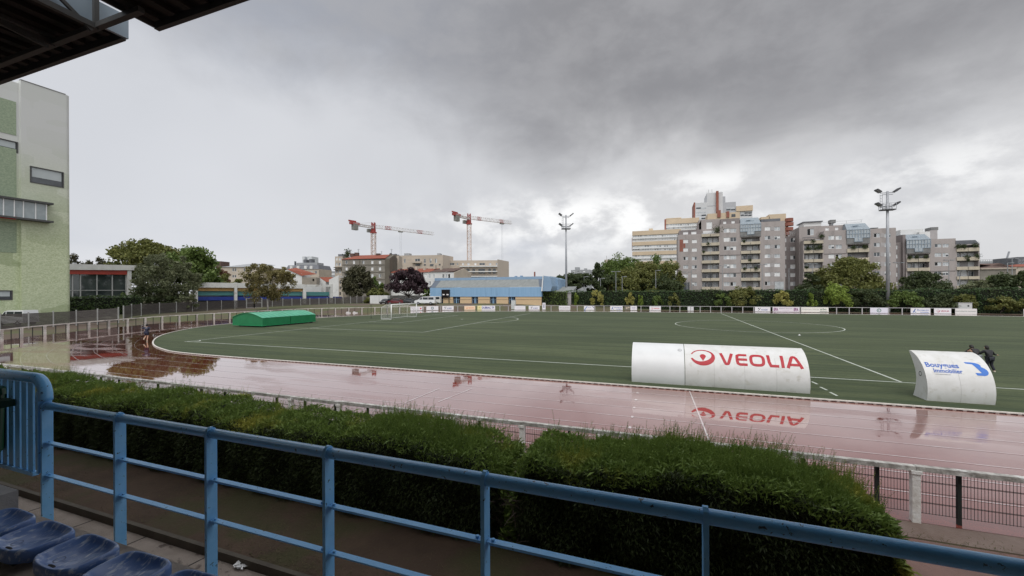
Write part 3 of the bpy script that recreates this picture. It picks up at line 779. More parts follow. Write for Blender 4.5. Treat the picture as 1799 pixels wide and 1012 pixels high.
B(1640, 1670, .06, 1.02, WHT, veo((.40, .03, .08)), 'white board with dark red capitals and a ring, far right')
B(1677, 1715, .04, 1.02, (.68, .68, .66), one('EUROVEGETAL PAYSAGE', .02, .42, .92, .16, (.10, .16, .14)), 'long white board with one line of thin dark capitals, below the small cabinet')
B(1797, 1840, .04, 1.02, WHT, emblem((.05, .08, .3)), 'white board cut off by the right edge of the picture')

# cabinet behind the boards, white cupboard by the hall
cb = onz(1684, 551, 0); cb = Vector((cb.x, 98.6, 0)); cb = ond(1684, 541, 98.6)
o = thing('utility_cabinet', 'small pale grey cabinet above the boards in front of the hedge, far right', 'cabinet', (cb.x, 98.6, 0))
mb = MB(); mb.box(cb.x, 98.6, 0, cb.x+1.9, 99.2, 2.0); mb.box(cb.x-.05, 98.55, 2.003, cb.x+1.95, 99.25, 2.06); mb.build('body', pm('cabinet grey', (.50, .51, .50)), o)
mb = MB(); mb.box(cb.x+1.25, 98.585, 1.35, cb.x+1.5, 98.598, 1.62); mb.build('vent', M['mesh_dark'], o)
cb = ond(898, 541, 93.6)
o = thing('white_cupboard', 'upright white cupboard in front of the blue hall, beside the faint white board', 'cabinet', (cb.x, 93.6, 0))
mb = MB(); mb.box(cb.x-.1, 93.9, 0, cb.x+.95, 94.4, 2.3); mb.build('body', pm('cabinet grey'.replace('grey', 'white'), (.52, .54, .53)), o)
mb = MB(); mb.box(cb.x+.75, 93.885, 1.1, cb.x+.8, 93.898, 1.3); mb.build('handle', M['mesh_dark'], o)

# ------------------------------------------------------------------ goal, net poles, mat covers
Wg = pm('goal white', (.78, .78, .78), rough=.35)
go = thing('football_goal', 'white football goal with a square net on the far left of the pitch', 'goal', tuple(P(0, 34)))
for s in (-1, 1):
    p = P(0, 34+s*3.66); mb = MB(); mb.tube([(p.x, p.y, 0), (p.x, p.y, 2.44)], .075, 10); mb.build('post', Wg, go, smooth=True)
    mb = MB(); r = P(-2.0, 34+s*3.66); mb.tube([(p.x, p.y, 2.42), (r.x+.9, r.y, 2.36), (r.x+.05, r.y, 2.0), (r.x, r.y, .05), (p.x, p.y, .05)], .03, 6); mb.build('side_frame', Wg, go)
a, b = P(0, 34-3.7), P(0, 34+3.7); mb = MB(); mb.tube([(a.x, a.y, 2.44), (b.x, b.y, 2.44)], .07, 10); mb.build('crossbar', Wg, go, smooth=True)
mb = MB(); a, b = P(-2.0, 34-3.66), P(-2.0, 34+3.66); mb.tube([(a.x, a.y, .05), (b.x, b.y, .05)], .03, 6); mb.tube([(a.x, a.y, 2.0), (b.x, b.y, 2.0)], .02, 6); mb.build('back_bar', Wg, go)
mb = MB(); w_ = .008
prof = [(0, 2.42), (-1.1, 2.3), (-1.95, 2.0), (-2.0, .05)]
for i in range(31):
    v = 34-3.66+7.32*i/30
    for (u0, z0), (u1, z1) in zip(prof[:-1], prof[1:]): p, q = P(u0, v, z0), P(u1, v, z1); mb.bar(p, q, w_)
for (u0, z0), (u1, z1) in zip(prof[:-1], prof[1:]):
    n = max(2, int(math.hypot(u1-u0, z1-z0)/.25))
    for k in range(n): t = k/n; mb.bar(P(u0+(u1-u0)*t, 30.34, z0+(z1-z0)*t), P(u0+(u1-u0)*t, 37.66, z0+(z1-z0)*t), w_)
for s in (-1, 1):
    for k in range(1, 9): mb.bar(P(-2.0+.22*k, 34+3.66*s, .05), P(-2.0+.22*k, 34+3.66*s, 2.05+.04*k), w_)
    for k in range(1, 9): mb.bar(P(-2.0, 34+3.66*s, .25*k), P(0, 34+3.66*s, .25*k), w_)
net = mb.build('net', pm('net cord', (.62, .62, .60)), go, recalc=False)
nets = [(652, 559, 533, 'thin dark net pole left of the goal'), (680.5, 557, 534, 'thin dark pole seen through the side net of the goal'), (704.5, 555.5, 540, 'short thin dark pole behind the goal mouth')]
for px, yb, yt, lb in nets:
    p = onz(px, yb, .03); q = onY(px, yt, p.x*-SY+p.y*CY); mb = MB(); mb.tube([(p.x, p.y, 0), (p.x, p.y, q.z)], .035, 6)
    mb.tube([(p.x, p.y, 0), (p.x, p.y, .06)], .12, 10)
    tag(mb.build('net_pole', M['mesh_dark'], origin=(p.x, p.y, 0)), lb, 'pole', 'thin poles around the goal')
GR = pm('green sheet', (.010, .155, .058), (.014, .185, .07), 1.2, .4)
GR2 = pm('green roof sheet', (.065, .31, .19), (.095, .37, .24), .9, .35)
def mat_cover(v0, v1, label):
    o = thing('mat_cover', label, 'sports shelter', tuple(P(-9.7, v0)), 'green rolling covers on the pitch'); x0, x1 = -12.4, -6.9
    prof = [(x0, .22), (x0, 1.22)]+[(x0+(x1-x0)*t, 1.22+.62*math.sin(math.pi*t)) for t in np.linspace(.06, .94, 14)]+[(x1, 1.22), (x1, .22)]
    for vv in (v0, v1-.04): mb = MB(); mb.prism([P(u, vv, z) for u, z in prof], (0, .04, 0)); mb.build('end_wall', GR, o)
    for xx, q0, q1 in ((x1, -.03, .001), (x0, 0, .03)): mb = MB(); a, b = P(xx, v0), P(xx, v1); mb.box(a.x+q0, a.y+.041, .22, a.x+q1, b.y-.041, 1.215); mb.build('side_wall', GR, o)
    mb = MB(); rp = prof[1:-1]
    for (u0, z0), (u1, z1) in zip(rp[:-1], rp[1:]): mb.quad(P(u0, v0-.08, z0+.03), P(u1, v0-.08, z1+.03), P(u1, v1+.0, z1+.03), P(u0, v1+.0, z0+.03))
    for k in range(1, 6):
        v = v0+(v1-v0)*k/6
        for (u0, z0), (u1, z1) in zip(rp[:-1], rp[1:]): mb.bar(P(u0, v, z0+.05), P(u1, v, z1+.05), .05, .03)
    mb.build('roof', GR2, o)
    mb = MB()
    for (u0, z0), (u1, z1) in zip(rp[:-1], rp[1:]): mb.bar(P(u0, v0-.09, z0+.03), P(u1, v0-.09, z1+.03), .04, .05)
    mb.bar(P(x0, v0-.02, .22), P(x1, v0-.02, .22), .04, .05); mb.bar(P(x1+.01, v0, .22), P(x1+.01, v1, .22), .04, .05); mb.build('trim', pm('green trim', (.015, .26, .10)), o)
    for v in (v0+.9, v1-.7):
        for u in (x0+.15, x1-.06): mb = MB(); c = P(u, v, .13); mb.tube([c-Vector((.05, 0, 0)), c+Vector((.05, 0, 0))], .12, 12); mb.build('wheel', M['mesh_dark'], o)
    for v in (v0+.5, v1-1.1): mb = MB(); c = P(x1+.0, v, 0); mb.box(c.x-.02, c.y, .08, c.x+.03, c.y+.5, .22); mb.build('bracket', M['mesh_dark'], o)
mat_cover(12.9, 17.1, 'nearer of two green sheet metal mat covers with arched roofs, left on the pitch')
mat_cover(17.2, 21.5, 'farther of two green sheet metal mat covers with arched roofs, right on the pitch')

# ------------------------------------------------------------------ dugouts
def dug_profile(h, n=54):
    # from the foot at the back, bulging out, over to the front edge of the roof; (depth away from the stand, height)
    pts = []
    for i in range(n+1):
        t = i/n; th = R(-18)+t*R(100)
        pts.append((-math.cos(th), math.sin(th)))
    y0, z0 = pts[0]; z1 = pts[-1][1]
    k = h/(z1-z0)
    return [((y-y0)*k, (z-z0)*k) for y, z in pts]
def surf(prof):
    L_ = [0]
    for (a, b), (c, d) in zip(prof[:-1], prof[1:]): L_.append(L_[-1]+math.hypot(c-a, d-b))
    def f(s):
        s = min(max(s, 0), L_[-1]-1e-5)
        for i in range(len(prof)-1):
            if s <= L_[i+1]:
                t = (s-L_[i])/(L_[i+1]-L_[i]); return (prof[i][0]+(prof[i+1][0]-prof[i][0])*t, prof[i][1]+(prof[i+1][1]-prof[i][1])*t), (prof[i+1][0]-prof[i][0], prof[i+1][1]-prof[i][1])
    return f, L_[-1]
SH = pm('shelter white', (.64, .64, .63), (.57, .57, .55), 2.2, .4, col3=(.50, .49, .45), c3=(.56, .72), s3=3.5)
SH2 = pm('clean shelter white', (.66, .67, .67), (.62, .63, .63), 1.5, .35)
INN = pm('shelter inside', (.45, .46, .46))
def shell(o, x0, x1, y, prof, mat, name):
    mb = MB(); fr_, T = prof, .04; n = len(prof)
    inn = []
    for i, (a, b) in enumerate(prof):
        p, q = prof[max(i-1, 0)], prof[min(i+1, n-1)]; t = Vector((q[0]-p[0], q[1]-p[1])).normalized(); inn.append((a+t.y*T, b-t.x*T))
    for i in range(n-1):
        (a, b), (c, d) = prof[i], prof[i+1]; (e, f), (g_, h_) = inn[i], inn[i+1]
        mb.quad((x0, y+a, b), (x1, y+a, b), (x1, y+c, d), (x0, y+c, d)); mb.quad((x0, y+e, f), (x0, y+g_, h_), (x1, y+g_, h_), (x1, y+e, f))
        for x in (x0, x1): mb.quad((x, y+a, b), (x, y+c, d), (x, y+g_, h_), (x, y+e, f))
    for (a, b), (e, f) in ((prof[0], inn[0]), (prof[-1], inn[-1])): mb.quad((x0, y+a, b), (x0, y+e, f), (x1, y+e, f), (x1, y+a, b))
    ob = mb.build(name, mat, o, smooth=False); return ob
def end_wall(o, x, y, prof, inset=.9):
    # side cheek with a concave front edge
    a, b = prof[0], prof[-1]; pts = [(p, q) for p, q in prof]
    front = []
    for t in np.linspace(0, 1, 12)[1:-1]:
        s = 1-t; fy = b[0]*s+(a[0]+inset)*t; fz = b[1]*s; bow = math.sin(math.pi*t)*.38
        front.append((fy-bow, fz))
    poly = [(x, y+p, q) for p, q in pts]+[(x, y+p, q) for p, q in front]+[(x, y+a[0]+inset, 0)]
    import mathutils
    tr_ = mathutils.geometry.tessellate_polygon([[Vector(p) for p in poly]]); mb = MB()
    for dx in (0, .03):
        mb.add([(p[0]+dx, p[1], p[2]) for p in poly], [t for t in tr_])
    n = len(poly)
    for i in range(n): p, q = poly[i], poly[(i+1) % n]; mb.quad(p, q, (q[0]+.03, q[1], q[2]), (p[0]+.03, p[1], p[2]))
    mb.build('end_wall', SH, o, recalc=False)
def on_shell(o, geo, col, x, y, prof, s0, name='print', eps=.006):
    """wrap flat 2-D faces over the shell: x along, y = arc length up from s0"""
    import bmesh
    f, L_ = surf(prof); bm = bmesh.new()
    for vs, fs in geo:
        bv = [bm.verts.new((a, b, 0)) for a, b in vs]
        for t in fs:
            try: bm.faces.new([bv[i] for i in t])
            except ValueError: pass
    ymax = max(v.co.y for v in bm.verts); yy = .04
    while yy < ymax:
        g_ = bm.verts[:]+bm.edges[:]+bm.faces[:]; bmesh.ops.bisect_plane(bm, geom=g_, plane_co=(0, yy, 0), plane_no=(0, 1, 0)); yy += .05
    for v in bm.verts:
        (a, b), (ta, tb) = f(s0+v.co.y); l = math.hypot(ta, tb)
        v.co = Vector((x+v.co.x, y+a-tb/l*eps, b+ta/l*eps))-ORG[o.name]
    me = bpy.data.meshes.new(name); bm.to_mesh(me); bm.free(); me.materials.append(colm(col)); return put(name, me, o)
# arc length along the shell for a picture row
def s_at(px, py, y, prof):
    f, L_ = surf(prof); best = None
    for i in range(300):
        s = L_*i/300; (a, b), _ = f(s); q = ond(px, py, y+a); e = abs(q.z-b)
        if best is None or e < best[0]: best = (e, s, q.x)
    return best[1], best[2]
def stencil(letter, x, w, h):
    """wide rounded capitals drawn with a thick pen"""
    t = h*.20; out = []
    def poly(pts, c=False):
        # thick polyline in the plane
        pts = [Vector(p) for p in pts]; n = len(pts); L_, Rr = [], []
        for i, p in enumerate(pts):
            a = pts[max(i-1, 0)]; b = pts[min(i+1, n-1)]
            d = ((p-a).normalized() if i else Vector((0, 0)))+((b-p).normalized() if i < n-1 else Vector((0, 0))); d = d.normalized(); m = Vector((-d.y, d.x))
            d1 = (b-a).normalized() if i in (0, n-1) else (p-a).normalized(); k = 1/max(.55, abs(m.dot(Vector((-d1.y, d1.x)))))
            L_.append(p+m*t/2*k); Rr.append(p-m*t/2*k)
        vs = [(x+v.x, v.y) for v in L_]+[(x+v.x, v.y) for v in Rr]; out.append((vs, [(i, i+1, n+i+1, n+i) for i in range(n-1)]))
    if letter == 'V': poly([(t*.4, h), (w*.36, t*1.0), (w*.42, t*.5), (w*.5, t*.42), (w*.58, t*.5), (w*.64, t*1.0), (w-t*.4, h)])
    if letter == 'E':
        poly([(w, h-t/2), (w*.35, h-t/2), (w*.18, h*.82), (t*.55, h*.62), (t*.55, h*.38), (w*.18, h*.18), (w*.35, t/2), (w, t/2)]); poly([(t*.6, h*.5), (w, h*.5)])
    if letter == 'O':
        pts = [(w/2+(w/2-t/2)*math.copysign(abs(math.cos(a))**.62, math.cos(a)), h/2+(h/2-t/2)*math.copysign(abs(math.sin(a))**.62, math.sin(a))) for a in np.linspace(0, 2*math.pi, 29)]; poly(pts)
    if letter == 'L': poly([(t*.5, h), (t*.6, h*.4), (t*.9, h*.18), (w*.3, t/2), (w, t/2)])
    if letter == 'I': poly([(w/2, h), (w/2, 0)])
    if letter == 'A': poly([(t*.3, 0), (w*.36, h-t*1.0), (w*.43, h-t*.5), (w*.5, h-t*.42), (w*.57, h-t*.5), (w*.64, h-t*1.0), (w-t*.3, 0)]); poly([(w*.2, h*.26), (w*.8, h*.26)])
    return out
RED = (.38, .006, .016); BLU = (.02, .10, .42)
# long dugout
prof1 = dug_profile(1.86)
yb = (onz(1110, 671).y+onz(1205, 680).y+onz(1423, 690).y)/3-.05
xa, xm, xe = ond(1110, 671, yb).x, ond(1204, 679, yb).x, ond(1423, 690, yb).x
d1 = thing('team_dugout', 'long white curved dugout with a big red ring emblem and VEOLIA lettering', 'dugout', (xa, yb, 0))
shell(d1, xa, xm-.03, yb-.03, prof1, SH2, 'plain_shell'); shell(d1, xm, xe, yb, prof1, SH, 'lettered_shell')
for k in range(1, 4):
    xx = xm+(xe-xm)*k/4.0; on_shell(d1, [rect(-.006, 0, .006, surf(prof1)[1]*.62)], (.42, .42, .40), xx, yb, prof1, .03, 'joint', .003)
for xx in (xa+.03, xe-.06): end_wall(d1, xx, yb+.02, [(a+.03, b-.03 if b > .05 else b) for a, b in prof1])
s_lo, _ = s_at(1250, 643, yb, prof1); s_hi, _ = s_at(1236, 615, yb, prof1)
Hs = s_hi-s_lo; x_l = ond(1213, 628, yb+.3).x; x_r = ond(1256, 628, yb+.3).x; rx = (x_r-x_l)/2; cx, cy = rx, Hs/2
def ell(vs, sx, sy, ox, oy): return [(ox+a*sx, oy+b*sy) for a, b in vs]
def crescent(t0, t1, th, n=40):
    vs = []; fs = []
    for i in range(n+1):
        t = t0+(t1-t0)*i/n; w_ = th(i/n); c, s = math.cos(t), math.sin(t); vs += [(c, s), (c*(1-w_), s*(1-w_)+w_*.0)]
    return vs, [(2*i, 2*i+1, 2*i+3, 2*i+2) for i in range(n)]
g1 = crescent(R(192), R(192+330), lambda t: .16+.34*max(0, math.sin(math.pi*min(1, t/.62)))**1.2 if t < .62 else .16-.06*(t-.62)/.38)
em = [(ell(g1[0], rx, Hs/2, cx, cy), g1[1])]
dv = [(.30*math.sin(t)*(1 if math.cos(t) > 0 else (1+math.cos(t)*.85)), .10+.30*math.cos(t) if math.cos(t) > 0 else .10+.55*math.cos(t)) for t in np.linspace(0, 2*math.pi, 25)[:-1]]
em.append((ell(dv, rx*.85, Hs/2, cx+rx*.02, cy-.02), [tuple(range(24))]))
on_shell(d1, em, RED, x_l, yb, prof1, s_lo, 'ring_emblem')
t_lo, _ = s_at(1330, 644, yb, prof1); t_hi, _ = s_at(1330, 623.5, yb, prof1)
cols = [(1264.5, 1288.5), (1292, 1312.5), (1316.5, 1344), (1347.5, 1367.5), (1371, 1377.5), (1381, 1409.5)]
lo_c, hi_c = [], []
for ch, (p0, p1) in zip('VEOLIA', cols):
    y_ = 633; X0 = ond(p0, y_, yb+.25).x; X1 = ond(p1, y_, yb+.25).x
    on_shell(d1, stencil(ch, 0, X1-X0, (t_hi-t_lo)), RED, X0, yb, prof1, t_lo, 'letter')
mk, mx_ = s_at(1194, 615, yb, prof1)
vs, fs = ring(20, .075, .09, 0, .09); on_shell(d1, [(vs, fs), place_text('RL', -.045, .055, .09, .06)], (.15, .15, .17), mx_, yb-.03, prof1, mk-.09, 'maker_mark')
# short dugout
prof2 = dug_profile(1.92)
yb2 = (onz(1628, 705).y+onz(1748, 713).y)/2
xa2, xe2 = ond(1628, 705, yb2).x, ond(1748, 713, yb2).x
d2 = thing('team_dugout', 'short white curved dugout with peeling blue lettering and a blue emblem, near the right edge', 'dugout', (xa2, yb2, 0))
shell(d2, xa2, xe2, yb2, prof2, SH, 'shell')
for xx in (xa2-.001, xe2-.04): end_wall(d2, xx, yb2+.02, [(a+.03, b-.02 if b > .05 else b) for a, b in prof2])
on_shell(d2, [rect(-.006, 0, .006, surf(prof2)[1]*.7)], (.42, .42, .40), (xa2+xe2)/2, yb2, prof2, .03, 'joint', .003)
def wr(px0, px1, ylo, yhi, s, bold=.02, col=BLU, name='lettering'):
    m = (px0+px1)/2; a0, X = s_at(m, ylo, yb2, prof2); a1, _ = s_at(m, yhi, yb2, prof2)
    f, L_ = surf(prof2); (dy, _z), _ = f((a0+a1)/2)
    X0 = ond(px0, (ylo+yhi)/2, yb2+dy).x; X1 = ond(px1, (ylo+yhi)/2, yb2+dy).x
    on_shell(d2, [place_text(s, 0, 0, X1-X0, a1-a0, bold)], col, X0, yb2, prof2, a0, name)
wr(1626, 1684, 648.3, 637.5, 'Bouygues'); wr(1640, 1691, 655.5, 648.3, 'Immobilier'); wr(1643, 1670, 659.5, 656.5, 'www.bouygues-immobilier.com', 0, (.25, .26, .30), 'small_lettering')
e0, _ = s_at(1715, 660, yb2, prof2); e1, _ = s_at(1712, 637, yb2, prof2); f, L_ = surf(prof2); (dy, _z), _ = f((e0+e1)/2)
X0 = ond(1699, 648, yb2+dy).x; X1 = ond(1734, 648, yb2+dy).x; w_, h_ = X1-X0, e1-e0
bb = [(0, 1.), (.05, .88), (.37, .83), (.64, .19), (.31, .19), (.38, .015), (.74, 0), (.88, .05), (.97, .16), (1.0, .30), (.97, .42), (.88, .54), (.74, .65), (.77, .74), (.72, .86), (.58, .95), (.36, 1.0)]
import mathutils as _mu
tb = _mu.geometry.tessellate_polygon([[Vector((a*w_, b*h_, 0)) for a, b in bb]])
on_shell(d2, [([(a*w_, b*h_) for a, b in bb], [tuple(t) for t in tb])], (.035, .15, .50), X0, yb2, prof2, e0, 'blue_emblem')
vs, fs = ring(18, .07, .10, 0, 0); c = Vector((xa2-.004, yb2+.42, 1.05)); mb = MB(); mb.add([(c.x, c.y+a, c.z+b) for a, b in vs], fs); mb.build('vent', M['mesh_dark'], d2, recalc=False)
# ------------------------------------------------------------------ vegetation
def leafmat(name, c1, c2, tr=.25, **k):
    k_ = 2.15
    return pm(name, tuple(x*k_ for x in c1), tuple(x*k_*.9 for x in c2), .5, .55, island=.7, ramp=(.3, .7), trans=tr, spec=.35, **k)
LM = dict(
    olive=leafmat('olive leaves', (.042, .050, .014), (.100, .100, .028)), mid=leafmat('mid leaves', (.036, .058, .014), (.080, .108, .028)),
    dark=leafmat('dark leaves', (.018, .027, .011), (.042, .052, .020)), purple=leafmat('purple leaves', (.013, .008, .010), (.035, .020, .024), .12),
    bronze=leafmat('bronze leaves', (.022, .024, .013), (.050, .046, .024), .15), birch=leafmat('birch leaves', (.060, .056, .022), (.13, .11, .045)),
    silver=leafmat('grey green leaves', (.050, .060, .030), (.095, .10, .055)), lime=leafmat('lime leaves', (.075, .11, .02), (.15, .19, .04), .35),
    yellow=leafmat('yellow green leaves', (.12, .12, .035), (.22, .20, .06), .3), rust=leafmat('rust leaves', (.05, .028, .018), (.10, .05, .03)))
BARK = pm('bark', (.06, .05, .04), (.10, .085, .07), 3, .9, stretch=(1, 1, .3))
BIRCHB = pm('birch bark', (.50, .48, .45), (.12, .10, .09), 2.5, .8, ramp=(.55, .7))
HCORE = pm('hedge inside', (.006, .009, .004), (.010, .014, .006), 3, .95)  # near-black solid fill: the shade inside the hedges is put into the colour
def unit(n): v = rng.normal(size=(n, 3)); return v/np.linalg.norm(v, axis=1)[:, None]
def leaf_quads(pts, size, nbias=None, jitter=.35):
    n = len(pts); a = unit(n); b = unit(n)
    if nbias is not None: a = a+nbias; a /= np.linalg.norm(a, axis=1)[:, None]
    t = np.cross(a, b); t /= np.linalg.norm(t, axis=1)[:, None]+1e-9; s = np.cross(a, t)
    l = (size*(1+jitter*rng.normal(size=n))).clip(size*.3)[:, None]
    return np.stack([pts-t*l*.6, pts-s*l*.38, pts+t*l*.6, pts+s*l*.38], 1)
def crown_pts(c, r, nc, per, seed_shape='round', spread=.26):
    c = np.array(c); r = np.array(r)
    d = unit(nc); rad = rng.uniform(.35, 1., nc)**.55
    if seed_shape == 'dome': d[:, 2] = np.abs(d[:, 2])*1.55-.62; d[:, :2] *= 1.08
    cl = d*rad[:, None]
    if seed_shape == 'cone':
        h = rng.uniform(-1, 1, nc); w = (1-h)/2*.95+.05; th = rng.uniform(0, 6.283, nc); rr = np.sqrt(rng.uniform(.1, 1, nc))*w
        cl = np.stack([rr*np.cos(th), rr*np.sin(th), h], 1)
    cr = spread*rng.uniform(.5, 1.25, nc)
    k = rng.integers(0, nc, nc*per); p = unit(nc*per)*(rng.uniform(0, 1, nc*per)**.5)[:, None]*cr[k][:, None]
    if seed_shape == 'weep': p[:, 2] = -np.abs(p[:, 2])*1.9+.1; p[:, :2] *= .55
    p[:, 2] *= .8
    return c+(cl[k]+p)*r, c+cl*r
def tree(name, label, cat, px, ytop, wpx, Y, mat, zb=.5, shape='round', nc=60, per=110, leaf=.34, trunk=.28, th=.28, group=None, bark=None, bot=None, dy=1., spread=.26, limbs=9, w2=None):
    """px centre column, ytop crown top row, wpx crown width in pixels, Y distance along the view axis"""
    if group and group.startswith('trees between'): wpx *= 1.4
    top = onY(px, ytop, Y); base = Vector((top.x, top.y, zb)); rx = wpx/2/F*Y*(1-spread*.35)
    ht = top.z-zb; cb = zb+ht*th; rz = (top.z-cb)/2*(1-spread*.25); c = (top.x, top.y, top.z-rz*(1+spread*.35))
    o = thing(name, label, cat, tuple(base), group)
    nc = int(nc*1.6); per = int(per*1.4)
    pts, cl = crown_pts(c, (rx, rx*dy, rz), nc, per, shape, spread)
    quads_mesh('crown', leaf_quads(pts, leaf*1.15), LM[mat], o)
    mb = MB(); bk = bark or BARK; mid = Vector((c[0]+random.uniform(-.3, .3), c[1], cb+rz*.35))
    mb.tube([base-Vector((0, 0, .3)), base.lerp(mid, .5)+Vector((random.uniform(-.15, .15), 0, 0)), mid], [trunk, trunk*.78, trunk*.55], 8)
    for q in cl[rng.choice(len(cl), min(limbs, len(cl)), replace=False)]:
        q = Vector(q); m = mid.lerp(q, .5)+Vector((0, 0, -abs(q.z-mid.z)*.12)); mb.tube([mid-Vector((0, 0, .3)), m, q], [trunk*.42, trunk*.26, trunk*.08], 5, caps=False)
    mb.build('trunk', bk, o, smooth=True)
    return o
T = tree
# left: behind the green building and the glass pavilion
gbk = 'tree row behind the glass pavilion'
T('tree', 'dark brownish tree top above the pavilion roof, touching the green building', 'tree', 137, 446, 44, 118, 'bronze', group=gbk, nc=30, per=80)
T('tree', 'brownish tree top in the middle of the row above the pavilion roof', 'tree', 172, 449, 48, 122, 'bronze', group=gbk, nc=30, per=80)
T('tree', 'low dark tree top between the pavilion roof and the big green tree', 'tree', 205, 452, 44, 120, 'dark', group=gbk, nc=30, per=80)
T('tree', 'very large spreading olive green tree, tallest tree on the left', 'tree', 262, 415, 122, 104, 'olive', shape='dome', nc=70, per=130, leaf=.42, trunk=.5, th=.2)
T('tree', 'right hand half crown of olive green foliage beside the tallest left tree', 'tree', 330, 426, 98, 100, 'mid', shape='dome', nc=60, per=130, leaf=.42, trunk=.45, th=.15)
T('silver_tree', 'grey green weeping tree with pale bare branches in front of the big olive tree', 'tree', 292, 440, 108, 86, 'silver', shape='weep', nc=70, per=110, leaf=.26, trunk=.3, th=.12, bark=pm('silver bark', (.30, .29, .25)), limbs=16, spread=.3)
T('dark_bush', 'dark bush below the grey green weeping tree, left of the white hall', 'bush', 275, 500, 90, 84, 'dark', nc=30, per=110, leaf=.26, th=.0)
T('shrub', 'small pale flowering shrub at the white pillar of the blue and white hall', 'shrub', 327, 514, 36, 84, 'silver', nc=14, per=90, leaf=.22, th=.0)
T('shrub', 'small bright green shrub in front of the pavilion glass', 'shrub', 219, 511, 16, 80, 'mid', nc=10, per=80, leaf=.2, th=0)
T('tree', 'small rust coloured tree above the white hall roof', 'tree', 386, 467, 42, 130, 'rust', nc=24, per=90, leaf=.35)
T('tree', 'small olive tree just right of the rust coloured tree above the hall roof', 'tree', 402, 480, 46, 126, 'olive', nc=24, per=90, leaf=.35)
T('birch', 'brownish weeping birch with forked white trunk in front of the blue and white hall', 'tree', 470, 456, 92, 90, 'birch', shape='weep', nc=75, per=105, leaf=.22, trunk=.2, th=.22, bark=BIRCHB, limbs=14, spread=.3)
# middle
T('copper_beech', 'dark bronze green tree in front of the red roofed grey house', 'tree', 630, 464, 62, 122, 'bronze', shape='dome', nc=60, per=150, leaf=.36, trunk=.35, th=.05)
T('tree', 'light green tree between the two dark trees', 'tree', 661, 486, 34, 126, 'mid', nc=26, per=110, leaf=.32, th=.1)
T('bush', 'rounded olive bush at the foot of the light green tree', 'bush', 660, 504, 48, 116, 'olive', shape='dome', nc=26, per=110, leaf=.3, th=.0)
T('copper_beech', 'dark purple leaved tree with short trunk, left of the blue hall', 'tree', 718, 467, 72, 118, 'purple', shape='dome', nc=56, per=120, leaf=.36, trunk=.35, th=.12, spread=.24)
T('bush', 'small green bush between the purple tree and the blue hall', 'bush', 751, 505, 20, 114, 'mid', nc=12, per=80, leaf=.3, th=.0)
# right of the hall
gp = 'trees between the blue hall and the flats'
T('pine', 'dark pine immediately right of the blue hall', 'pine', 988, 479, 34, 124, 'dark', shape='dome', nc=34, per=90, th=.3, group=gp, limbs=6)
T('pine', 'broad dark pine with bare stems, second right of the blue hall', 'pine', 1014, 475, 48, 122, 'dark', shape='dome', nc=40, per=90, th=.35, group=gp)
T('pine', 'pointed dark conifer standing highest right of the left light mast', 'pine', 1049, 461, 34, 126, 'dark', shape='cone', nc=46, per=90, th=.15, group=gp, spread=.2)
T('tree', 'tall willow like green tree below the far beige tower', 'tree', 1085, 446, 50, 128, 'mid', nc=50, per=110, th=.05, group=gp, spread=.3)
T('tree', 'round bushy olive tree in front of the tall willow like tree', 'tree', 1112, 466, 66, 118, 'olive', shape='dome', nc=50, per=120, th=.0, group=gp)
T('tree', 'broad leafy green tree crown behind the round bushy olive tree', 'tree', 1098, 449, 50, 124, 'mid', shape='dome', nc=50, per=110, th=.0, group=gp)
T('tree', 'leafy green tree crown between the slender pale tree and the tall dark one', 'tree', 1134, 452, 48, 122, 'olive', shape='dome', nc=50, per=110, th=.0, group=gp)
T('tree', 'slender pale green tree top in front of the beige banded block', 'tree', 1118, 445, 34, 131, 'mid', nc=30, per=100, th=.1, group=gp)
T('tree', 'tall dark green tree in front of the beige banded block', 'tree', 1152, 443, 52, 127, 'mid', nc=50, per=110, th=.0, group=gp, spread=.3)
T('tree', 'yellowish green tree touching the left wall of the grey flats', 'tree', 1180, 455, 34, 124, 'olive', nc=34, per=110, th=.0, group=gp, spread=.3)
T('pine', 'dark pine filling the gap behind the hedge left of the round olive tree', 'pine', 1072, 480, 44, 118, 'dark', shape='dome', nc=34, per=100, th=.0, group=gp)
T('tree', 'dark low tree filling the gap between round olive tree and grey flats', 'tree', 1160, 480, 56, 117, 'dark', shape='dome', nc=40, per=110, th=.0, group=gp)
# in front of the flats
gf = 'trees in front of the grey flats'
T('tree', 'large olive tree hiding the foot of the middle grey flats', 'tree', 1491, 449, 108, 100, 'olive', shape='dome', nc=80, per=130, leaf=.32, th=.0, group=gf, trunk=.35)
T('tree', 'dark thin leaved tree left of the large olive tree in front of the flats', 'tree', 1432, 475, 62, 103, 'dark', shape='dome', nc=44, per=90, leaf=.3, th=.0, group=gf)
T('tree', 'dark green spreading tree right of the right light mast', 'tree', 1620, 475, 84, 96, 'dark', shape='dome', nc=60, per=110, leaf=.28, th=.0, group=gf)
T('tree', 'dull green low tree below the red tiled roof on the far right', 'tree', 1722, 487, 56, 82, 'silver', shape='dome', nc=34, per=90, leaf=.28, th=0, group=gf)
T('tree', 'dull green tree in front of the tiled shed wall on the far right', 'tree', 1744, 482, 60, 83, 'mid', shape='dome', nc=44, per=100, leaf=.28, th=0, group=gf)
T('tree', 'dark tree at the right edge of the picture above the hedge', 'tree', 1782, 472, 80, 79, 'dark', shape='dome', nc=56, per=110, leaf=.28, th=0, group=gf)

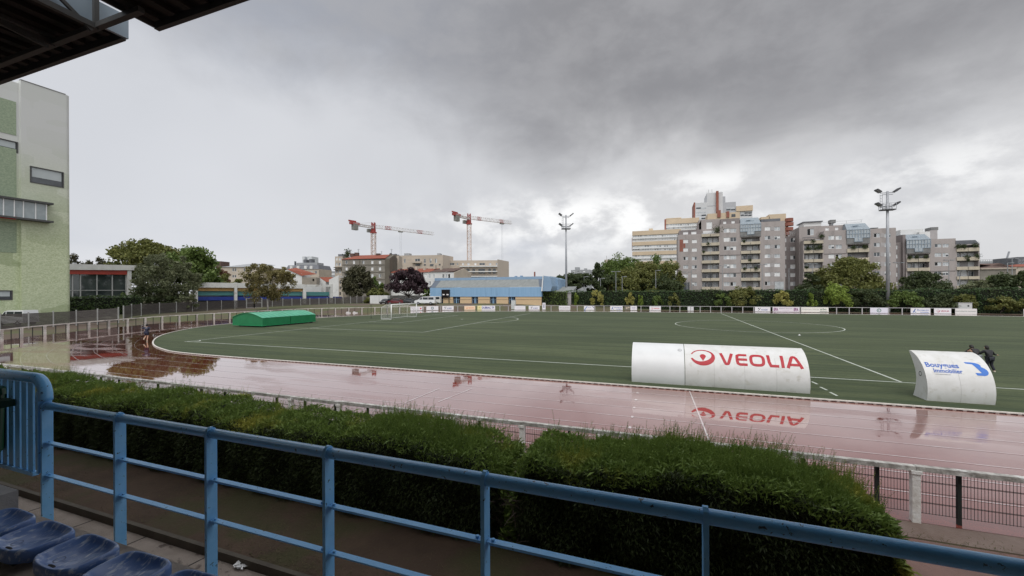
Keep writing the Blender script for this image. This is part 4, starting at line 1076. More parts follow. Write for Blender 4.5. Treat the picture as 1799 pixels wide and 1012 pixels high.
# tall clipped hedge on the far side
def hedge_quads(x0, x1, y0, y1, z0, z1, dens, size, wob=.0, faces=('front', 'top', 'ends')):
    P_ = []; N_ = []
    def face(n, o, u, v, nrm):
        s = rng.uniform(size=(n, 2)); p = np.array(o)+s[:, :1]*np.array(u)+s[:, 1:]*np.array(v)
        if wob: p = p+np.array(nrm)*(np.sin(p[:, :1]*1.7)*.5+np.sin(p[:, :1]*.63+2)*.8+np.sin(p[:, 2:]*2.1+p[:, :1]))*wob
        P_.append(p+rng.normal(size=(n, 3))*size*.45); N_.append(np.tile(nrm, (n, 1)))
    X, Yd, Z = x1-x0, y1-y0, z1-z0
    face(int(X*Z*dens), (x0, y0, z0), (X, 0, 0), (0, 0, Z), (0, -1, 0)); face(int(X*Yd*dens*.6), (x0, y0, z1), (X, 0, 0), (0, Yd, 0), (0, 0, 1))
    face(int(Yd*Z*dens), (x0, y0, z0), (0, Yd, 0), (0, 0, Z), (-1, 0, 0)); face(int(Yd*Z*dens), (x1, y0, z0), (0, Yd, 0), (0, 0, Z), (1, 0, 0))
    p = np.concatenate(P_); nn = np.concatenate(N_)
    return leaf_quads(p, size, nn*.8)
def clipped(name, label, px0, px1, y0, y1, zt, mat, dens=38, size=.20, grp=None):
    x0, x1 = ond(px0, 530, y0).x, ond(px1, 530, y0).x; o = thing(name, label, 'hedge', (x0, y0, 0), grp)
    mb = MB(); mb.box(x0+.2, y0+.2, 0, x1-.2, y1-.2, zt-.2); mb.build('shade_core', HCORE, o)
    quads_mesh('foliage', hedge_quads(x0, x1, y0, y1, .1, zt, dens, size, .10), LM[mat], o); return o
HG = pm('hedge leaves', (.022, .050, .015), (.060, .105, .030), .6, .55, island=.65, trans=.2, col3=(.055, .075, .020), c3=(.52, .68), s3=.22)
LM['hedge'] = HG
clipped('rounded_hedge', 'separate rounded green hedge block between the blue hall and the left light mast', 932, 995, 99.6, 102, 4.45, 'mid')
gh = 'tall clipped hedge blocks along the far side'
clipped('tall_hedge', 'tall dark clipped hedge block immediately right of the left light mast', 998, 1199, 101.2, 103.2, 4.45, 'hedge', grp=gh)
clipped('tall_hedge', 'tall dark clipped hedge block below the left part of the grey flats', 1200, 1420, 101.2, 103.2, 4.55, 'hedge', grp=gh)
clipped('tall_hedge', 'tall clipped hedge block behind the large olive tree, left of the right light mast', 1421, 1562, 101.2, 103.2, 4.5, 'hedge', grp=gh)
clipped('tall_hedge', 'rougher tall hedge block right of the right light mast', 1563, 1720, 101.2, 103.2, 4.5, 'hedge', grp=gh)
clipped('tall_hedge', 'tall hedge block running out of the picture on the right', 1721, 2150, 101.2, 103.2, 4.65, 'hedge', grp=gh)
def shrub(px, yt, w, Y, mat, label, base=0., shape='dome', nc=12, per=90, leaf=.2):
    return tree('shrub', label, 'shrub', px, yt, w, Y, mat, zb=base, shape=shape, nc=nc, per=per, leaf=leaf, th=.0, trunk=.06, group='shrubs growing out of the far hedge', spread=.34, limbs=5)
def SH_(px, yt, w, mat, label, **k):
    s = ond(px, yt, 100.6); Yd = -s.x*SY+s.y*CY; return shrub(px, yt, w, Yd, mat, label, **k)
SH_(1048, 508, 24, 'yellow', 'pale yellowish shrub in the hedge just right of the left light mast')
SH_(1013, 513, 10, 'lime', 'narrow light green strip in the hedge beside the left light mast', nc=7)
SH_(1107, 513, 18, 'yellow', 'cream flecked shrub in the hedge above the half dark board')
SH_(1125, 512, 10, 'lime', 'narrow bright yellow green shrub right of the cream flecked one', nc=7)
SH_(1155, 512, 20, 'mid', 'fresh green shrub in the hedge above the red lettered board', nc=9)
SH_(1184, 511, 20, 'olive', 'broad olive shrub in the hedge at the foot of the grey flats', nc=10)
SH_(1305, 498, 54, 'olive', 'tall loose shrub rising above the hedge below the glass balcony', nc=24)
SH_(1270, 508, 30, 'mid', 'low loose green shrub left of the tall loose shrub', nc=12)
SH_(1376, 509, 30, 'yellow', 'round yellow green shrub bulging out of the hedge below the flats', nc=16)
SH_(1469, 494, 40, 'lime', 'bright lime green shrub in front of the large olive tree', nc=22)
SH_(1520, 505, 50, 'dark', 'dark loose shrub left of the foot of the right light mast', nc=24)
SH_(1425, 512, 16, 'lime', 'small light green shrub left of the bright lime shrub', nc=7)
SH_(1590, 508, 50, 'mid', 'loose green shrub immediately right of the right light mast', nc=22)
SH_(1650, 512, 50, 'dark', 'dark feathery shrub behind the slanted blue emblem board', nc=22)
SH_(1690, 512, 36, 'olive', 'yellowish olive shrub above the small grey cabinet', nc=16)
SH_(1758, 517, 44, 'olive', 'spiky fountain shaped green shrub near the right edge', nc=18)
SH_(1792, 524, 30, 'olive', 'low green shrub cut by the right edge of the picture', nc=12)

# hedge behind the left fence, in front of the glass pavilion
def quad_hedge(name, label, A, B_, w, z0, z1, mat, dens=40, size=.2):
    A, B_ = Vector(A), Vector(B_); d = (B_-A); L_ = d.length; ang = math.atan2(d.y, d.x)
    o = thing(name, label, 'hedge', (A.x, A.y, z0)); h = z1-z0
    q = hedge_quads(0, L_, 0, w, 0, h, dens, size, .12); Rm = np.array([[math.cos(ang), math.sin(ang), 0], [-math.sin(ang), math.cos(ang), 0], [0, 0, 1]])
    q = q@Rm+np.array((A.x, A.y, z0)); quads_mesh('foliage', q, LM[mat], o)
    mb = MB(); u = d.normalized(); n = Vector((-u.y, u.x, 0)); c = (A+B_)/2+n*w/2; mb.obox((c.x, c.y, z0+h/2-.1), u*(L_/2-.25), n*(w/2-.2), (0, 0, h/2-.12)); mb.build('shade_core', HCORE, o); return o
LM['hedge_left'] = pm('laurel leaves', (.035, .07, .02), (.09, .13, .04), .6, .45, island=.7, trans=.2)
a, b = onY(100, 520, 66), onY(250, 520, 80)
quad_hedge('laurel_hedge', 'glossy green hedge behind the dark mesh fence below the pavilion glass', (a.x, a.y, .3), (b.x, b.y, .3), 2.5, .3, 3.9, 'hedge_left')

# ---- yew hedge in front of the railing: thousands of short shoots
YEWD = pm('shaded old yew needles', (.020, .032, .010), (.050, .068, .020), 1.6, .55, island=.55, trans=.12, spec=.3)  # darker face needles: old growth, with shade put into the colour
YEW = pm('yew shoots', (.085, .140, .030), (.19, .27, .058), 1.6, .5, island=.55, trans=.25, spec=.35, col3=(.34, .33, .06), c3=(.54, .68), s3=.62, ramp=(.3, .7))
def height(x):
    # top of the hedge along the fence; gentle waves
    return 1.62+.15*np.clip((x+4.6)/2.2, 0, 1)+.05*np.clip(-x-16, 0, 1)+.06*np.sin(x*.9)+.06*np.sin(x*2.3+1)+.04*np.sin(x*5.1)+.03*np.sin(x*11.)
def yew(name, label, x0, x1, dens, e0=.12, e1=.12):
    hf = lambda x: 1-e0*np.clip(1-(x-x0)/.7, 0, 1)**2-e1*np.clip(1-(x1-x)/1.3, 0, 1)**1.5
    yA, yB = 6.62, 8.15
    o = thing(name, label, 'hedge', (x0, yA, 0), 'yew hedges between the stand and the track')
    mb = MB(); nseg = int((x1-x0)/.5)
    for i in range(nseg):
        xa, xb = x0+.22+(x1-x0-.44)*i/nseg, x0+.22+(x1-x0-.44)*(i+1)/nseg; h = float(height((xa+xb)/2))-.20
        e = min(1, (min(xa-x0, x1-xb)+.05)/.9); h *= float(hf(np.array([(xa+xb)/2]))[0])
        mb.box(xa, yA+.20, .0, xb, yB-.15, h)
    mb.build('shade_core', HCORE, o)
    V = []
    def shoots(base, dirn, L_, Wd):
        n = len(base); dn = dirn/np.linalg.norm(dirn, axis=1)[:, None]; s = np.cross(dn, unit(n)); s /= np.linalg.norm(s, axis=1)[:, None]
        droop = np.zeros_like(dn); droop[:, 2] = -L_*.18
        mid = base+dn*(L_*.55)[:, None]; tip = base+dn*L_[:, None]+droop
        V.append(np.stack([base, mid-s*Wd[:, None], tip, mid+s*Wd[:, None]], 1))
    X = x1-x0
    def sm(x):                            # ends slope off
        return np.clip((np.minimum(x-x0, x1-x)+.05)/.9, 0, 1)
    # near face, its shade put into the darker needle colour; far face thin
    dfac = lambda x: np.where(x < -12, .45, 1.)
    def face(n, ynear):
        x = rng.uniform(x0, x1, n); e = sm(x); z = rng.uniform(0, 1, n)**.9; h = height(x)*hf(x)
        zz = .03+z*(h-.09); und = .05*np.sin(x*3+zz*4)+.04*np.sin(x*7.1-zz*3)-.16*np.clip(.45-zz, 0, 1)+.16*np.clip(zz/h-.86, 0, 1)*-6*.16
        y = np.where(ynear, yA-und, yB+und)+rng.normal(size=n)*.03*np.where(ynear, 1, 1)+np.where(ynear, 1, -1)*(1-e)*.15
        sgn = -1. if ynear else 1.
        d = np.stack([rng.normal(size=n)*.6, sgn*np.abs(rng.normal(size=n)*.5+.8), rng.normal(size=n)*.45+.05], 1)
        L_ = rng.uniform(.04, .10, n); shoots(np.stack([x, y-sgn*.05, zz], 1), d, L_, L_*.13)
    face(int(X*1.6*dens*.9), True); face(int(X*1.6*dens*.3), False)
    q = np.concatenate(V); quads_mesh('shaded_old_growth', q, YEWD, o); V.clear()
    n = int(X*1.6*dens*1.05); x = rng.uniform(x0, x1, n); y = rng.uniform(yA-.05, yB+.05, n); e = sm(x)
    ed = np.clip(np.minimum(y-yA, yB-y)/.22+.25, 0, 1)
    z = height(x)*hf(x)-(1-ed)**2*.22+.03*np.sin(y*9+x*4)+rng.normal(size=n)*.02
    d = np.stack([rng.normal(size=n)*.55+.1, rng.normal(size=n)*.55, np.abs(rng.normal(size=n)*.3+.75)], 1); L_ = rng.uniform(.05, .14, n)
    shoots(np.stack([x, y, z-.05], 1), d, L_, L_*.095)
    n = int(X*1.5*dens*.10); x = rng.uniform(x0+.1, x1-.1, n); y = rng.uniform(yA-.03, yB+.03, n); z = height(x)*hf(x)-.03; d = np.stack([rng.normal(size=n)*.45+.25, rng.normal(size=n)*.4-.1, np.abs(rng.normal(size=n)*.3+.6)], 1); L_ = rng.uniform(.12, .24, n); shoots(np.stack([x, y, z-.05], 1), d, L_, L_*.07)
    # ends
    for xe, sg in ((x0, -1.), (x1, 1.)):
        n = int(1.5*1.5*dens); y = rng.uniform(yA+.1, yB-.1, n); zz = rng.uniform(.03, 1, n)*height(xe)*.78
        bulge = .20*np.sin(np.clip(zz/1.2, 0, 1)*math.pi)-.12
        d = np.stack([sg*np.abs(rng.normal(size=n)*.4+.8), rng.normal(size=n)*.6, rng.normal(size=n)*.4+.2], 1); L_ = rng.uniform(.06, .15, n)
        shoots(np.stack([xe+sg*bulge-sg*.02+rng.normal(size=n)*.03, y, zz], 1), d, L_, L_*.15)
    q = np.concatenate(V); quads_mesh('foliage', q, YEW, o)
    # uncut shoots standing up in tufts
    V2 = []
    tuft = [c for c in (-19, -15.5, -13.2, -11.8, -8.9, -5.6, -4.9, -4.2, -3.6, -1.2, -.4, .3, .9, 1.5, 2.1, 2.6) if x0 < c < x1]
    base = []
    for c in tuft:
        m = 230 if c > -6 else 120
        base.append(np.stack([np.clip(rng.normal(c, .42, m), x0+.1, x1-.15), rng.uniform(yA+.25, yB-.02, m)], 1))
    m = int(X*26); base.append(np.stack([rng.uniform(x0+.1, x1-.1, m), rng.uniform(yA+.1, yB, m)], 1))
    base = np.concatenate(base); n = len(base); hh = height(base[:, 0])*hf(base[:, 0])-.06
    L_ = rng.uniform(.14, .50, n)*rng.uniform(.6, 1., n); lean = rng.normal(size=(n, 2))*.22; lean[:, 0] += .12
    for k in range(15):
        t = k/15; w_ = .024*(1-t*.5)
        p = np.stack([base[:, 0]+lean[:, 0]*L_*t*1.2, base[:, 1]+lean[:, 1]*L_*t, hh+L_*t], 1)
        for sg in (-1, 1):
            th_ = rng.uniform(0, 6.283, n); dx = np.stack([np.cos(th_)*w_*1.2, np.sin(th_)*w_*1.2, np.full(n, w_*.75)], 1)
            up = np.zeros((n, 3)); up[:, 2] = .0045
            V2.append(np.stack([p, p+dx*.5+up, p+dx, p+dx*.5-up], 1))
    # the stems themselves
    p0 = np.stack([base[:, 0], base[:, 1], hh-.05], 1); p1 = np.stack([base[:, 0]+lean[:, 0]*L_*1.2, base[:, 1]+lean[:, 1]*L_, hh+L_], 1)
    s = np.array((.0028, 0, 0)); V2.append(np.stack([p0-s, p0+s, p1+s*.4, p1-s*.4], 1))
    quads_mesh('long_shoots', np.concatenate(V2), YEW, o)
    return o
yew('yew_hedge', 'long dark green yew hedge behind the blue railing, running out of the left edge', -27, -2.66, 1900, e1=.2)
yew('yew_hedge', 'shorter yew hedge with tall uncut shoots, ending in the lower right of the picture', -2.42, 2.95, 3200, e0=.18, e1=.26)
# bare twigs in the gap between the two hedges
mb = MB()
for i in range(110):
    p = Vector((-2.55+random.uniform(-.2, .2), random.uniform(6.6, 7.4), random.uniform(.1, .9))); pts = [p]; d = Vector((random.uniform(-1, 1), random.uniform(-.8, .2), random.uniform(.2, 1))).normalized()
    for k in range(3): d = (d+Vector((random.uniform(-.5, .5), random.uniform(-.5, .5), random.uniform(-.3, .3)))).normalized(); pts.append(pts[-1]+d*.13)
    mb.tube(pts, [.006, .005, .004, .002], 4, caps=False)
tag(mb.build('bare_twigs', pm('twig', (.10, .075, .065)), origin=(-2.5, 7, 0)), 'bare brown twigs in the gap between the two yew hedges', 'twigs')
tb_ = None
# rough grass and litter on the ground below the hedge
n = 16000; x = rng.uniform(-26, 3.6, n); y = 5.06+rng.uniform(0, 1, n)**1.3*2.0; keep = (np.sin(x*1.7)+np.sin(x*.6+y*2.)+rng.normal(size=n)*.6) > -.1; x, y = x[keep], y[keep]; n = len(x)
b = np.stack([x, y, np.full(n, .003)], 1); th_ = rng.uniform(0, 6.283, n); L_ = rng.uniform(.02, .06, n)
dv_ = np.stack([np.cos(th_)*L_*1.2, np.sin(th_)*L_*1.2, L_*.7], 1); s = np.stack([-np.sin(th_), np.cos(th_), np.zeros(n)], 1)*.004
gsm = quads_mesh('grass', np.stack([b-s, b+s, b+dv_*.6+s*.7, b+dv_], 1), pm('rough grass', (.05, .055, .02), (.12, .09, .045), 2, .8, island=.8)); tag(gsm, 'thin rough grass and moss on the bare earth below the yew hedge', 'grass', kind='stuff')
n = 9000; x = rng.uniform(-60, 14, n); y = 9.45+np.abs(rng.normal(size=n))*.18; 
b = np.stack([x, y, np.full(n, .01)], 1); th_ = rng.uniform(0, 6.283, n); L_ = rng.uniform(.02, .07, n)
dv_ = np.stack([np.cos(th_)*L_*1.1, np.sin(th_)*L_*1.1, L_*.5], 1); s = np.stack([-np.sin(th_), np.cos(th_), np.zeros(n)], 1)*.004
gsm = quads_mesh('grass', np.stack([b-s, b+s, b+dv_*.6+s*.7, b+dv_], 1), MATS['rough grass']); tag(gsm, 'sparse weeds along the foot of the wire mesh fence', 'weeds', kind='stuff')
# ------------------------------------------------------------------ buildings
M['grey_tile'] = pm('grey pink render', (.32, .285, .272), (.37, .33, .315), .7, .8, bump=.2, bscale=4, col3=(.24, .215, .205), c3=(.54, .70), s3=.22, stretch=(1, 1, .35))
M['grey_dark'] = pm('darker grey render', (.20, .175, .17), (.24, .21, .205), .7, .8, col3=(.16, .14, .14), c3=(.55, .7), s3=.2)
M['beige_par'] = pm('beige parapet', (.50, .44, .34), (.42, .37, .29), .9, .7, col3=(.30, .27, .22), c3=(.6, .75), s3=.7)
M['frame_white'] = pm('window frame white', (.70, .71, .71), rough=.4)
M['shutter'] = pm('closed shutter', (.74, .74, .74), (.66, .66, .66), 3, .5)
M['curtain'] = pm('curtained pane', (.52, .54, .55), (.34, .36, .38), .9, .15, spec=.8)
M['glass_dark'] = pm('dark pane', (.025, .03, .035), (.06, .07, .08), .6, .06, spec=.9)
M['open_dark'] = pm('open window', (.008, .008, .009))
M['glass_blue'] = pm('blue glass roof', (.17, .205, .235), (.21, .25, .28), .8, .12, spec=.9)
M['glass_pale'] = pm('pale glazing', (.40, .44, .46), (.28, .31, .335), .8, .12, spec=.9)
M['conc_stain'] = pm('stained concrete', (.22, .22, .215), (.15, .15, .15), .8, .85)
M['peach'] = pm('peach band', (.56, .45, .32), (.51, .41, .295), .3, .7, col3=(.44, .36, .27), c3=(.6, .75), s3=.15)
M['white_wall'] = pm('white wall', (.66, .66, .65), (.58, .58, .57), .5, .6, col3=(.46, .46, .45), c3=(.6, .75), s3=.25)
M['red_brown'] = pm('red brown render', (.27, .10, .068), (.22, .08, .058), .5, .7)
M['tile_red'] = pm('red roof tiles', (.27, .075, .042), (.20, .06, .038), 1.1, .8, bump=.5, bscale=8, stretch=(1, 1, 2))
M['tile_brown'] = pm('brown roof tiles', (.075, .045, .038), (.12, .075, .06), .9, .8)
M['slate'] = pm('zinc slate roof', (.10, .105, .12), (.14, .145, .16), .6, .6)
M['zinc'] = pm('pale zinc roof', (.26, .27, .28), (.32, .33, .34), .3, .5)
M['stone'] = pm('pale stone wall', (.47, .41, .34), (.40, .35, .29), .4, .8, col3=(.33, .29, .25), c3=(.58, .7), s3=.3)
M['grey_house'] = pm('grey brown render wall', (.235, .215, .185), (.19, .175, .15), .5, .85, col3=(.29, .27, .235), c3=(.6, .7), s3=.3)
M['gable'] = pm('dark party wall', (.13, .115, .09), (.10, .088, .07), .4, .9)
M['newbuild'] = pm('beige brick', (.47, .40, .325), (.40, .345, .285), .25, .8, stretch=(.4, .4, 3))

class Plane:
    """a vertical plane; s runs along it from p0, n points towards the viewer"""
    def __init__(s, p0, d): s.p = Vector(p0); s.d = Vector(d).normalized(); s.n = Vector((s.d.y, -s.d.x, 0))
    def sz(s, px, py):
        a, b, k = ray(px, py); r = Vector((a, b, 0)); den = r.dot(s.n); t = (s.p-Vector((0, 0, 0))).dot(s.n)/den
        q = r*t; return (q-Vector((s.p.x, s.p.y, 0))).dot(s.d), H+k*t
    def at(s, u, z, o=0.): return Vector((s.p.x, s.p.y, 0))+s.d*u+s.n*o+Vector((0, 0, z))
    def rect(s, px0, py0, px1, py1):
        m = (px0+px1)/2; n = (py0+py1)/2
        return s.sz(px0, n)[0], s.sz(m, py1)[1], s.sz(px1, n)[0], s.sz(m, py0)[1]
    def back(s, d): return Plane(s.p-s.n*d, s.d)
def PD(D): return Plane((0, D, 0), (1, 0, 0))          # parallel to the pitch
def PV(px, Y, ang=0.):                                  # facing the viewer at distance Y, turned by ang
    p = onY(px, 510, Y); return Plane((p.x, p.y, 0), (math.cos(YAW+ang), math.sin(YAW+ang), 0))
def fbox(mb, pl, u0, z0, u1, z1, o0, o1):              # box in plane coordinates, o = towards the viewer
    c = pl.at((u0+u1)/2, (z0+z1)/2, (o0+o1)/2); mb.obox(c, pl.d*(u1-u0)/2, pl.n*(o1-o0)/2, (0, 0, (z1-z0)/2))
def wall_holes(mb, pl, u0, z0, u1, z1, holes, reveal=.18, o=0.):
    us = sorted({u0, u1, *[min(max(h[0], u0), u1) for h in holes], *[min(max(h[2], u0), u1) for h in holes]})
    zs = sorted({z0, z1, *[min(max(h[1], z0), z1) for h in holes], *[min(max(h[3], z0), z1) for h in holes]})
    for i in range(len(us)-1):
        for j in range(len(zs)-1):
            cu, cz = (us[i]+us[i+1])/2, (zs[j]+zs[j+1])/2
            if any(h[0] < cu < h[2] and h[1] < cz < h[3] for h in holes): continue
            mb.quad(pl.at(us[i], zs[j], o), pl.at(us[i+1], zs[j], o), pl.at(us[i+1], zs[j+1], o), pl.at(us[i], zs[j+1], o))
    for a, b, c, d in holes:
        r = reveal if not isinstance(reveal, dict) else reveal.get((a, b, c, d), .18)
        P4 = [(a, b), (c, b), (c, d), (a, d)]
        for k in range(4): (x0, y0), (x1, y1) = P4[k], P4[(k+1) % 4]; mb.quad(pl.at(x0, y0, o), pl.at(x1, y1, o), pl.at(x1, y1, o-r), pl.at(x0, y0, o-r))
def block(o, pl, u0, z0, u1, z1, depth, mat, holes=(), name='wall', reveal=.18, slope=0.):
    mb = MB(); wall_holes(mb, pl, u0, z0, u1, z1, list(holes), reveal)
    B = [pl.at(u0, z0, -depth), pl.at(u1, z0, -depth), pl.at(u1, z1, -depth), pl.at(u0, z1, -depth)]; A = [pl.at(u0, z0), pl.at(u1, z0), pl.at(u1, z1), pl.at(u0, z1)]
    mb.quad(A[3], A[2], B[2], B[3]); mb.quad(A[0], A[3], B[3], B[0]); mb.quad(A[1], B[1], B[2], A[2]); mb.quad(B[0], B[3], B[2], B[1])
    return mb.build(name, mat, o, recalc=False)
def window(o, pl, h, kind='g', inset=.12, mull=2, fr=.07, trans=0):
    a, b, c, d = h; mb = MB(); mb.mi = 0
    fbox(mb, pl, a, b, a+fr, d, -inset-.03, -inset+.03); fbox(mb, pl, c-fr, b, c, d, -inset-.03, -inset+.03)
    fbox(mb, pl, a+fr, b, c-fr, b+fr, -inset-.03, -inset+.03); fbox(mb, pl, a+fr, d-fr, c-fr, d, -inset-.03, -inset+.03)
    for k in range(1, mull): x = a+(c-a)*k/mull; fbox(mb, pl, x-fr*.6, b+fr, x+fr*.6, d-fr, -inset-.03, -inset+.035)
    if trans: z = b+(d-b)*trans; fbox(mb, pl, a+fr, z-.03, c-fr, z+.03, -inset-.03, -inset+.037)
    cells = [(a+fr+(c-a-2*fr)*k/mull, a+fr+(c-a-2*fr)*(k+1)/mull) for k in range(mull)]
    ks = []
    for k, (x0, x1) in enumerate(cells):
        if kind == 'w': t = 1
        elif kind == 'o': t = 3 if k == 0 else 2
        elif kind == 'd': t = 4
        else: t = random.choice([2, 2, 4, 2, 1, 2, 1, 4])
        if t == 1 and kind != 'w' and random.random() < .5:
            z = b+(d-b)*random.uniform(.3, .7); mb.mi = 1; mb.quad(pl.at(x0, z, -inset), pl.at(x1, z, -inset), pl.at(x1, d-fr, -inset), pl.at(x0, d-fr, -inset)); mb.mi = 4
            mb.quad(pl.at(x0, b+fr, -inset-.01), pl.at(x1, b+fr, -inset-.01), pl.at(x1, z, -inset-.01), pl.at(x0, z, -inset-.01)); continue
        mb.mi = t; mb.quad(pl.at(x0, b+fr, -inset), pl.at(x1, b+fr, -inset), pl.at(x1, d-fr, -inset), pl.at(x0, d-fr, -inset))
    return mb.build('window', [M['frame_white'], M['shutter'], M['curtain'], M['open_dark'], M['glass_dark']], o, recalc=False)
def win_section(o, pl, px0, px1, ytop, cols, rows, mat, depth=12, zb=0., kinds='', joint=(), ybot=None, between=None):
    """windows given by columns (px0, px1) and rows (y0, y1) of the picture"""
    u0, _, u1, z1 = pl.rect(px0, ytop, px1, ytop+.01); holes = []; ks = []
    i = 0
    for (a, b) in rows:
        for (c, d) in cols:
            h = pl.rect(c, a, d, b); k = kinds[i % len(kinds)] if kinds else random.choice('gggwgg'); i += 1
            if k == '-': continue
            holes.append(h); ks.append(k)
    block(o, pl, u0, zb, u1, z1, depth, mat, holes)
    for h, k in zip(holes, ks): window(o, pl, h, k)
    if between:
        for (a, b) in rows:
            h = pl.rect(between[0], a, between[1], b); mb = MB(); fbox(mb, pl, h[0]+.04, h[1], h[2]-.04, h[3], .003, .03); mb.build('infill_panel', M['conc_pale'], o)
    for y in joint:
        h = pl.rect(px0, y-.5, px1, y+.5); mb = MB(); fbox(mb, pl, h[0], h[1], h[2], h[3], .003, .10); mb.build('ledge', M['grey_dark'], o)
    return u0, u1, z1
M['conc_pale'] = pm('pale infill', (.38, .36, .355), (.33, .31, .31), 1.2, .8)
def balcony_section(o, pl, px0, px1, ytop, pars, mat, depth=12, rec=1.6, zb=0., plants=()):
    """recessed loggias; pars = list of (y0, y1) of the beige parapets, top to bottom"""
    u0, _, u1, z1 = pl.rect(px0, ytop, px1, ytop+.01); s = .25; bp = pl.back(rec)
    zt0 = pl.sz((px0+px1)/2, pars[0][0])[1]
    mb = MB(); wall_holes(mb, pl, u0, zb, u1, z1, [(u0+s, zb+.02, u1-s, z1-.25)], rec); A = [pl.at(u0, zb), pl.at(u0, z1), pl.at(u0, z1, -depth), pl.at(u0, zb, -depth)]; mb.quad(*A)
    mb.quad(pl.at(u1, zb), pl.at(u1, zb, -depth), pl.at(u1, z1, -depth), pl.at(u1, z1)); mb.quad(pl.at(u0, z1), pl.at(u1, z1), pl.at(u1, z1, -depth), pl.at(u0, z1, -depth))
    mb.build('loggia_frame', mat, o, recalc=False)
    zs = [(pl.rect(px0, a, px1, b)[1], pl.rect(px0, a, px1, b)[3]) for a, b in pars]
    hs = []; allz = [z1-.1]+[z[1] for z in zs]
    for k, (za, zb_) in enumerate(zs):
        top = allz[k]-(0 if k == 0 else 1.05) if k else z1-.4
        if k: top = zs[k-1][0]-.12
        n = 3; w = (u1-u0-2*s)/n
        for j in range(n):
            if random.random() < .12: continue
            hs.append((u0+s+w*j+.12*w, za+.12+.1, u0+s+w*(j+1)-.06*w, max(top-.22, za+1.4)))
    mb = MB(); wall_holes(mb, bp, u0+s, zb, u1-s, z1-.2, hs, .1); mb.build('back_wall', M['conc_pale'], o, recalc=False)
    for h in hs: window(o, bp, h, random.choice('gggdgw'), inset=.06, mull=random.choice((1, 2, 2)))
    for za, zb_ in zs:
        mb = MB(); fbox(mb, pl, u0+s, za-.12, u1-s, za+.06, -rec+.02, .02); mb.mi = 1
        m = (u0+u1)/2; 
        for x0, x1 in ((u0+.12, m-.06), (m+.06, u1-.12)): fbox(mb, pl, x0, za-.02, x1, zb_, .025, .22)
        mb.build('balcony', [M['conc_stain'], M['beige_par']], o)
    for (px, py, w) in plants:
        u, z = pl.sz(px, py); r = w/2/F*100; pts = np.array(pl.at(u, z, .1))+rng.normal(size=(260, 3))*r*.5; quads_mesh('balcony_plants', leaf_quads(pts, .2), LM['dark'], o)
    return u0, u1, z1
def glass_bay(o, pl, px0, px1, yr0, yr1, yg, yc, yd, slant=10, depth=11):
    """sloping glass roof (rows yr0..yr1), glazing to yg, concrete sill to yc, a glazed door down to yd"""
    u0, _, u1, z1 = pl.rect(px0, yr1, px1, yr1+.01); zt = pl.sz((px0+px1)/2, yr0)[1]; zg = pl.sz((px0+px1)/2, yg)[1]; zc = pl.sz((px0+px1)/2, yc)[1]; zd = pl.sz((px0+px1)/2, yd)[1]
    mb = MB(); mb.quad(pl.at(u0, z1, .3), pl.at(u1, z1, .3), pl.at(u1-.3, zt, -2.0), pl.at(u0+.3, zt, -2.0))
    mb.quad(pl.at(u0+.3, zt, -2.0), pl.at(u1-.3, zt, -2.0), pl.at(u1-.3, zt, -depth), pl.at(u0+.3, zt, -depth))
    mb.quad(pl.at(u0, z1, .3), pl.at(u0+.3, zt, -2), pl.at(u0+.3, zt, -depth), pl.at(u0, z1, -depth)); mb.quad(pl.at(u1, z1, .3), pl.at(u1, z1, -depth), pl.at(u1-.3, zt, -depth), pl.at(u1-.3, zt, -2))
    mb.build('glass_roof', M['glass_blue'], o, recalc=False)
    mb = MB(); n = 8
    for k in range(n+1): x = u0+(u1-u0)*k/n; xx = u0+.3+(u1-u0-.6)*k/n; mb.bar(pl.at(x, z1, .32), pl.at(xx, zt, -1.98), .03)
    mb.bar(pl.at(u0+1.4, (z1+zt)/2, -.8), pl.at(u1-1.6, (z1+zt)/2, -.8), .12)
    mb.bar(pl.at(u0+1.8, (z1+zt*1.4)/2.4, -.8), pl.at(u0+3.0, (z1+zt*1.6)/2.6, -.9), .45, .1)
    for k in range(n+1): x = u0+(u1-u0)*k/n; fbox(mb, pl, x-.05, zg, x+.05, z1, .25, .35)
    for z in (zg+.03, (z1+zg)/2, z1-.05): fbox(mb, pl, u0, z-.05, u1, z+.05, .251, .36)
    m = (u0+u1)/2
    for x in (m-.9, m, m+.9): fbox(mb, pl, x-.05, zd, x+.05, zg, .37, .45)
    fbox(mb, pl, m-.95, zd-.05, m+.95, zd+.04, .37, .46); mb.build('glazing_bars', pm('bay frame', (.30, .36, .42)), o)
    mb = MB(); fbox(mb, pl, u0, zg+.05, u1, z1, .10, .22); fbox(mb, pl, m-.9, zd, m+.9, zg, .30, .36); mb.build('glazing', M['glass_pale'], o)
    mb = MB(); fbox(mb, pl, u0, zc, u1, zg, -depth, .25); mb.build('sill_wall', M['conc_stain'], o)
    mb = MB(); fbox(mb, pl, u0+.1, zg, u1-.1, z1, -depth, -.3); mb.build('rear_wall', M['grey_dark'], o)
def roofbox(o, pl, px0, px1, y0, y1, mat, back=3, depth=6, name='roof_box'):
    p2 = pl.back(back); h = p2.rect(px0, y0, px1, y1); mb = MB(); fbox(mb, p2, h[0], h[1], h[2], h[3], -depth, 0); return mb.build(name, mat, o)

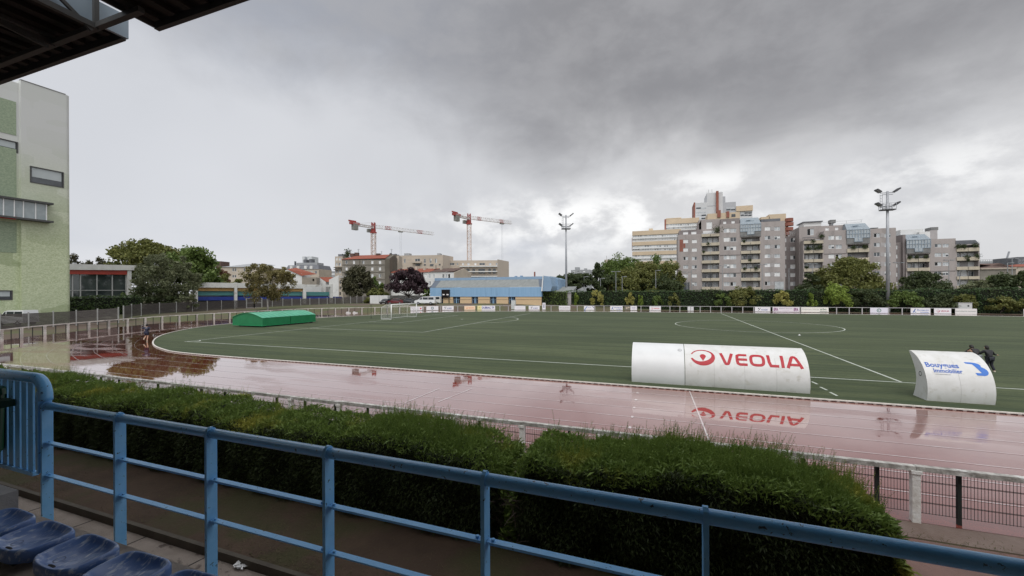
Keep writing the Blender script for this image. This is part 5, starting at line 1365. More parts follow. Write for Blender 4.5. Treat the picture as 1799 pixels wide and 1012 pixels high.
# --- grey flats, first block
D1 = 142; pl = PD(D1)
fa = thing('grey_apartment_block', 'largest grey pink block of flats with a red painted patch on its left wing', 'building', tuple(pl.at(pl.sz(1191, 510)[0], 0)), 'grey blocks of flats behind the far hedge')
rw = [(421, 427), (436, 442), (451, 457), (466, 472), (481.5, 487.5), (496, 502)]
u0, u1, z1 = win_section(fa, pl, 1191, 1231.5, 412, [(1200.5, 1209), (1215.5, 1224.5)], rw, M['grey_tile'], kinds='wwwwogggwwdg')
h = pl.rect(1194, 421, 1200, 442); mb = MB(); fbox(mb, pl, h[0], h[1], h[2], h[3], .003, .05); h = pl.rect(1200.5, 427.5, 1204, 435.5); fbox(mb, pl, h[0], h[1], h[2], h[3], .003, .05); mb.build('red_panel', M['red_brown'], fa)
h = pl.rect(1197, 496.5, 1211, 513); mb = MB(); fbox(mb, pl, h[0], 0, h[2], h[3], .003, .02); mb.build('passage', M['glass_dark'], fa)
mb = MB()
for x in (1196, 1211): hh = pl.rect(x-.8, 495, x+.8, 513); fbox(mb, pl, hh[0], 0, hh[2], hh[3], .021, .35)
mb.build('pillar', M['conc_stain'], fa)
p2 = pl.back(1.2); h = p2.rect(1193, 404, 1232, 412.5); hs = [p2.rect(1200, 407.3, 1209, 412), p2.rect(1214.5, 406.8, 1223.5, 411.6)]
block(fa, p2, h[0], h[1]-.5, h[2], h[3], 9, M['grey_dark'], hs, 'attic'); [window(fa, p2, q, 'w') for q in hs]
p2 = pl.back(2.2); h = p2.rect(1228, 385.5, 1265, 412); hs = [p2.rect(1241, 390, 1251, 402.3)]
block(fa, p2, h[0], h[1]-.3, h[2], h[3], 9, M['grey_tile'], hs, 'penthouse_wall'); [window(fa, p2, q, 'w', trans=.4) for q in hs]
h = p2.rect(1235, 405.5, 1257, 410.5); mb = MB(); fbox(mb, p2, h[0], h[1], h[2], h[3], .003, .06); mb.build('light_strip', M['shutter'], fa)
mb = MB(); h = p2.rect(1226.5, 388, 1229, 404); mb.prism([p2.at(h[0]-.8, h[1], 0), p2.at(h[2]+.5, h[1], 0), p2.at(h[2]+.5, h[3]+.3, 0)], -p2.n*8); mb.build('roof_slope', M['grey_dark'], fa)
uu, zz = pl.sz(1260, 404); quads_mesh('terrace_plants', leaf_quads(np.array(pl.at(uu, zz, -.5))+rng.normal(size=(500, 3))*np.array((.7, .6, .6)), .22), LM['dark'], fa)
balcony_section(fa, pl, 1231.5, 1264.5, 410.5, [(411, 415.5), (426.5, 431.5), (442, 447), (457.5, 462.5), (473, 478), (488.5, 493.5), (504, 509.5)], M['grey_tile'], plants=[(1244, 428, 6), (1236, 442.5, 5)])
rw = [(401.5, 408.5), (417, 424.5), (432.5, 439.5), (448.5, 455.5), (464, 471), (480, 487), (495.5, 502.5)]
win_section(fa, pl, 1264.5, 1300.5, 393.5, [(1271.5, 1282), (1283, 1293.5)], rw, M['grey_tile'], kinds='ggwgoggggggggogg', joint=(448, 479.5))
p2 = pl.back(1.); h = p2.rect(1266, 384, 1299.5, 394); hs = [p2.rect(1270.5, 389, 1276, 393.4), p2.rect(1285, 388, 1291, 392.5)]
block(fa, p2, h[0], h[1]-.5, h[2], h[3], 9, M['grey_dark'], hs, 'attic'); [window(fa, p2, q, 'w', mull=1) for q in hs]
glass_bay(fa, pl, 1300.5, 1336.5, 381, 393.5, 406.5, 415.5, 411.8)
balcony_section(fa, pl, 1300.5, 1336.5, 415.5, [(424.5, 429.5), (440.5, 445.5), (456, 461.5), (472, 477.5), (488, 493), (504.5, 510)], M['grey_tile'], plants=[(1307, 424, 5), (1317, 457, 6), (1328, 471.5, 8), (1308, 472, 6)])
rw = [(398.5, 405), (414.5, 421), (430, 436.5), (446.5, 453), (462.5, 469), (478.5, 485.5), (494.5, 501.5)]
win_section(fa, pl, 1336.5, 1379, 389, [(1343.5, 1353.5), (1360.5, 1370.5)], rw, M['grey_tile'], kinds='wgggggggwwwwoo', between=(1354, 1360))
roofbox(fa, pl, 1337, 1371, 384.5, 389, M['slate'], .8, 8, 'roof_edge')
h = pl.rect(1361, 495, 1377, 508.5); mb = MB(); fbox(mb, pl, h[0], h[1], h[2], h[3], .003, .06); mb.build('entrance_glazing', M['curtain'], fa)
ps = pl.back(7); rw = [(418, 425.5), (433.5, 440.5), (449, 455.5), (464.5, 471.5), (479.5, 486.5), (495, 502)]
win_section(fa, ps, 1378, 1410.5, 414.5, [(1379.5, 1381.5), (1388.5, 1398.5)], rw, M['grey_dark'], kinds='wgwggggw'+'ww-g', between=None)
mb = MB()
for y in (408.5, 411.5): a, z = ps.sz(1380, y); b, _ = ps.sz(1404, y); mb.bar(ps.at(a, z, .1), ps.at(b, z, .1), .08)
for x in (1380, 1384, 1388, 1392, 1396, 1400, 1404): a, z = ps.sz(x, 408.5); _, zq = ps.sz(x, 414.5); mb.bar(ps.at(a, z, .1), ps.at(a, zq, .1), .06)
mb.build('terrace_railing', M['grey_tube'], fa)
# --- second block
fb = thing('grey_apartment_block', 'middle grey pink block of flats with an overgrown upper balcony, behind the large olive tree', 'building', tuple(pl.at(pl.sz(1411, 510)[0], 0)), 'grey blocks of flats behind the far hedge')
p2 = pl.back(3.); h = p2.rect(1404, 397, 1487, 424); hs = [p2.rect(1418, 402, 1430, 413.5), p2.rect(1450, 400.3, 1456.5, 405), p2.rect(1467, 399.3, 1473, 404.4)]
block(fb, p2, h[0], 0, h[2], h[3], 10, M['grey_tile'], hs, 'penthouse_wall'); window(fb, p2, hs[0], 'o'); window(fb, p2, hs[1], 'w', mull=1); window(fb, p2, hs[2], 'w', mull=1)
roofbox(fb, pl, 1412, 1443, 390.5, 397.5, M['white_wall'], 6, 5); mb = MB(); p3 = pl.back(6); h = p3.rect(1410, 389, 1445, 390.5); fbox(mb, p3, h[0], h[1], h[2], h[3], -6, .5); mb.build('roof', M['slate'], fb)
roofbox(fb, pl, 1459, 1468.5, 386, 391.5, M['conc_stain'], 5, 2, 'chimney'); roofbox(fb, pl, 1461, 1464, 391.5, 397, M['slate'], 5, 2, 'chimney_base')
mb = MB(); p3 = pl.back(4)
for (xa_, ya, xb_, yb_) in ((1430, 392, 1515, 386), (1455, 395, 1513, 390)):
    a, z = p3.sz(xa_, ya); b, w = p3.sz(xb_, yb_); mb.bar(p3.at(a, z), p3.at(b, w), .06)
for x, y, yy in ((1513, 386, 391), (1460, 389.5, 396), (1487, 388, 393)): a, z = p3.sz(x, y); _, w = p3.sz(x, yy); mb.bar(p3.at(a, z), p3.at(a, w), .06)
mb.build('roof_railing', M['grey_tube'], fb)
balcony_section(fb, pl, 1411, 1447, 422, [(423, 428), (439.5, 444.5), (455.5, 460.5), (471.5, 477), (488, 493), (504, 509)], M['grey_tile'], plants=[(1428, 424, 8), (1433, 436, 14), (1420, 437, 10), (1443, 415, 9), (1440, 434, 9), (1417, 470, 6)])
h = pl.rect(1409, 415.5, 1433, 417.5); mb = MB(); mb.quad(pl.at(h[0], h[3], -1.8), pl.at(h[2], h[3], -1.8), pl.at(h[2], h[1], .6), pl.at(h[0], h[1], .6)); fbox(mb, pl, h[0], h[1]-.12, h[2], h[1], .55, .62); mb.build('awning', M['glass_dark'], fb, recalc=False)
rw = [(414, 421), (430, 437), (447, 454), (463, 470), (479, 486), (495, 502)]
win_section(fb, pl, 1447, 1487, 405, [(1455.5, 1466), (1468, 1479)], rw, M['grey_tile'], kinds='ggggwogggg', joint=(445.5,))
glass_bay(fb, pl, 1487, 1527.5, 391, 403, 418, 428, 424.5)
balcony_section(fb, pl, 1487, 1527.5, 428, [(436.5, 443), (453, 459), (470, 476), (487, 493), (504, 510)], M['grey_tile'], plants=[(1499, 435, 9), (1519, 434, 9)])
rw = [(410, 417), (426.5, 433.5), (443.5, 450.5), (460, 467), (476.5, 483.5), (493, 500)]
win_section(fb, pl, 1527.5, 1574, 401, [(1535, 1546), (1554, 1565)], rw, M['grey_tile'], kinds='oggggwwgdggg', between=(1546.5, 1553.5))
roofbox(fb, pl, 1530, 1543, 400, 401.2, M['glass_dark'], .5, 3, 'roof_edge')
ps = pl.back(9); win_section(fb, ps, 1572, 1592, 426, [(1574.5, 1577)], [(431, 438), (447, 454), (463, 470), (479, 486), (495, 502)], M['grey_dark'], kinds='w')
# --- third block
D3 = 150; pl3 = PD(D3)
fc = thing('grey_apartment_block', 'smallest grey pink block of flats with a slanting roof end, farthest right', 'building', tuple(pl3.at(pl3.sz(1590, 510)[0], 0)), 'grey blocks of flats behind the far hedge')
roofbox(fc, pl3, 1582, 1622, 403, 412, M['white_wall'], 6, 6); roofbox(fc, pl3, 1615, 1634, 407, 420, M['white_wall'], 5, 6); roofbox(fc, pl3, 1634, 1647, 404.5, 420, M['conc_pale'], 5, 3, 'chimney'); roofbox(fc, pl3, 1635.5, 1648.5, 399, 404.4, M['conc_stain'], 5, 3, 'chimney_cap')
h = pl3.rect(1587, 412, 1592, 413); mb = MB(); fbox(mb, pl3, h[0], 0, h[2], h[3], -11, -.3); mb.build('side_wall', M['grey_dark'], fc)
glass_bay(fc, pl3, 1592, 1634, 410.5, 421, 436, 445, 442)
balcony_section(fc, pl3, 1592, 1634, 445, [(454, 460), (470.5, 476), (487, 493), (503.5, 509)], M['grey_tile'], plants=[(1598, 453, 7), (1610, 452, 7), (1626, 452, 7)])
rw = [(428.5, 434.5), (444.5, 451), (460.5, 467), (477, 483.5), (494, 500.5)]
win_section(fc, pl3, 1634, 1679, 419.5, [(1642, 1654), (1656, 1667)], rw, M['grey_tile'], kinds='ggggogdggg', joint=(476,))
balcony_section(fc, pl3, 1679, 1721, 429, [(435.5, 441.5), (451.5, 457.5), (468.5, 474), (485.5, 490.5), (502, 508)], M['grey_tile'], plants=[(1683, 433, 9), (1713, 431, 10), (1693, 433, 8), (1698, 452, 9), (1717, 450, 9), (1700, 457, 5)])
h = pl3.rect(1678, 422, 1721, 429.2); mb = MB(); w_ = h[2]-h[0]
mb.prism([pl3.at(h[0]+.05, h[1]+.02, 0), pl3.at(h[2], h[1]+.02, 0), pl3.at(h[0]+w_*.83, h[3], 0), pl3.at(h[0]+.05, h[3], 0)], -pl3.n*11)
mb.build('roof_end', M['slate'], fc)

# --- banded block and tower behind
po = PD(212); fo_ = thing('banded_apartment_block', 'huge stepped block with peach bands and white window strips behind the grey flats', 'building', tuple(po.at(po.sz(1111, 510)[0], 0)))
def banded(px0, px1, ytop, bands, pl_, ybot=512):
    h = pl_.rect(px0, ytop, px1, ybot); block(fo_, pl_, h[0], 0, h[2], h[3], 16, M['white_wall'])
    for a, b in bands: q = pl_.rect(px0, a, px1, b); mb = MB(); fbox(mb, pl_, q[0]-.05, q[1], q[2]+.05, q[3], .003, .5); mb.build('peach_band', M['peach'], fo_)
    ys = [b for a, b in bands]
    for k, yb_ in enumerate(ys):
        yn = bands[k+1][0] if k+1 < len(bands) else yb_+11
        n = max(2, int((px1-px0)/4.2)); w = (px1-px0)/n
        for dy in (.8, 6.6):
            for i in range(n):
                if random.random() < .08: continue
                q = pl_.rect(px0+w*i+.35, yb_+dy, px0+w*(i+1)-.35, yb_+dy+3.2)
                mb = MB(); fbox(mb, pl_, q[0], q[1], q[2], q[3], .004, .05); mb.mi = 1; fbox(mb, pl_, q[0]+.15, q[1]+.12, (q[0]+q[2])/2-.06, q[3]-.12, .052, .06); fbox(mb, pl_, (q[0]+q[2])/2+.06, q[1]+.12, q[2]-.15, q[3]-.12, .052, .06)
                mb.build('window', [M['frame_white'], random.choice([M['curtain'], M['curtain'], M['glass_pale'], M['shutter'], M['shutter'], M['glass_dark']])], fo_)
        q = pl_.rect(px0, yb_+5.1, px1, yb_+6.2); mb = MB(); fbox(mb, pl_, q[0], q[1], q[2], q[3], .3, .7); mb.build('balcony_rail', M['frame_white'], fo_)
banded(1111, 1196, 404.5, [(404.5, 412), (423.8, 430), (441.3, 447.5), (459, 465.3)], po)
p2 = po.back(18); banded(1169, 1228, 384, [(384, 392.5)], p2); roofbox(fo_, p2, 1140, 1147, 401.5, 405, M['peach'], -14, 4); roofbox(fo_, p2, 1170, 1197, 382.8, 384.2, M['peach'], 2, 4)
for (a, b, y) in ((1167.4, 1170, 385.5), (1110.2, 1111.4, 418)): q = p2.rect(a, y, b, 405 if a > 1150 else 440); mb = MB(); fbox(mb, p2, q[0], q[1], q[2], q[3], -3, .8); mb.build('pier', M['red_brown'], fo_)
p3 = po.back(26)
def tower(px0, px1, y0, mat, strips=(), name='tower_wall', y1=420):
    q = p3.rect(px0, y0, px1, y1); block(fo_, p3, q[0], 0, q[2], q[3], 14, mat, name=name)
    for y in strips:
        n = max(1, int((px1-px0-3)/6)); w = (px1-px0-2)/n
        for i in range(n): q = p3.rect(px0+1+w*i+.4, y, px0+1+w*(i+1)-.4, y+2.6); mb = MB(); fbox(mb, p3, q[0], q[1], q[2], q[3], .004, .05); mb.build('window', random.choice([M['glass_dark'], M['curtain'], M['glass_dark']]), fo_)
M['tower_white'] = pm('tower white', (.56, .57, .58), (.50, .51, .52), .12, .6)
M['tower_grey'] = pm('tower grey', (.40, .41, .43), (.36, .37, .39), .12, .6)
tower(1221.5, 1242, 356, M['tower_white'], (364.5, 372, 377, 382.5)); tower(1219.3, 1221.6, 355.5, M['red_brown'])
tower(1242, 1270, 338.3, M['tower_white']); tower(1270, 1274.5, 345, M['tower_grey']); tower(1274.5, 1293, 355, M['tower_grey'], (364.5, 367))
q = p3.rect(1257.8, 336.5, 1262, 400); mb = MB(); fbox(mb, p3, q[0], q[1], q[2], q[3], .05, 1.5); mb.build('red_pier', M['red_brown'], fo_)
q = p3.rect(1243, 361.2, 1257, 362); mb = MB(); fbox(mb, p3, q[0], q[1], q[2], q[3], .01, .1); mb.build('ledge', M['tower_grey'], fo_)
tower(1293, 1322, 362, M['tower_white'], (373, 377)); q = p3.rect(1293, 361.8, 1322.2, 371); mb = MB(); fbox(mb, p3, q[0], q[1], q[2], q[3], .01, .8); mb.build('peach_band', M['peach'], fo_)
p4 = po.back(4); q = p4.rect(1243, 374, 1300, 390); block(fo_, p4, q[0], 0, q[2], q[3], 10, M['peach'])
for (a, b, y) in ((1260, 1266, 369.5), (1276, 1281, 371.5)): q = p4.rect(a, y, b, 382); mb = MB(); fbox(mb, p4, q[0], q[1], q[2], q[3], -3, .5); mb.build('red_pier', M['red_brown'], fo_)
q = p4.rect(1285, 376, 1292, 381); mb = MB(); fbox(mb, p4, q[0], q[1], q[2], q[3], .01, .1); mb.build('window', M['glass_dark'], fo_)
q = p4.rect(1351, 376, 1381, 390); block(fo_, p4, q[0], 0, q[2], q[3], 10, M['peach']); q = p4.rect(1337, 381, 1352, 390); block(fo_, p4, q[0], 0, q[2], q[3], 10, M['peach'])
mb = MB()
for x, y, yy in ((1246, 331, 338), (1252, 330, 338), (1268, 334, 338), (1243, 336, 339)): a, z = p3.sz(x, y); _, w = p3.sz(x, yy); mb.bar(p3.at(a, z, -3), p3.at(a, w-1, -3), .18)
mb.build('antenna', M['grey_tube'], fo_)
# rounded red brown stair landings right of the banded block
for k, y in enumerate((383.5, 391, 399.5, 407)):
    a, z = p4.sz(1386.5, y+3); r = 1.55; mb = MB(); c = p4.at(a, z, 0); mb.tube([(c.x, c.y, c.z-.75), (c.x, c.y, c.z+.75)], 1.6+.1*(k % 2), 12); mb.build('stair_landing', M['red_brown'], fo_)
a, z = p4.sz(1383.3, 385); c = p4.at(a, 0, -.5); mb = MB(); mb.box(c.x-.4, c.y-.4, 0, c.x+.4, c.y+.4, z); mb.build('stair_core', M['red_brown'], fo_)

# --- far right: low sheds and a dark block
pr = PD(165); o = thing('red_tiled_shed', 'low shed with a reddish brown tiled roof at the far right above the hedge', 'building', tuple(pr.at(pr.sz(1722, 510)[0], 0)))
h = pr.rect(1722, 472, 1785, 512); block(o, pr, h[0], 0, h[2], h[3], 14, M['grey_house'])
hz = pr.sz(1750, 461)[1]; mb = MB(); A, Bq, Cq = pr.at(h[0]-.4, h[3]-.1, .4), pr.at(h[2]+.4, h[3]-.1, .4), pr.at(h[2]-6, hz, -6); Dq = pr.at(h[0]+8, hz, -6); mb.quad(A, Bq, Cq, Dq); mb.quad(pr.at(h[0]-.4, h[3]-.1, .4), Dq, pr.at(h[0]-.4, h[3]-.1, -14)); mb.quad(pr.at(h[2]+.4, h[3]-.1, .4), pr.at(h[2]+.4, h[3]-.1, -14), Cq); mb.quad(Dq, Cq, pr.at(h[2], h[3], -14), pr.at(h[0], h[3], -14)); mb.build('roof', M['tile_brown'], o, recalc=False)
h = pr.rect(1722, 470.5, 1785, 473.5); mb = MB(); fbox(mb, pr, h[0], h[1], h[2], h[3], .003, .3); mb.build('fascia', M['stone'], o)
pr = PD(168); o = thing('red_tiled_shed', 'second low shed with a tiled roof, cut by the right edge of the picture', 'building', tuple(pr.at(pr.sz(1786, 510)[0], 0)))
h = pr.rect(1784, 468, 1850, 512); block(o, pr, h[0], 0, h[2], h[3], 12, M['stone']); mb = MB(); hz = pr.sz(1800, 463)[1]; mb.quad(pr.at(h[0]-.3, h[3], .3), pr.at(h[2], h[3], .3), pr.at(h[2], hz, -5), pr.at(h[0]+3, hz, -5)); mb.quad(pr.at(h[0]-.3, h[3], .3), pr.at(h[0]+3, hz, -5), pr.at(h[0]-.3, h[3], -12)); mb.build('roof', M['tile_red'], o, recalc=False)
pr = PD(240); o = thing('dark_office_block', 'small dark slate coloured block far away at the right edge', 'building', tuple(pr.at(pr.sz(1788, 510)[0], 0)))
h = pr.rect(1788, 451, 1830, 512); hs = [pr.rect(1791+5*i, 454+6*j, 1794+5*i, 457+6*j) for i in range(3) for j in range(3)]; block(o, pr, h[0], 0, h[2], h[3], 14, M['slate'], hs)
for q in hs: window(o, pr, q, 'd', mull=1)
pr = PD(300); o = thing('distant_grey_block', 'tiny pale grey block on the skyline right of the grey flats', 'building', tuple(pr.at(pr.sz(1722, 510)[0], 0)))
h = pr.rect(1722, 459, 1745, 512); block(o, pr, h[0], 0, h[2], h[3], 14, M['zinc'])
mb = MB()
for x in (1723, 1727, 1731, 1735, 1739, 1743): a, z = pr.sz(x, 457); mb.bar(pr.at(a, z), pr.at(a, z-1.2), .25)
mb.bar(pr.at(h[0], h[3]+.9), pr.at(h[2], h[3]+.9), .2); mb.build('roof_railing', M['grey_tube'], o)

# --- skyline between the trees in the middle
def simple_block(name, label, pl_, px0, px1, y0, mat, rows=(), cols=(), depth=14, kinds='', zb=0, roof=None, cat='building', grp=None, inset=.1):
    o = thing(name, label, cat, tuple(pl_.at(pl_.sz(px0, 510)[0], 0)), grp); h = pl_.rect(px0, y0, px1, y0+.01)
    hs = [pl_.rect(a, b, c, d) for (b, d) in rows for (a, c) in cols]
    block(o, pl_, h[0], zb, h[2], h[3], depth, mat, hs)
    for i, q in enumerate(hs): window(o, pl_, q, kinds[i % len(kinds)] if kinds else random.choice('gdgdw'), fr=.09, mull=2 if (q[2]-q[0]) > .8 else 1)
    if roof:
        pz, rm, ov = roof; zt = pl_.sz((px0+px1)/2, pz)[1]; mb = MB(); e = .3
        a, b, c, d = pl_.at(h[0]-e, h[3], e), pl_.at(h[2]+e, h[3], e), pl_.at(h[2]+e-ov, zt, -depth/2), pl_.at(h[0]-e+ov, zt, -depth/2)
        a2, b2 = pl_.at(h[0]-e, h[3], -depth-e), pl_.at(h[2]+e, h[3], -depth-e); mb.quad(a, b, c, d); mb.quad(b2, a2, d, c); mb.quad(a, d, a2); mb.quad(b, b2, c); mb.build('roof', rm, o, recalc=False)
    return o, h
pn_ = PD(260); o, h = simple_block('beige_tower', 'small beige block top on the skyline left of the banded block', pn_, 1062, 1076, 456, M['stone'], [(461, 464), (469, 472)], [(1064, 1067), (1070, 1073)])
mb = MB(); a, z = pn_.sz(1065, 449); mb.bar(pn_.at(a, z, -2), pn_.at(a, z-3, -2), .25); mb.build('antenna', M['grey_tube'], o)
pn_ = PD(330); o, h = simple_block('distant_grey_block', 'faint grey roof line just right of the left light mast', pn_, 1003, 1036, 474, M['zinc'], [(476, 478)], [(1006, 1010), (1014, 1018), (1024, 1028)]); roofbox(o, pn_, 1010, 1017, 469.5, 474, M['zinc'], 2, 5); roofbox(o, pn_, 1026, 1030, 471.5, 474, M['zinc'], 2, 5)

# new beige apartments under the cranes
pv1 = PV(800, 235, R(0)); o, h = simple_block('beige_apartment_block', 'new beige brick apartment building with the pale scaffolded balconies under the right crane', pv1, 776, 874, 457.5, M['newbuild'], [(462, 466)], [(782, 785), (789, 798.5), (802.5, 805), (812, 815), (821, 825), (833.5, 837), (842, 852), (859, 863), (871, 873.8)], depth=18)
h2 = pv1.rect(808, 468, 874, 500); mb = MB()
for y in (468.5, 477.5, 486.0): q = pv1.rect(808, y-1, 874, y+.6); fbox(mb, pv1, q[0], q[1], q[2], q[3], .02, 2.2)
mb.build('balcony', M['white_wall'], o)
for (b, d) in ((472.5, 476.6), (477.8, 480.8), (484.5, 488)):
    for (a, c) in ((815, 825), (830, 834.5), (840.5, 852), (858, 862), (866, 871)): q = pv1.rect(a, b, c, d); mb = MB(); fbox(mb, pv1, q[0], q[1], q[2], q[3], .01, .12); mb.build('window', M['glass_dark'], o)
side = Plane(pv1.at(pv1.sz(874, 480)[0], 0), (math.cos(YAW+R(62)), math.sin(YAW+R(62)), 0))
mb = MB(); q0 = pv1.at(pv1.sz(874, 480)[0], 0); a = onY(894, 459.5, 249); z0 = pv1.sz(874, 455.5)[1]
mb.prism([(q0.x, q0.y, 0), (a.x, a.y, 0), (a.x, a.y, a.z), (q0.x, q0.y, z0)], pv1.n*-.4); mb.build('side_wall', pm('plain beige side', (.50, .43, .36), (.46, .40, .34), .1, .8), o)
pv2 = PV(740, 225, R(-6)); o, h = simple_block('beige_apartment_block', 'new beige brick apartment building behind the white terrace, left of the right crane', pv2, 699, 778, 448.5, M['newbuild'], [(454.5, 462)], [(702, 705), (709.5, 712.5), (729, 738), (744.5, 748), (754.5, 758), (764, 767.5)], depth=16)
for (a, b, c, d) in ((725, 459.5, 741, 462.3), (700, 464, 706, 466)): q = pv2.rect(a, b, c, d); mb = MB(); fbox(mb, pv2, q[0], q[1], q[2], q[3], .02, 1.6); mb.build('balcony', M['stone'], o)
for (a, b, c, d) in ((730, 463.5, 738, 467), (745, 464, 748, 466.5), (755.5, 464, 762, 467.5), (771, 463.5, 774, 466)): q = pv2.rect(a, b, c, d); mb = MB(); fbox(mb, pv2, q[0], q[1], q[2], q[3], .01, .12); mb.build('window', M['glass_dark'], o)
roofbox(o, pv2, 710, 719, 445, 449, M['zinc'], 3, 4); roofbox(o, pv2, 768, 773, 445, 449, M['zinc'], 3, 4)
mb = MB(); a, b = pv2.at(pv2.sz(778, 470)[0], 0), onY(796, 451, 240); z0 = pv2.sz(778, 447.5)[1]; mb.prism([(a.x, a.y, 0), (b.x, b.y, 0), (b.x, b.y, b.z), (a.x, a.y, z0)], pv2.n*-.4); mb.build('side_wall', MATS['plain beige side'], o)

# grey house with red roof, gable walls beside it
pg = PV(640, 165, R(4)); o, h = simple_block('red_roofed_house', 'tall grey brown house with a red tiled roof behind the bronze tree', pg, 601, 676, 456, M['grey_house'], [(458, 463.7), (469.5, 475.2), (481.5, 487.5), (494, 499.5), (506, 512)], [(607, 610.5), (620, 623.5), (636, 640), (652, 656), (665.5, 669.5)], depth=12, kinds='ggowwgggwwggg')
mb = MB(); zr = pg.sz(640, 446.5)[1]; mb.quad(pg.at(h[0]-.4, h[3], .4), pg.at(h[2]+.3, h[3]+.5, .4), pg.at(h[2]+.8, zr+.4, -6), pg.at(h[0]+4.5, zr, -6)); mb.quad(pg.at(h[0]-.4, h[3], .4), pg.at(h[0]+4.5, zr, -6), pg.at(h[0]-.4, h[3], -12)); mb.quad(pg.at(h[0]-.4, h[3], -12), pg.at(h[0]+4.5, zr, -6), pg.at(h[2]+.8, zr+.4, -6), pg.at(h[2]+.3, h[3], -12)); mb.build('roof', M['tile_red'], o, recalc=False)
for y in (465.3, 478, 491, 503.5): q = pg.rect(601, y-.35, 676, y+.35); mb = MB(); fbox(mb, pg, q[0], q[1], q[2], q[3], .01, .15); mb.build('string_course', M['gable'], o)
q = pg.rect(631.5, 456, 632.5, 512); mb = MB(); fbox(mb, pg, q[0], q[1], q[2], q[3], .02, .2); mb.build('drainpipe', M['gable'], o)
for (x, y) in ((618, 447), (664, 447), (626, 445.5)): roofbox(o, pg, x-3.5, x+3.5, y-1.8, y+4, M['tile_brown'], 5, 1.5, 'chimney')
mb = MB(); a = pg.at(h[2], 0); zt = pg.sz(676, 446)[1]; mb.prism([pg.at(h[2]+.02, 0, 0), pg.at(h[2]+.02, h[3]+.4, 0), pg.at(h[2]+.5, zt, -6), pg.at(h[2]+.5, zt-1, -14), pg.at(h[2]+.5, 0, -14)], pg.d*1.9); mb.build('gable_wall', M['gable'], o)
mb = MB()
for x, y0, y1 in ((623, 435, 446), (683, 435, 447), (665, 439, 446)):
    a, z = pg.sz(x, y0); _, w = pg.sz(x, y1); mb.bar(pg.at(a, z, -5), pg.at(a, w, -5), .08); mb.bar(pg.at(a-.6, z-.3, -5), pg.at(a+.6, z-.3, -5), .06); mb.bar(pg.at(a-.4, z-.9, -5), pg.at(a+.4, z-.9, -5), .06)
mb.build('aerial', M['dark_steel'], o)
pg2 = PV(695, 178, R(6)); o = thing('narrow_gabled_house', 'narrow row of tall party walls right of the red roofed grey house', 'building', tuple(pg2.at(pg2.sz(684, 510)[0], 0)))
for (a, b, y, m_) in ((684, 688, 446, 'gable'), (688, 692.5, 448, 'stone'), (692.5, 697, 447.5, 'gable'), (697, 701, 449, 'stone')):
    q = pg2.rect(a, y, b, 520); block(o, pg2, q[0], 0, q[2], q[3], 9, M[m_], name='party_wall'); roofbox(o, pg2, a+.5, b-.8, y-1.6, y+1, M['slate'], .6, 2, 'chimney')
pk = PV(592, 180, R(-8)); o, h = simple_block('stone_corner_building', 'narrow pale stone building with balconies left of the red roofed house', pk, 588.5, 602, 450.5, M['stone'], [(453, 457.5), (462, 467), (475, 480), (487, 492), (499, 504)], [(590, 593), (595, 599)], kinds='wgggdggg')
for y in (469.3, 473): q = pk.rect(588, y, 602, y+1.3); mb = MB(); fbox(mb, pk, q[0], q[1], q[2], q[3], .02, .9); mb.build('balcony', M['gable'], o)
roofbox(o, pk, 594, 602, 446.5, 450.5, M['slate'], 2, 5)
quads_mesh('roof_plants', leaf_quads(np.array(pk.at(pk.sz(609, 446)[0], pk.sz(609, 446)[1], -1))+rng.normal(size=(260, 3))*np.array((.7, .7, 1.)), .5), LM['dark'], o)

# white terrace with red and brown roof
pw = PD(140)
o, h = simple_block('white_terrace', 'long white house with a red and brown tiled roof behind the purple tree', pw, 682, 786, 478.5, M['white_wall'], [(481.5, 488.5), (494, 501), (506, 512)], [(685, 688.5), (694, 698), (733, 736.5), (746, 750), (753, 756.5), (761, 763.5), (777, 780.5), (787-4, 786)], depth=11, kinds='dgwwggdg')
def rp(a, b, y, m_):
    mb = MB(); x0, z0 = pw.sz(a, 479); x1, _ = pw.sz(b, 479); zt = pw.sz((a+b)/2, y)[1]; mb.quad(pw.at(x0, h[3], .4), pw.at(x1, h[3], .4), pw.at(x1+1.4, zt, -6), pw.at(x0+1.4, zt, -6)); mb.quad(pw.at(x0+1.4, zt, -6), pw.at(x1+1.4, zt, -6), pw.at(x1, h[3], -12), pw.at(x0, h[3], -12)); mb.build('roof', m_, o, recalc=False)
rp(682, 732, 471, M['tile_red']); rp(732, 754, 470.5, M['tile_red']); rp(754, 797, 470, M['tile_brown'])
q = pw.rect(786, 478.5, 797.3, 520); block(o, pw, q[0], 0, q[2], q[3], 11, M['white_wall'], [pw.rect(787.5, 481.5, 790.5, 489)], 'end_wall')
mb = MB(); a0 = pw.at(q[2], 0, 0); zt = pw.sz(803, 470)[1]; mb.prism([pw.at(q[2], 0, .02), pw.at(q[2]+.02, q[3], .02), pw.at(q[2]+1.4, zt, -5.6), pw.at(q[2]+1.8, q[3], -11), pw.at(q[2]+1.8, 0, -11)], pw.d*.3); mb.build('gable_wall', M['stone'], o)
for x, y in ((731, 468), (763, 465.5), (774.5, 467), (745, 470)): roofbox(o, pw, x-1.6, x+1.6, y, y+7, M['stone'], 3.5, 1.2, 'chimney')

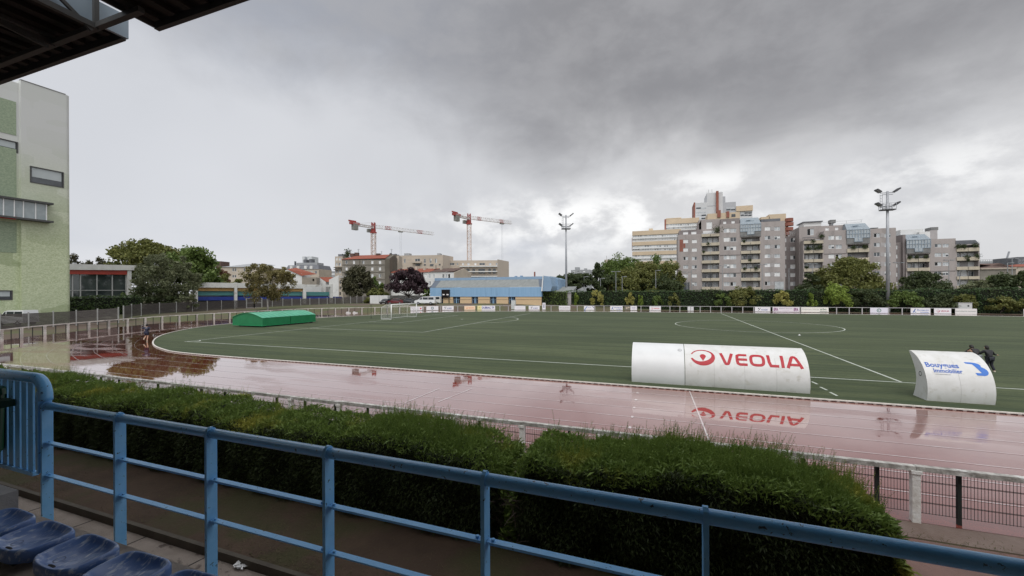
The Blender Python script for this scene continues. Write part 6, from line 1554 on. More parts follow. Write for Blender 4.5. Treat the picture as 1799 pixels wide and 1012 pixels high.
# left skyline
ps_ = PV(460, 190, 0); o, h = simple_block('stone_building', 'long pale stone building with a low curved grey roof behind the birch', ps_, 384, 462, 469, M['stone'], [(471, 477), (483, 488)], [(408, 411), (412, 415), (428, 431), (440, 443), (452, 455)], depth=16, kinds='d')
mb = MB(); xs_ = np.linspace(384, 470, 9)
for a, b in zip(xs_[:-1], xs_[1:]):
    f_ = lambda x: 469-7.5*math.sin(math.pi*min(1, max(0, (x-378)/120))**.9)
    x0, x1 = ps_.sz(a, 469)[0], ps_.sz(b, 469)[0]; mb.quad(ps_.at(x0, h[3], .5), ps_.at(x1, h[3], .5), ps_.at(x1, ps_.sz(b, f_(b))[1], -7), ps_.at(x0, ps_.sz(a, f_(a))[1], -7))
mb.build('roof', M['zinc'], o, recalc=False)
roofbox(o, ps_, 371, 388, 459, 470, M['tile_brown'], 3, 6, 'side_roof')
pm_ = PV(540, 200, R(-5)); o, h = simple_block('mansard_building', 'grey mansard roofed building with white dormers behind the white gable', pm_, 503, 560, 473, M['stone'], [(476, 481)], [(545, 549), (553, 557)], depth=12)
mb = MB(); q = pm_.rect(503, 465.5, 560, 473); mb.quad(pm_.at(q[0], q[1], .3), pm_.at(q[2], q[1], .3), pm_.at(q[2]-1, q[3], -1.5), pm_.at(q[0], q[3], -1.5)); mb.quad(pm_.at(q[0], q[3], -1.5), pm_.at(q[2]-1, q[3], -1.5), pm_.at(q[2]-1, q[3], -12), pm_.at(q[0], q[3], -12)); mb.quad(pm_.at(q[2], q[1], .3), pm_.at(q[2], q[1], -12), pm_.at(q[2]-1, q[3], -12), pm_.at(q[2]-1, q[3], -1.5)); mb.build('roof', M['slate'], o, recalc=False)
for x in (512, 524, 537, 547): q = pm_.rect(x-2.2, 467, x+2.2, 472.5); mb = MB(); fbox(mb, pm_, q[0], q[1], q[2], q[3], -1., .35); mb.build('dormer', M['white_wall'], o)
roofbox(o, pm_, 520, 557, 461.5, 465.5, M['zinc'], 3, 6); roofbox(o, pm_, 517, 518.3, 459, 466, M['slate'], 3, 1, 'vent_pipe'); roofbox(o, pm_, 533, 538, 456, 461.5, M['slate'], 4, 3); roofbox(o, pm_, 543, 547, 455, 461.5, M['slate'], 4, 3)
pd_ = PV(540, 420, 0)
for a, b, lab in ((531, 535, 'left one of two faint pale towers on the skyline'), (540, 548, 'right one of two faint pale towers on the skyline')): simple_block('distant_tower', lab, pd_, a, b, 450.5, pm('far pale', (.56, .58, .60)), [(452, 453), (455, 456), (458, 459)], [(a+.8, a+1.8), (b-1.8, b-.8)], kinds='g', grp='pale distant towers')
pd2 = PV(575, 260, 0); simple_block('grey_office', 'low grey office with a ribbon of white windows left of the stone corner building', pd2, 563, 590, 476.5, M['zinc'], [(480, 482.5)], [(565, 570), (573, 579), (581, 588)], kinds='w')  # the window ribbon is plain white shutter panes
pd3 = PV(528, 150, R(10)); o, h = simple_block('white_gable_house', 'white house with a long red tiled lean-to roof beside the birch', pd3, 505, 530.5, 480, M['white_wall'], [(500, 505)], [(520, 524)], depth=10)
mb = MB(); A = pd3.at(h[0]+1, pd3.sz(510, 472.5)[1], -6); B1 = pd3.at(h[0], pd3.sz(508, 473)[1], .3); q1 = pd3.sz(556, 481.5); q2 = pd3.sz(530.5, 484.5); mb.quad(B1, pd3.at(q2[0], q2[1], .4), pd3.at(q1[0], q1[1], -1), A+Vector((0, 0, .8))); mb.build('roof', M['tile_red'], o, recalc=False)
q = pd3.rect(530.5, 485, 556, 520); block(o, pd3, q[0], 0, q[2], q[3]-.5, 8, pm('aged stone', (.30, .265, .22), (.22, .20, .17), .5, .85), [pd3.rect(549, 490, 552, 494)], 'stone_wall'); 
mb = MB(); mb.prism([pd3.at(h[0], h[3]-.02, .01), pd3.at(h[2], h[3]-.8, .01), pd3.at(h[0], pd3.sz(508, 473.5)[1], .01)], -pd3.n*.4); mb.build('gable', M['white_wall'], o)
pd4 = PV(565, 155, R(-5)); o, h = simple_block('white_gable_house', 'small white gabled house left of the blank white wall', pd4, 553, 572, 495, M['white_wall'], [(497, 501)], [(556, 558)], depth=9)
mb = MB(); mb.prism([pd4.at(h[0], h[3], .01), pd4.at(h[2], h[3], .01), pd4.at((h[0]+h[2])/2-.3, pd4.sz(563, 487.5)[1], .01)], -pd4.n*9); mb.build('gable', M['white_wall'], o)
mb = MB(); mb.quad(pd4.at((h[0]+h[2])/2-.3, pd4.sz(563, 487)[1], .1), pd4.at(h[2]+.3, h[3]-.1, .1), pd4.at(h[2]+3, h[3]-.1, -4), pd4.at(h[2]+.6, pd4.sz(563, 486.5)[1], -4)); mb.build('roof', M['tile_red'], o, recalc=False)
pd5 = PV(585, 150, R(12)); o = thing('blank_white_house', 'tall blank white gable wall with a small blue strip at its foot', 'building', tuple(pd5.at(pd5.sz(578, 510)[0], 0)))
q = pd5.rect(578, 492, 595, 522); zl = pd5.sz(578, 491.5)[1]; zr_ = pd5.sz(595, 483.5)[1]
mb = MB(); mb.prism([pd5.at(q[0], 0), pd5.at(q[2], 0), pd5.at(q[2], zr_), pd5.at(q[0], zl)], -pd5.n*9); mb.build('wall', M['white_wall'], o)
q = pd5.rect(595, 488, 602, 522); mb = MB(); fbox(mb, pd5, q[0], 0, q[2], q[3], -9, -.2); mb.build('side_wall', M['stone'], o)
for y in (493, 503, 513): q = pd5.rect(596.5, y, 598.5, y+5); mb = MB(); fbox(mb, pd5, q[0], q[1], q[2], q[3], -.19, -.1); mb.build('window', M['glass_dark'], o)

# ------------------------------------------------------------------ blue sports hall
M['hall_blue'] = pm('hall blue cladding', (.21, .36, .53), (.24, .39, .56), .6, .5, stretch=(4, 4, .3), col3=(.18, .31, .47), c3=(.55, .7), s3=.4)
M['hall_trim'] = pm('hall trim blue', (.20, .30, .42), (.24, .34, .46), .4, .5)
M['hall_roof'] = pm('weathered fibre roof', (.24, .25, .24), (.17, .18, .175), 1.2, .7, stretch=(3, .4, .4), bump=.3, bscale=6)
M['hall_dark'] = pm('hall dark glazing', (.020, .028, .045), (.035, .045, .07), .6, .12, spec=.8)
M['hall_peach'] = pm('peach block wall', (.60, .44, .27), (.55, .40, .25), 2, .8)
HZ = 1.15; ph = PD(98.5); o = thing('sports_hall', 'long light blue sports hall with a grey sloping roof and peach wall panels', 'building', tuple(ph.at(ph.sz(757, 510)[0], HZ)))
uL, ze = ph.sz(755.5, 505.5); uR, _ = ph.sz(951.5, 505.5); zw = ph.sz(850, 521)[1]; ze = ph.sz(850, 505)[1]
block(o, ph, uL, zw, uR, ze, 20, M['hall_blue'], name='cladding')
panels = [(778.5, 795.5), (808.3, 828.3), (840, 860.2), (872.2, 892.7), (905.6, 930)]
dk_ = [(766, 778.5), (795.5, 808.3), (828.3, 840), (860.2, 872.2), (892.7, 905.6)]
mb = MB(); fbox(mb, ph, uL+.1, HZ-1.3, uR-.1, zw-.01, -20, -.6); mb.build('ground_floor_core', M['hall_dark'], o)
for a, b in panels+[(930, 951), (756, 766)]:
    q = ph.rect(a, 521, b, 535); mb = MB(); fbox(mb, ph, q[0], HZ-1.3, q[2], zw-.012, -.5, .0); mb.build('peach_panel', M['hall_peach'], o)
    q2 = ph.rect(a, 525.6, b, 526.5); mb = MB(); fbox(mb, ph, q2[0]+.05, q2[1], q2[2]-.05, q2[3], .003, .04); mb.build('band', pm('panel band', (.34, .25, .16)), o)
for a, b in dk_:
    q = ph.rect(a+1, 522, b-1, 534.4); mb = MB(); n = 3
    for k in range(n+1): x = q[0]+(q[2]-q[0])*k/n; fbox(mb, ph, x-.05, q[1], x+.05, q[3], -.5, -.42)
    fbox(mb, ph, q[0], q[3]-.7, q[2], q[3]-.62, -.5, -.41); mb.build('glazing_frame', M['hall_trim'], o)
    q = ph.rect(a+4.6, 522, a+6.3, 534.4); mb = MB(); fbox(mb, ph, q[0], q[1], q[2], q[3], -.5, -.3); mb.build('blue_post', M['hall_blue'], o)
zr2 = ph.sz(850, 491)[1]; zt2 = ph.sz(850, 486.7)[1]
uL2 = uL+3.2; uR2 = uR+.5; dpt = 6.5
def hp(u, z, d_): return ph.at(u, z, -d_)
k_ = ph.back(dpt); zr2 = k_.sz(850, 491.5)[1]; zt2 = k_.sz(850, 487.3)[1]; uT0 = k_.sz(764, 490)[0]; uT1 = k_.sz(952, 490)[0]; uE0 = ph.sz(764.5, 504)[0]; uE1 = ph.sz(947.5, 504)[0]
mb = MB(); mb.quad(hp(uE0, ze+.05, .1), hp(uE1, ze+.05, .1), hp(uT1-1.0, zr2, dpt), hp(uT0+2, zr2, dpt)); mb.build('roof_sheets', M['hall_roof'], o, recalc=False)
mb = MB(); mb.quad(hp(uL, ze, .0), hp(uE0, ze+.04, .1), hp(uT0+2, zr2, dpt), hp(uT0, zr2, dpt)); mb.quad(hp(uE1, ze+.04, .1), hp(uR, ze, 0), hp(uT1+.6, zr2, dpt), hp(uT1-1.0, zr2, dpt)); mb.build('roof_edge', pm('roof edge dark', (.10, .12, .15)), o, recalc=False)
mb = MB(); fbox(mb, k_, uT0, zr2-.1, uT1+.8, zt2, -7, .15); mb.build('ridge_upstand', M['hall_trim'], o); mb = MB(); fbox(mb, k_, uT0, zr2-.35, uT1+.3, zr2-.08, .02, .22); mb.build('ridge_gutter', pm('roof edge dark', (.1, .1, .1)), o)
mb = MB(); mb.quad(hp(uL, ze, 0), hp(uT0, zr2, dpt), hp(uT0, zr2, 13.5), hp(uL, ze, 20)); mb.quad(hp(uR, ze, 0), hp(uR, ze, 20), hp(uR+.4, zt2, 13.5), hp(uR+.4, zt2, dpt)); mb.build('gable', M['hall_blue'], o, recalc=False)
q = ph.rect(776.8, 508.8, 790.5, 523); mb = MB(); fbox(mb, ph, q[0], q[1], q[2], q[3], .01, .35); sbd = mb.build('scoreboard', pm('scoreboard black', (.008, .006, .007), rough=.3), o)
mb = MB()
for a in (778.6, 785.5): q = ph.rect(a, 516.6, a+3.6, 518.6); fbox(mb, ph, q[0], q[1], q[2], q[3], .352, .37)
mb.build('digits', pm('score digits', (.75, .72, .72)), sbd)
q = ph.rect(789.6, 508, 790.6, 536); mb = MB(); fbox(mb, ph, q[0], HZ-1.2, q[2], q[1]+.3 if False else zw, .36, .5); mb.build('scoreboard_post', M['mesh_dark'], o)
mb = MB(); q = ph.rect(755, 520.4, 951.5, 521.4); fbox(mb, ph, q[0], q[1], q[2], q[3], .0, .12); mb.build('cladding_edge', M['hall_trim'], o)
# end fin, second wedge and low annexe
e1 = [(952, 505), (957, 484.5), (968, 488), (970, 505), (966.5, 511), (952, 511)]
pe = ph.back(-.4)
mb = MB(); mb.prism([pe.at(*pe.sz(x, y)) for x, y in ((951.6, 511.5), (954.5, 484.3), (966.3, 486.5), (970.2, 503), (967, 511.5))], -ph.n*10); mb.build('end_fin', M['hall_trim'], o)
pe2 = ph.back(5); mb = MB(); mb.prism([pe2.at(*pe2.sz(x, y)) for x, y in ((968, 512), (970, 487), (979, 490), (981.3, 504), (981, 512))], -ph.n*10); mb.build('end_fin', M['hall_trim'], o)
mb = MB(); mb.prism([pe.at(*pe.sz(x, y), .05) for x, y in ((951.4, 511.5), (953.9, 484.3), (955.2, 484.3), (953.2, 511.5))], ph.n*.25); mb.build('fin_edge', M['frame_white'], o)
h = pe2.rect(968, 504.5, 1007, 514); mb = MB(); fbox(mb, pe2, h[0], 0, h[2], h[1], -8, 3); mb.build('annexe_wall', M['conc_pale'], o)
mb = MB(); mb.quad(pe2.at(h[0], h[1], 3.3), pe2.at(h[2], h[1], 3.3), pe2.at(h[2], h[3]+.2, -5), pe2.at(h[0], h[3]+.2, -5)); mb.build('annexe_roof', M['hall_roof'], o, recalc=False)
roofbox(o, k_, 938, 939.8, 477.5, 486, M['red_brown'], 6, .5, 'vent_stack'); roofbox(o, k_, 904, 907, 484.8, 487.3, M['hall_trim'], 3, 1, 'vent'); roofbox(o, k_, 913.5, 917, 484.2, 487.3, M['hall_trim'], 3, 1, 'vent')

# ------------------------------------------------------------------ blue and white hall with pillars, pavilion
pb = Plane(tuple(onY(345, 510, 97)), onY(640, 510, 125)-onY(345, 510, 97)); pb.p.z = 0
pb = Plane((pb.p.x, pb.p.y, 0), (pb.d.x, pb.d.y, 0))
M['teal'] = pm('teal boards', (.06, .20, .20), (.08, .24, .235), .8, .5, stretch=(.3, .3, 3)); M['royal'] = pm('royal blue band', (.012, .03, .20), (.02, .045, .26), .8, .5); M['ochre'] = pm('ochre fascia', (.45, .27, .09), (.38, .23, .08), .6, .6)
M['peel'] = pm('peeling white paint', (.62, .62, .60), (.52, .52, .50), .9, .7, col3=(.36, .34, .31), c3=(.58, .68), s3=.6)
o = thing('blue_white_hall', 'long low hall with white beam and pillars, ochre, teal and royal blue bands', 'building', tuple(pb.at(0, .5)))
h = pb.rect(345, 507, 580, 530); u0, u1 = pb.sz(345, 510)[0], pb.sz(583, 510)[0]
def band(a, b, y0, y1, y0b, y1b, mat, o0, o1, name):
    ua, za0 = pb.sz(a, y0); _, za1 = pb.sz(a, y1); ub, zb0 = pb.sz(b, y0b); _, zb1 = pb.sz(b, y1b)
    mb = MB(); mb.prism([pb.at(ua, za1, o1), pb.at(ub, zb1, o1), pb.at(ub, zb0, o1), pb.at(ua, za0, o1)], -pb.n*(o1-o0)); mb.build(name, mat, o)
band(344, 533, 496, 505, 499.5, 507, M['peel'], -.6, .6, 'beam'); band(533, 582, 499.8, 504.5, 500.5, 504, M['peel'], -.6, .6, 'beam')
band(346, 532, 505, 511, 507, 512, M['ochre'], -.5, .1, 'fascia'); band(346, 579, 511.5, 519, 513, 519.5, M['teal'], -.9, -.3, 'teal_band')
band(346, 579, 519, 521.5, 519.5, 521.2, M['glass_dark'], -1.2, -.8, 'window_strip'); band(346, 601, 521.3, 528, 521.2, 526, M['royal'], -.7, -.1, 'blue_band')
band(346, 601, 528, 545, 526, 541, M['glass_dark'], -1.4, -1.0, 'base'); 
for x0, x1, yt in ((341, 347, 497), (411, 416, 496.5), (531.5, 536.5, 500), (579, 583.2, 499.5)): q = pb.rect(x0, yt, x1, 540); mb = MB(); fbox(mb, pb, q[0], .2, q[2], q[3], -.3, .75); mb.build('pillar', M['peel'], o)
band(544, 579, 500, 513, 500.5, 513.5, M['white_wall'], -8, -7, 'rear_wall')
mb = MB(); q = pb.rect(346, 505, 532, 510); fbox(mb, pb, q[0], .2, q[2], pb.sz(346, 499)[1]-.4, -9, -1.6); mb.build('core', M['conc_stain'], o)
# pavilion with red fascia
pp = Plane(tuple(onY(125, 510, 84)), onY(228, 510, 92)-onY(125, 510, 84)); pp = Plane((pp.p.x, pp.p.y, 0), (pp.d.x, pp.d.y, 0))
o = thing('glass_pavilion', 'low glass walled pavilion with a red fascia under a white roof edge', 'building', tuple(pp.at(0, .4)))
def pband(a, b, y0, y1, y0b, y1b, mat, o0, o1, name):
    ua, za0 = pp.sz(a, y0); _, za1 = pp.sz(a, y1); ub, zb0 = pp.sz(b, y0b); _, zb1 = pp.sz(b, y1b)
    mb = MB(); mb.prism([pp.at(ua, za1, o1), pp.at(ub, zb1, o1), pp.at(ub, zb0, o1), pp.at(ua, za0, o1)], -pp.n*(o1-o0)); mb.build(name, mat, o)
pband(100, 240, 463.5, 474, 466.5, 475, M['peel'], -12, .9, 'roof'); pband(100, 222, 474, 481.5, 475, 482.5, M['red_brown'] if False else pm('red fascia', (.42, .055, .035), (.36, .05, .035), .7, .5), -.2, .5, 'fascia')
uL_, _ = pp.sz(100, 500); uR_, _ = pp.sz(222, 500)
mb = MB(); za = pp.sz(160, 481.8)[1]; fbox(mb, pp, uL_, .2, uR_, za, -10, -9.6); fbox(mb, pp, uL_, .2, uR_, .8, -9.5, 0); fbox(mb, pp, uR_-.3, .2, uR_, za, -10, -.1); mb.build('core', M['conc_stain'], o)
for i, x in enumerate((127, 141, 170, 197, 221)):
    u, _ = pp.sz(x, 500); mb = MB(); fbox(mb, pp, u-.09, .3, u+.09, za, .0, .15); mb.build('mullion', M['grey_tube'], o)
mb = MB(); zt_ = pp.sz(160, 510)[1]; fbox(mb, pp, uL_, zt_-.06, uR_, zt_+.06, .151, .2); mb.build('transom', M['grey_tube'], o)
mb = MB(); fbox(mb, pp, uL_, .3, uR_, za, -.12, -.06); mb.build('glass_wall', pm('pavilion glass', (.03, .04, .042), (.07, .085, .08), .35, .08, spec=.9, col3=(.12, .14, .14), c3=(.62, .70), s3=.8), o)
q = pp.rect(222, 475, 229, 540); mb = MB(); fbox(mb, pp, q[0], .2, q[2], q[3]+.3, -.3, .7); mb.build('pillar', M['peel'], o)
for (x, y) in ((137, 461), (205, 465)): q = pp.rect(x-2.2, y, x+2.2, y+4); mb = MB(); fbox(mb, pp, q[0], q[1], q[2], q[3], -3, -1.5); mb.build('roof_vent', M['zinc'], o)

# ------------------------------------------------------------------ green mosaic building at the left edge
def mosaic(name, c1, c2, c3, grad=True):
    m = bpy.data.materials.new(name); m.use_nodes = True; nt = m.node_tree; N = nt.nodes; L = nt.links; b = N['Principled BSDF']
    g_ = N.new('ShaderNodeNewGeometry'); mp = N.new('ShaderNodeMapping'); mp.inputs['Scale'].default_value = (6.5, 6.5, 11.); L.new(g_.outputs['Position'], mp.inputs[0])
    v = N.new('ShaderNodeTexVoronoi'); v.inputs['Scale'].default_value = 1.; L.new(mp.outputs[0], v.inputs['Vector'])
    r = N.new('ShaderNodeSeparateColor'); L.new(v.outputs['Color'], r.inputs[0])
    def mx(f, a, b_, t='MIX'):
        n = N.new('ShaderNodeMix'); n.data_type = 'RGBA'; n.blend_type = t
        if isinstance(f, float): n.inputs[0].default_value = f
        else: L.new(f, n.inputs[0])
        for i, x in ((6, a), (7, b_)):
            if isinstance(x, tuple): n.inputs[i].default_value = (*x, 1)
            else: L.new(x, n.inputs[i])
        return n.outputs[2]
    c = mx(r.outputs[0], c1, c2)
    sz = N.new('ShaderNodeSeparateXYZ'); L.new(g_.outputs['Position'], sz.inputs[0])
    if grad:      # tiles: white at the top of the wall, greener lower down, in patches
        mr = N.new('ShaderNodeMapRange'); L.new(sz.outputs['Z'], mr.inputs[0]); mr.inputs[1].default_value = 12; mr.inputs[2].default_value = 27
        c = mx(mr.outputs[0], c, c3)
        mp2 = N.new('ShaderNodeMapping'); mp2.inputs['Scale'].default_value = (.22, .22, .45); L.new(g_.outputs['Position'], mp2.inputs[0]); v2 = N.new('ShaderNodeTexVoronoi'); v2.distance = 'CHEBYCHEV'; v2.inputs['Scale'].default_value = 1.; L.new(mp2.outputs[0], v2.inputs['Vector'])
        r2 = N.new('ShaderNodeSeparateColor'); L.new(v2.outputs['Color'], r2.inputs[0]); m2 = N.new('ShaderNodeMapRange'); L.new(r2.outputs[0], m2.inputs[0]); m2.inputs[1].default_value = .55; m2.inputs[2].default_value = .9; m2.inputs[4].default_value = .45
        mul = N.new('ShaderNodeMath'); mul.operation = 'MULTIPLY'; inv = N.new('ShaderNodeMath'); inv.operation = 'SUBTRACT'; inv.inputs[0].default_value = 1.15; L.new(mr.outputs[0], inv.inputs[1]); L.new(inv.outputs[0], mul.inputs[0]); L.new(m2.outputs[0], mul.inputs[1])
        c = mx(mul.outputs[0], c, (.24, .30, .15))
    L.new(c, b.inputs['Base Color']); b.inputs['Roughness'].default_value = .5; return m
MOS = mosaic('green mosaic tiles', (.38, .44, .26), (.58, .63, .44), (.56, .57, .56)); MOS2 = mosaic('dark green mosaic', (.21, .27, .185), (.30, .36, .25), (.3, .3, .3), False)
c0_ = onY(38, 510, 57); pgB = Plane((c0_.x, c0_.y, 0), (0, 1, 0))     # wall runs away from the stand
o = thing('green_mosaic_building', 'tall building clad in pale and green mosaic tiles at the left edge', 'building', (c0_.x, c0_.y, 0))
uE, _ = pgB.sz(125.5, 500); zT = pgB.sz(38, 139.5)[1]; zTe = pgB.sz(125, 171)[1]; zT = (zT+zTe)/2
hs = [pgB.rect(52.5, 297, 112, 325.5)]
mb = MB(); rr = .55
wall_holes(mb, pgB, 0, 0, uE-rr, zT, hs, .3)
for k in range(6):
    t0, t1 = math.pi/2*k/6, math.pi/2*(k+1)/6; a = [(uE-rr+rr*math.sin(t), -rr+rr*math.cos(t)) for t in (t0, t1)]
    mb.quad(pgB.at(a[0][0], 0, a[0][1]), pgB.at(a[1][0], 0, a[1][1]), pgB.at(a[1][0], zT, a[1][1]), pgB.at(a[0][0], zT, a[0][1]))
mb.quad(pgB.at(uE, 0, -rr), pgB.at(uE, 0, -16), pgB.at(uE, zT, -16), pgB.at(uE, zT, -rr)); mb.quad(pgB.at(0, 0, 0), pgB.at(0, zT, 0), pgB.at(0, zT, -16), pgB.at(0, 0, -16))
mb.quad(pgB.at(0, zT-.01, 0), pgB.at(uE-rr, zT-.01, 0), pgB.at(uE, zT-.01, -rr), pgB.at(uE, zT-.01, -16), pgB.at(0, zT-.01, -16)); mb.build('wall', MOS, o, recalc=False)
mb = MB(); fbox(mb, pgB, -.02, zT+.0, uE-rr, zT+.10, -.4, .05); mb.build('parapet_cap', M['conc_stain'], o)
def bigwin(pl_, h, name='window', n=1, blind=True):
    a, b, c, d = h; mb = MB(); f = .12
    for q in ((a, b, a+f, d), (c-f, b, c, d), (a+f, b, c-f, b+f), (a+f, d-f, c-f, d)): fbox(mb, pl_, *q, -.15, .05)
    mb.mi = 1; fbox(mb, pl_, a+f, b+f, c-f, d-f, -.14, -.10)
    mb.mi = 2; z = b+(d-b)*.38; fbox(mb, pl_, a+f+.1, z, c-f-.1, d-f-.02, -.099, -.08)
    mb.build(name, [M['dark_steel'], M['glass_dark'], pm('roller blind', (.42, .46, .47), (.38, .42, .43), .5, .4)], o)
bigwin(pgB, hs[0])
pf = pgB.back(.6)
u_, z_a = pf.sz(36.5, 181); q = pf.rect(-60, 176, 35.5, 560); hs2 = [pf.rect(-50, 240.5, 31.5, 261), pf.rect(-20, 510, 22, 527.5)]
u0_ = -16.; wall_top = pgB.sz(20, 139)[1]
mb = MB(); hs3 = [(max(h_[0], u0_+.5), h_[1], h_[2], h_[3]) for h_ in hs2]; zsp = pf.sz(20, 348)[1]
wall_holes(mb, pf, u0_, 0, -.001, zT-.35, hs3, .25); mb.quad(pf.at(u0_, zT-.35, 0), pf.at(0, zT-.35, 0), pf.at(0, zT-.35, -14), pf.at(u0_, zT-.35, -14)); mb.quad(pf.at(u0_, 0, 0), pf.at(u0_, zT-.35, 0), pf.at(u0_, zT-.35, -14), pf.at(u0_, 0, -14)); mb.build('recessed_wall', MOS, o, recalc=False)
for h_ in hs3: bigwin(pf, h_)
za_, zb_, zc_ = pf.sz(30, 180)[1], pf.sz(30, 239)[1], pf.sz(34, 264)[1]
for (z0, z1) in ((zb_, za_), (pf.sz(20, 352)[1], zc_), (pf.sz(20, 444)[1], pf.sz(20, 390)[1])):
    mb = MB(); fbox(mb, pf, u0_+.05, z0, -.25, z1, .004, .05); mb.build('green_panel', MOS2, o)
# glazed oriel
po_ = pgB.back(-.9); q = po_.rect(-60, 349, 82, 386); uo = po_.sz(82, 368)[0]; zo1 = po_.sz(60, 356)[1]; zo0 = po_.sz(60, 385)[1]
mb = MB(); fbox(mb, po_, u0_+2, zo0, uo, zo1, -.85, -.05); mb.build('oriel_glass', pm('oriel glass', (.20, .24, .25), (.28, .32, .33), .8, .1, spec=.9), o)
mb = MB(); fbox(mb, po_, u0_+1.8, zo1, uo+.6, zo1+.28, -.9, .35); mb.build('oriel_roof', M['dark_steel'], o); mb = MB(); fbox(mb, po_, u0_+1.8, zo0-.25, uo+.6, zo0, -.9, .35); mb.build('oriel_floor', M['dark_steel'], o)
for x in (6, 25, 41, 62.5, 81.5): u, _ = po_.sz(x, 368); mb = MB(); fbox(mb, po_, u-.05, zo0, u+.05, zo1, -.049, .05); mb.build('oriel_mullion', M['frame_white'], o)
pt = po_.sz(12, 371); mb = MB(); mb.tube([po_.at(pt[0]-.9, pt[1]-.9, -.03), po_.at(pt[0]+.8, pt[1]-.9, -.03), po_.at(pt[0]+.8, pt[1]-.6, -.03)], .12, 8); mb.build('red_armchair', pm('red furniture', (.45, .04, .05)), o)

# ------------------------------------------------------------------ slatted mesh fence on the left
SL = pm('dark slatted mesh', (.055, .048, .045), (.085, .075, .07), 1.5, .8, stretch=(1, 1, 6), col3=(.13, .12, .11), c3=(.6, .7), s3=.4); SLP = pm('galvanised post', (.30, .30, .29), (.36, .36, .35), 2, .5)
def mesh_fence(label, pts, hgt, extra=.0):
    o = thing('slatted_fence', label, 'fence', tuple(pts[0]))
    for i, (p, q) in enumerate(zip(pts[:-1], pts[1:])):
        p, q = Vector(p), Vector(q); mb = MB(); d = q-p; L_ = d.length; nn = max(1, int(L_/.16))
        up = Vector((0, 0, 1)); n_ = Vector((-d.y, d.x, 0)).normalized()
        for k in range(12): z = .06+(hgt-.1)*k/12; mb.prism([p+up*z-n_*.01, q+up*z-n_*.01, q+up*(z+(hgt-.1)/12-.022)-n_*.01, p+up*(z+(hgt-.1)/12-.022)-n_*.01], n_*.02)
        mb.build('slat_panel', SL, o)
    for i, p in enumerate(pts):
        p = Vector(p); mb = MB(); mb.box(p.x-.06, p.y-.06, p.z-.2, p.x+.06, p.y+.06, p.z+hgt+.1); mb.build('post', SLP, o)
    return o
ctl = [onY(-60, 560, 47), onY(0, 560, 51), onY(50, 560, 53), onY(134, 560, 57), onY(208, 560, 58.5)]
ctl = [Vector((p.x, p.y, z)) for p, z in zip(ctl, (0, 0, .02, .12, .45))]
pts = [ctl[0]];
for a, b in zip(ctl[:-1], ctl[1:]):
    n = max(1, round((b-a).length/2.9)); pts += [a.lerp(b, (k+1)/n) for k in range(n)]
mesh_fence('dark slatted fence with pale posts in front of the green mosaic building', pts, 2.0)
g0, g1 = onY(217, 555, 62), onY(231, 555, 67.5)
ctl = [(248, 71, .62), (280, 76, .62), (309.6, 80.5, .62), (338, 85, .62), (364, 89, .62), (389, 93, .62), (412.5, 96.5, .64), (433, 99, .66)]
pts = [Vector((g0.x, g0.y, .5)), Vector((g1.x, g1.y, .6))]+[Vector((*onY(x, 555, Y).xy, z)) for x, Y, z in ctl]
mesh_fence('dark slatted fence with pale posts in front of the big left trees', pts, 2.05)
ga = [Vector((*onY(x, 555, Y).xy, .66)) for x, Y in ((433, 99), (446.5, 100.3), (460, 101.5))]
o = thing('mesh_gate', 'pair of pale framed mesh gates in the dark slatted fence below the birch', 'gate', tuple(ga[0]))
for a, b in zip(ga[:-1], ga[1:]):
    mb = MB()
    for p in (a, b): mb.box(p.x-.1, p.y-.1, p.z-.2, p.x+.1, p.y+.1, p.z+2.5)
    for z in (.15, 1.3, 2.4): mb.bar(a+Vector((0, 0, z)), b+Vector((0, 0, z)), .09)
    fr_ob = mb.build('gate_frame', SLP, o); mb = MB(); mb.prism([a+Vector((0, 0, .2)), b+Vector((0, 0, .2)), b+Vector((0, 0, 2.35)), a+Vector((0, 0, 2.35))], (0, .02, 0)); mb.build('mesh_infill', SL, fr_ob)
ctl = [(460, 101.5), (478.5, 103), (497, 104), (513, 105), (528.5, 106), (544.5, 107), (560.5, 108), (575, 109), (589, 110), (603, 111), (616, 112), (627, 113), (638, 113.5), (650, 114)]
mesh_fence('dark slatted fence with many pale posts between the birch and the white container', [Vector((*onY(x, 555, Y).xy, .68+.5*max(0, (x-560)/90))) for x, Y in ctl], 2.25)
ctl = [(681, 121), (700, 121.5), (718, 122), (737, 122.5), (757, 123)]
mesh_fence('dark slatted fence behind the parked cars left of the blue hall', [Vector((*onY(x, 555, Y).xy, 1.2)) for x, Y in ctl], 2.3)
# ------------------------------------------------------------------ cranes
CW = pm('crane white', (.62, .60, .58), (.50, .46, .44), 1, .5); CR = pm('crane red', (.33, .05, .042), (.27, .042, .036), 1, .5); CG = pm('counterweight grey', (.22, .22, .20))
CP = pm('crane mast cream', (.60, .50, .44), (.52, .40, .34), .6, .5)
def lattice(mb, A, B_, w, h, n, t, tri=False):
    """box (or triangular) truss from A to B_; w across, h up"""
    A, B_ = Vector(A), Vector(B_); d = (B_-A).normalized(); up = Vector((0, 0, 1)) if abs(d.z) < .8 else Vector((SY*-1, CY, 0)); s = d.cross(up).normalized(); up = s.cross(d).normalized()
    cor = [(-1, 0), (1, 0), (0, 1)] if tri else [(-1, -.5), (1, -.5), (1, .5), (-1, .5)]
    P_ = lambda k, u: A.lerp(B_, u)+s*w/2*k[0]+up*h*k[1]
    for k in cor: mb.bar(P_(k, 0), P_(k, 1), t*1.5)
    for i in range(n):
        for j in range(len(cor)):
            a, b = cor[j], cor[(j+1) % len(cor)]
            if i % 2: a, b = b, a
            mb.bar(P_(a, i/n), P_(b, (i+1)/n), t); mb.bar(P_(cor[j], i/n), P_(cor[(j+1) % len(cor)], i/n), t*.8)
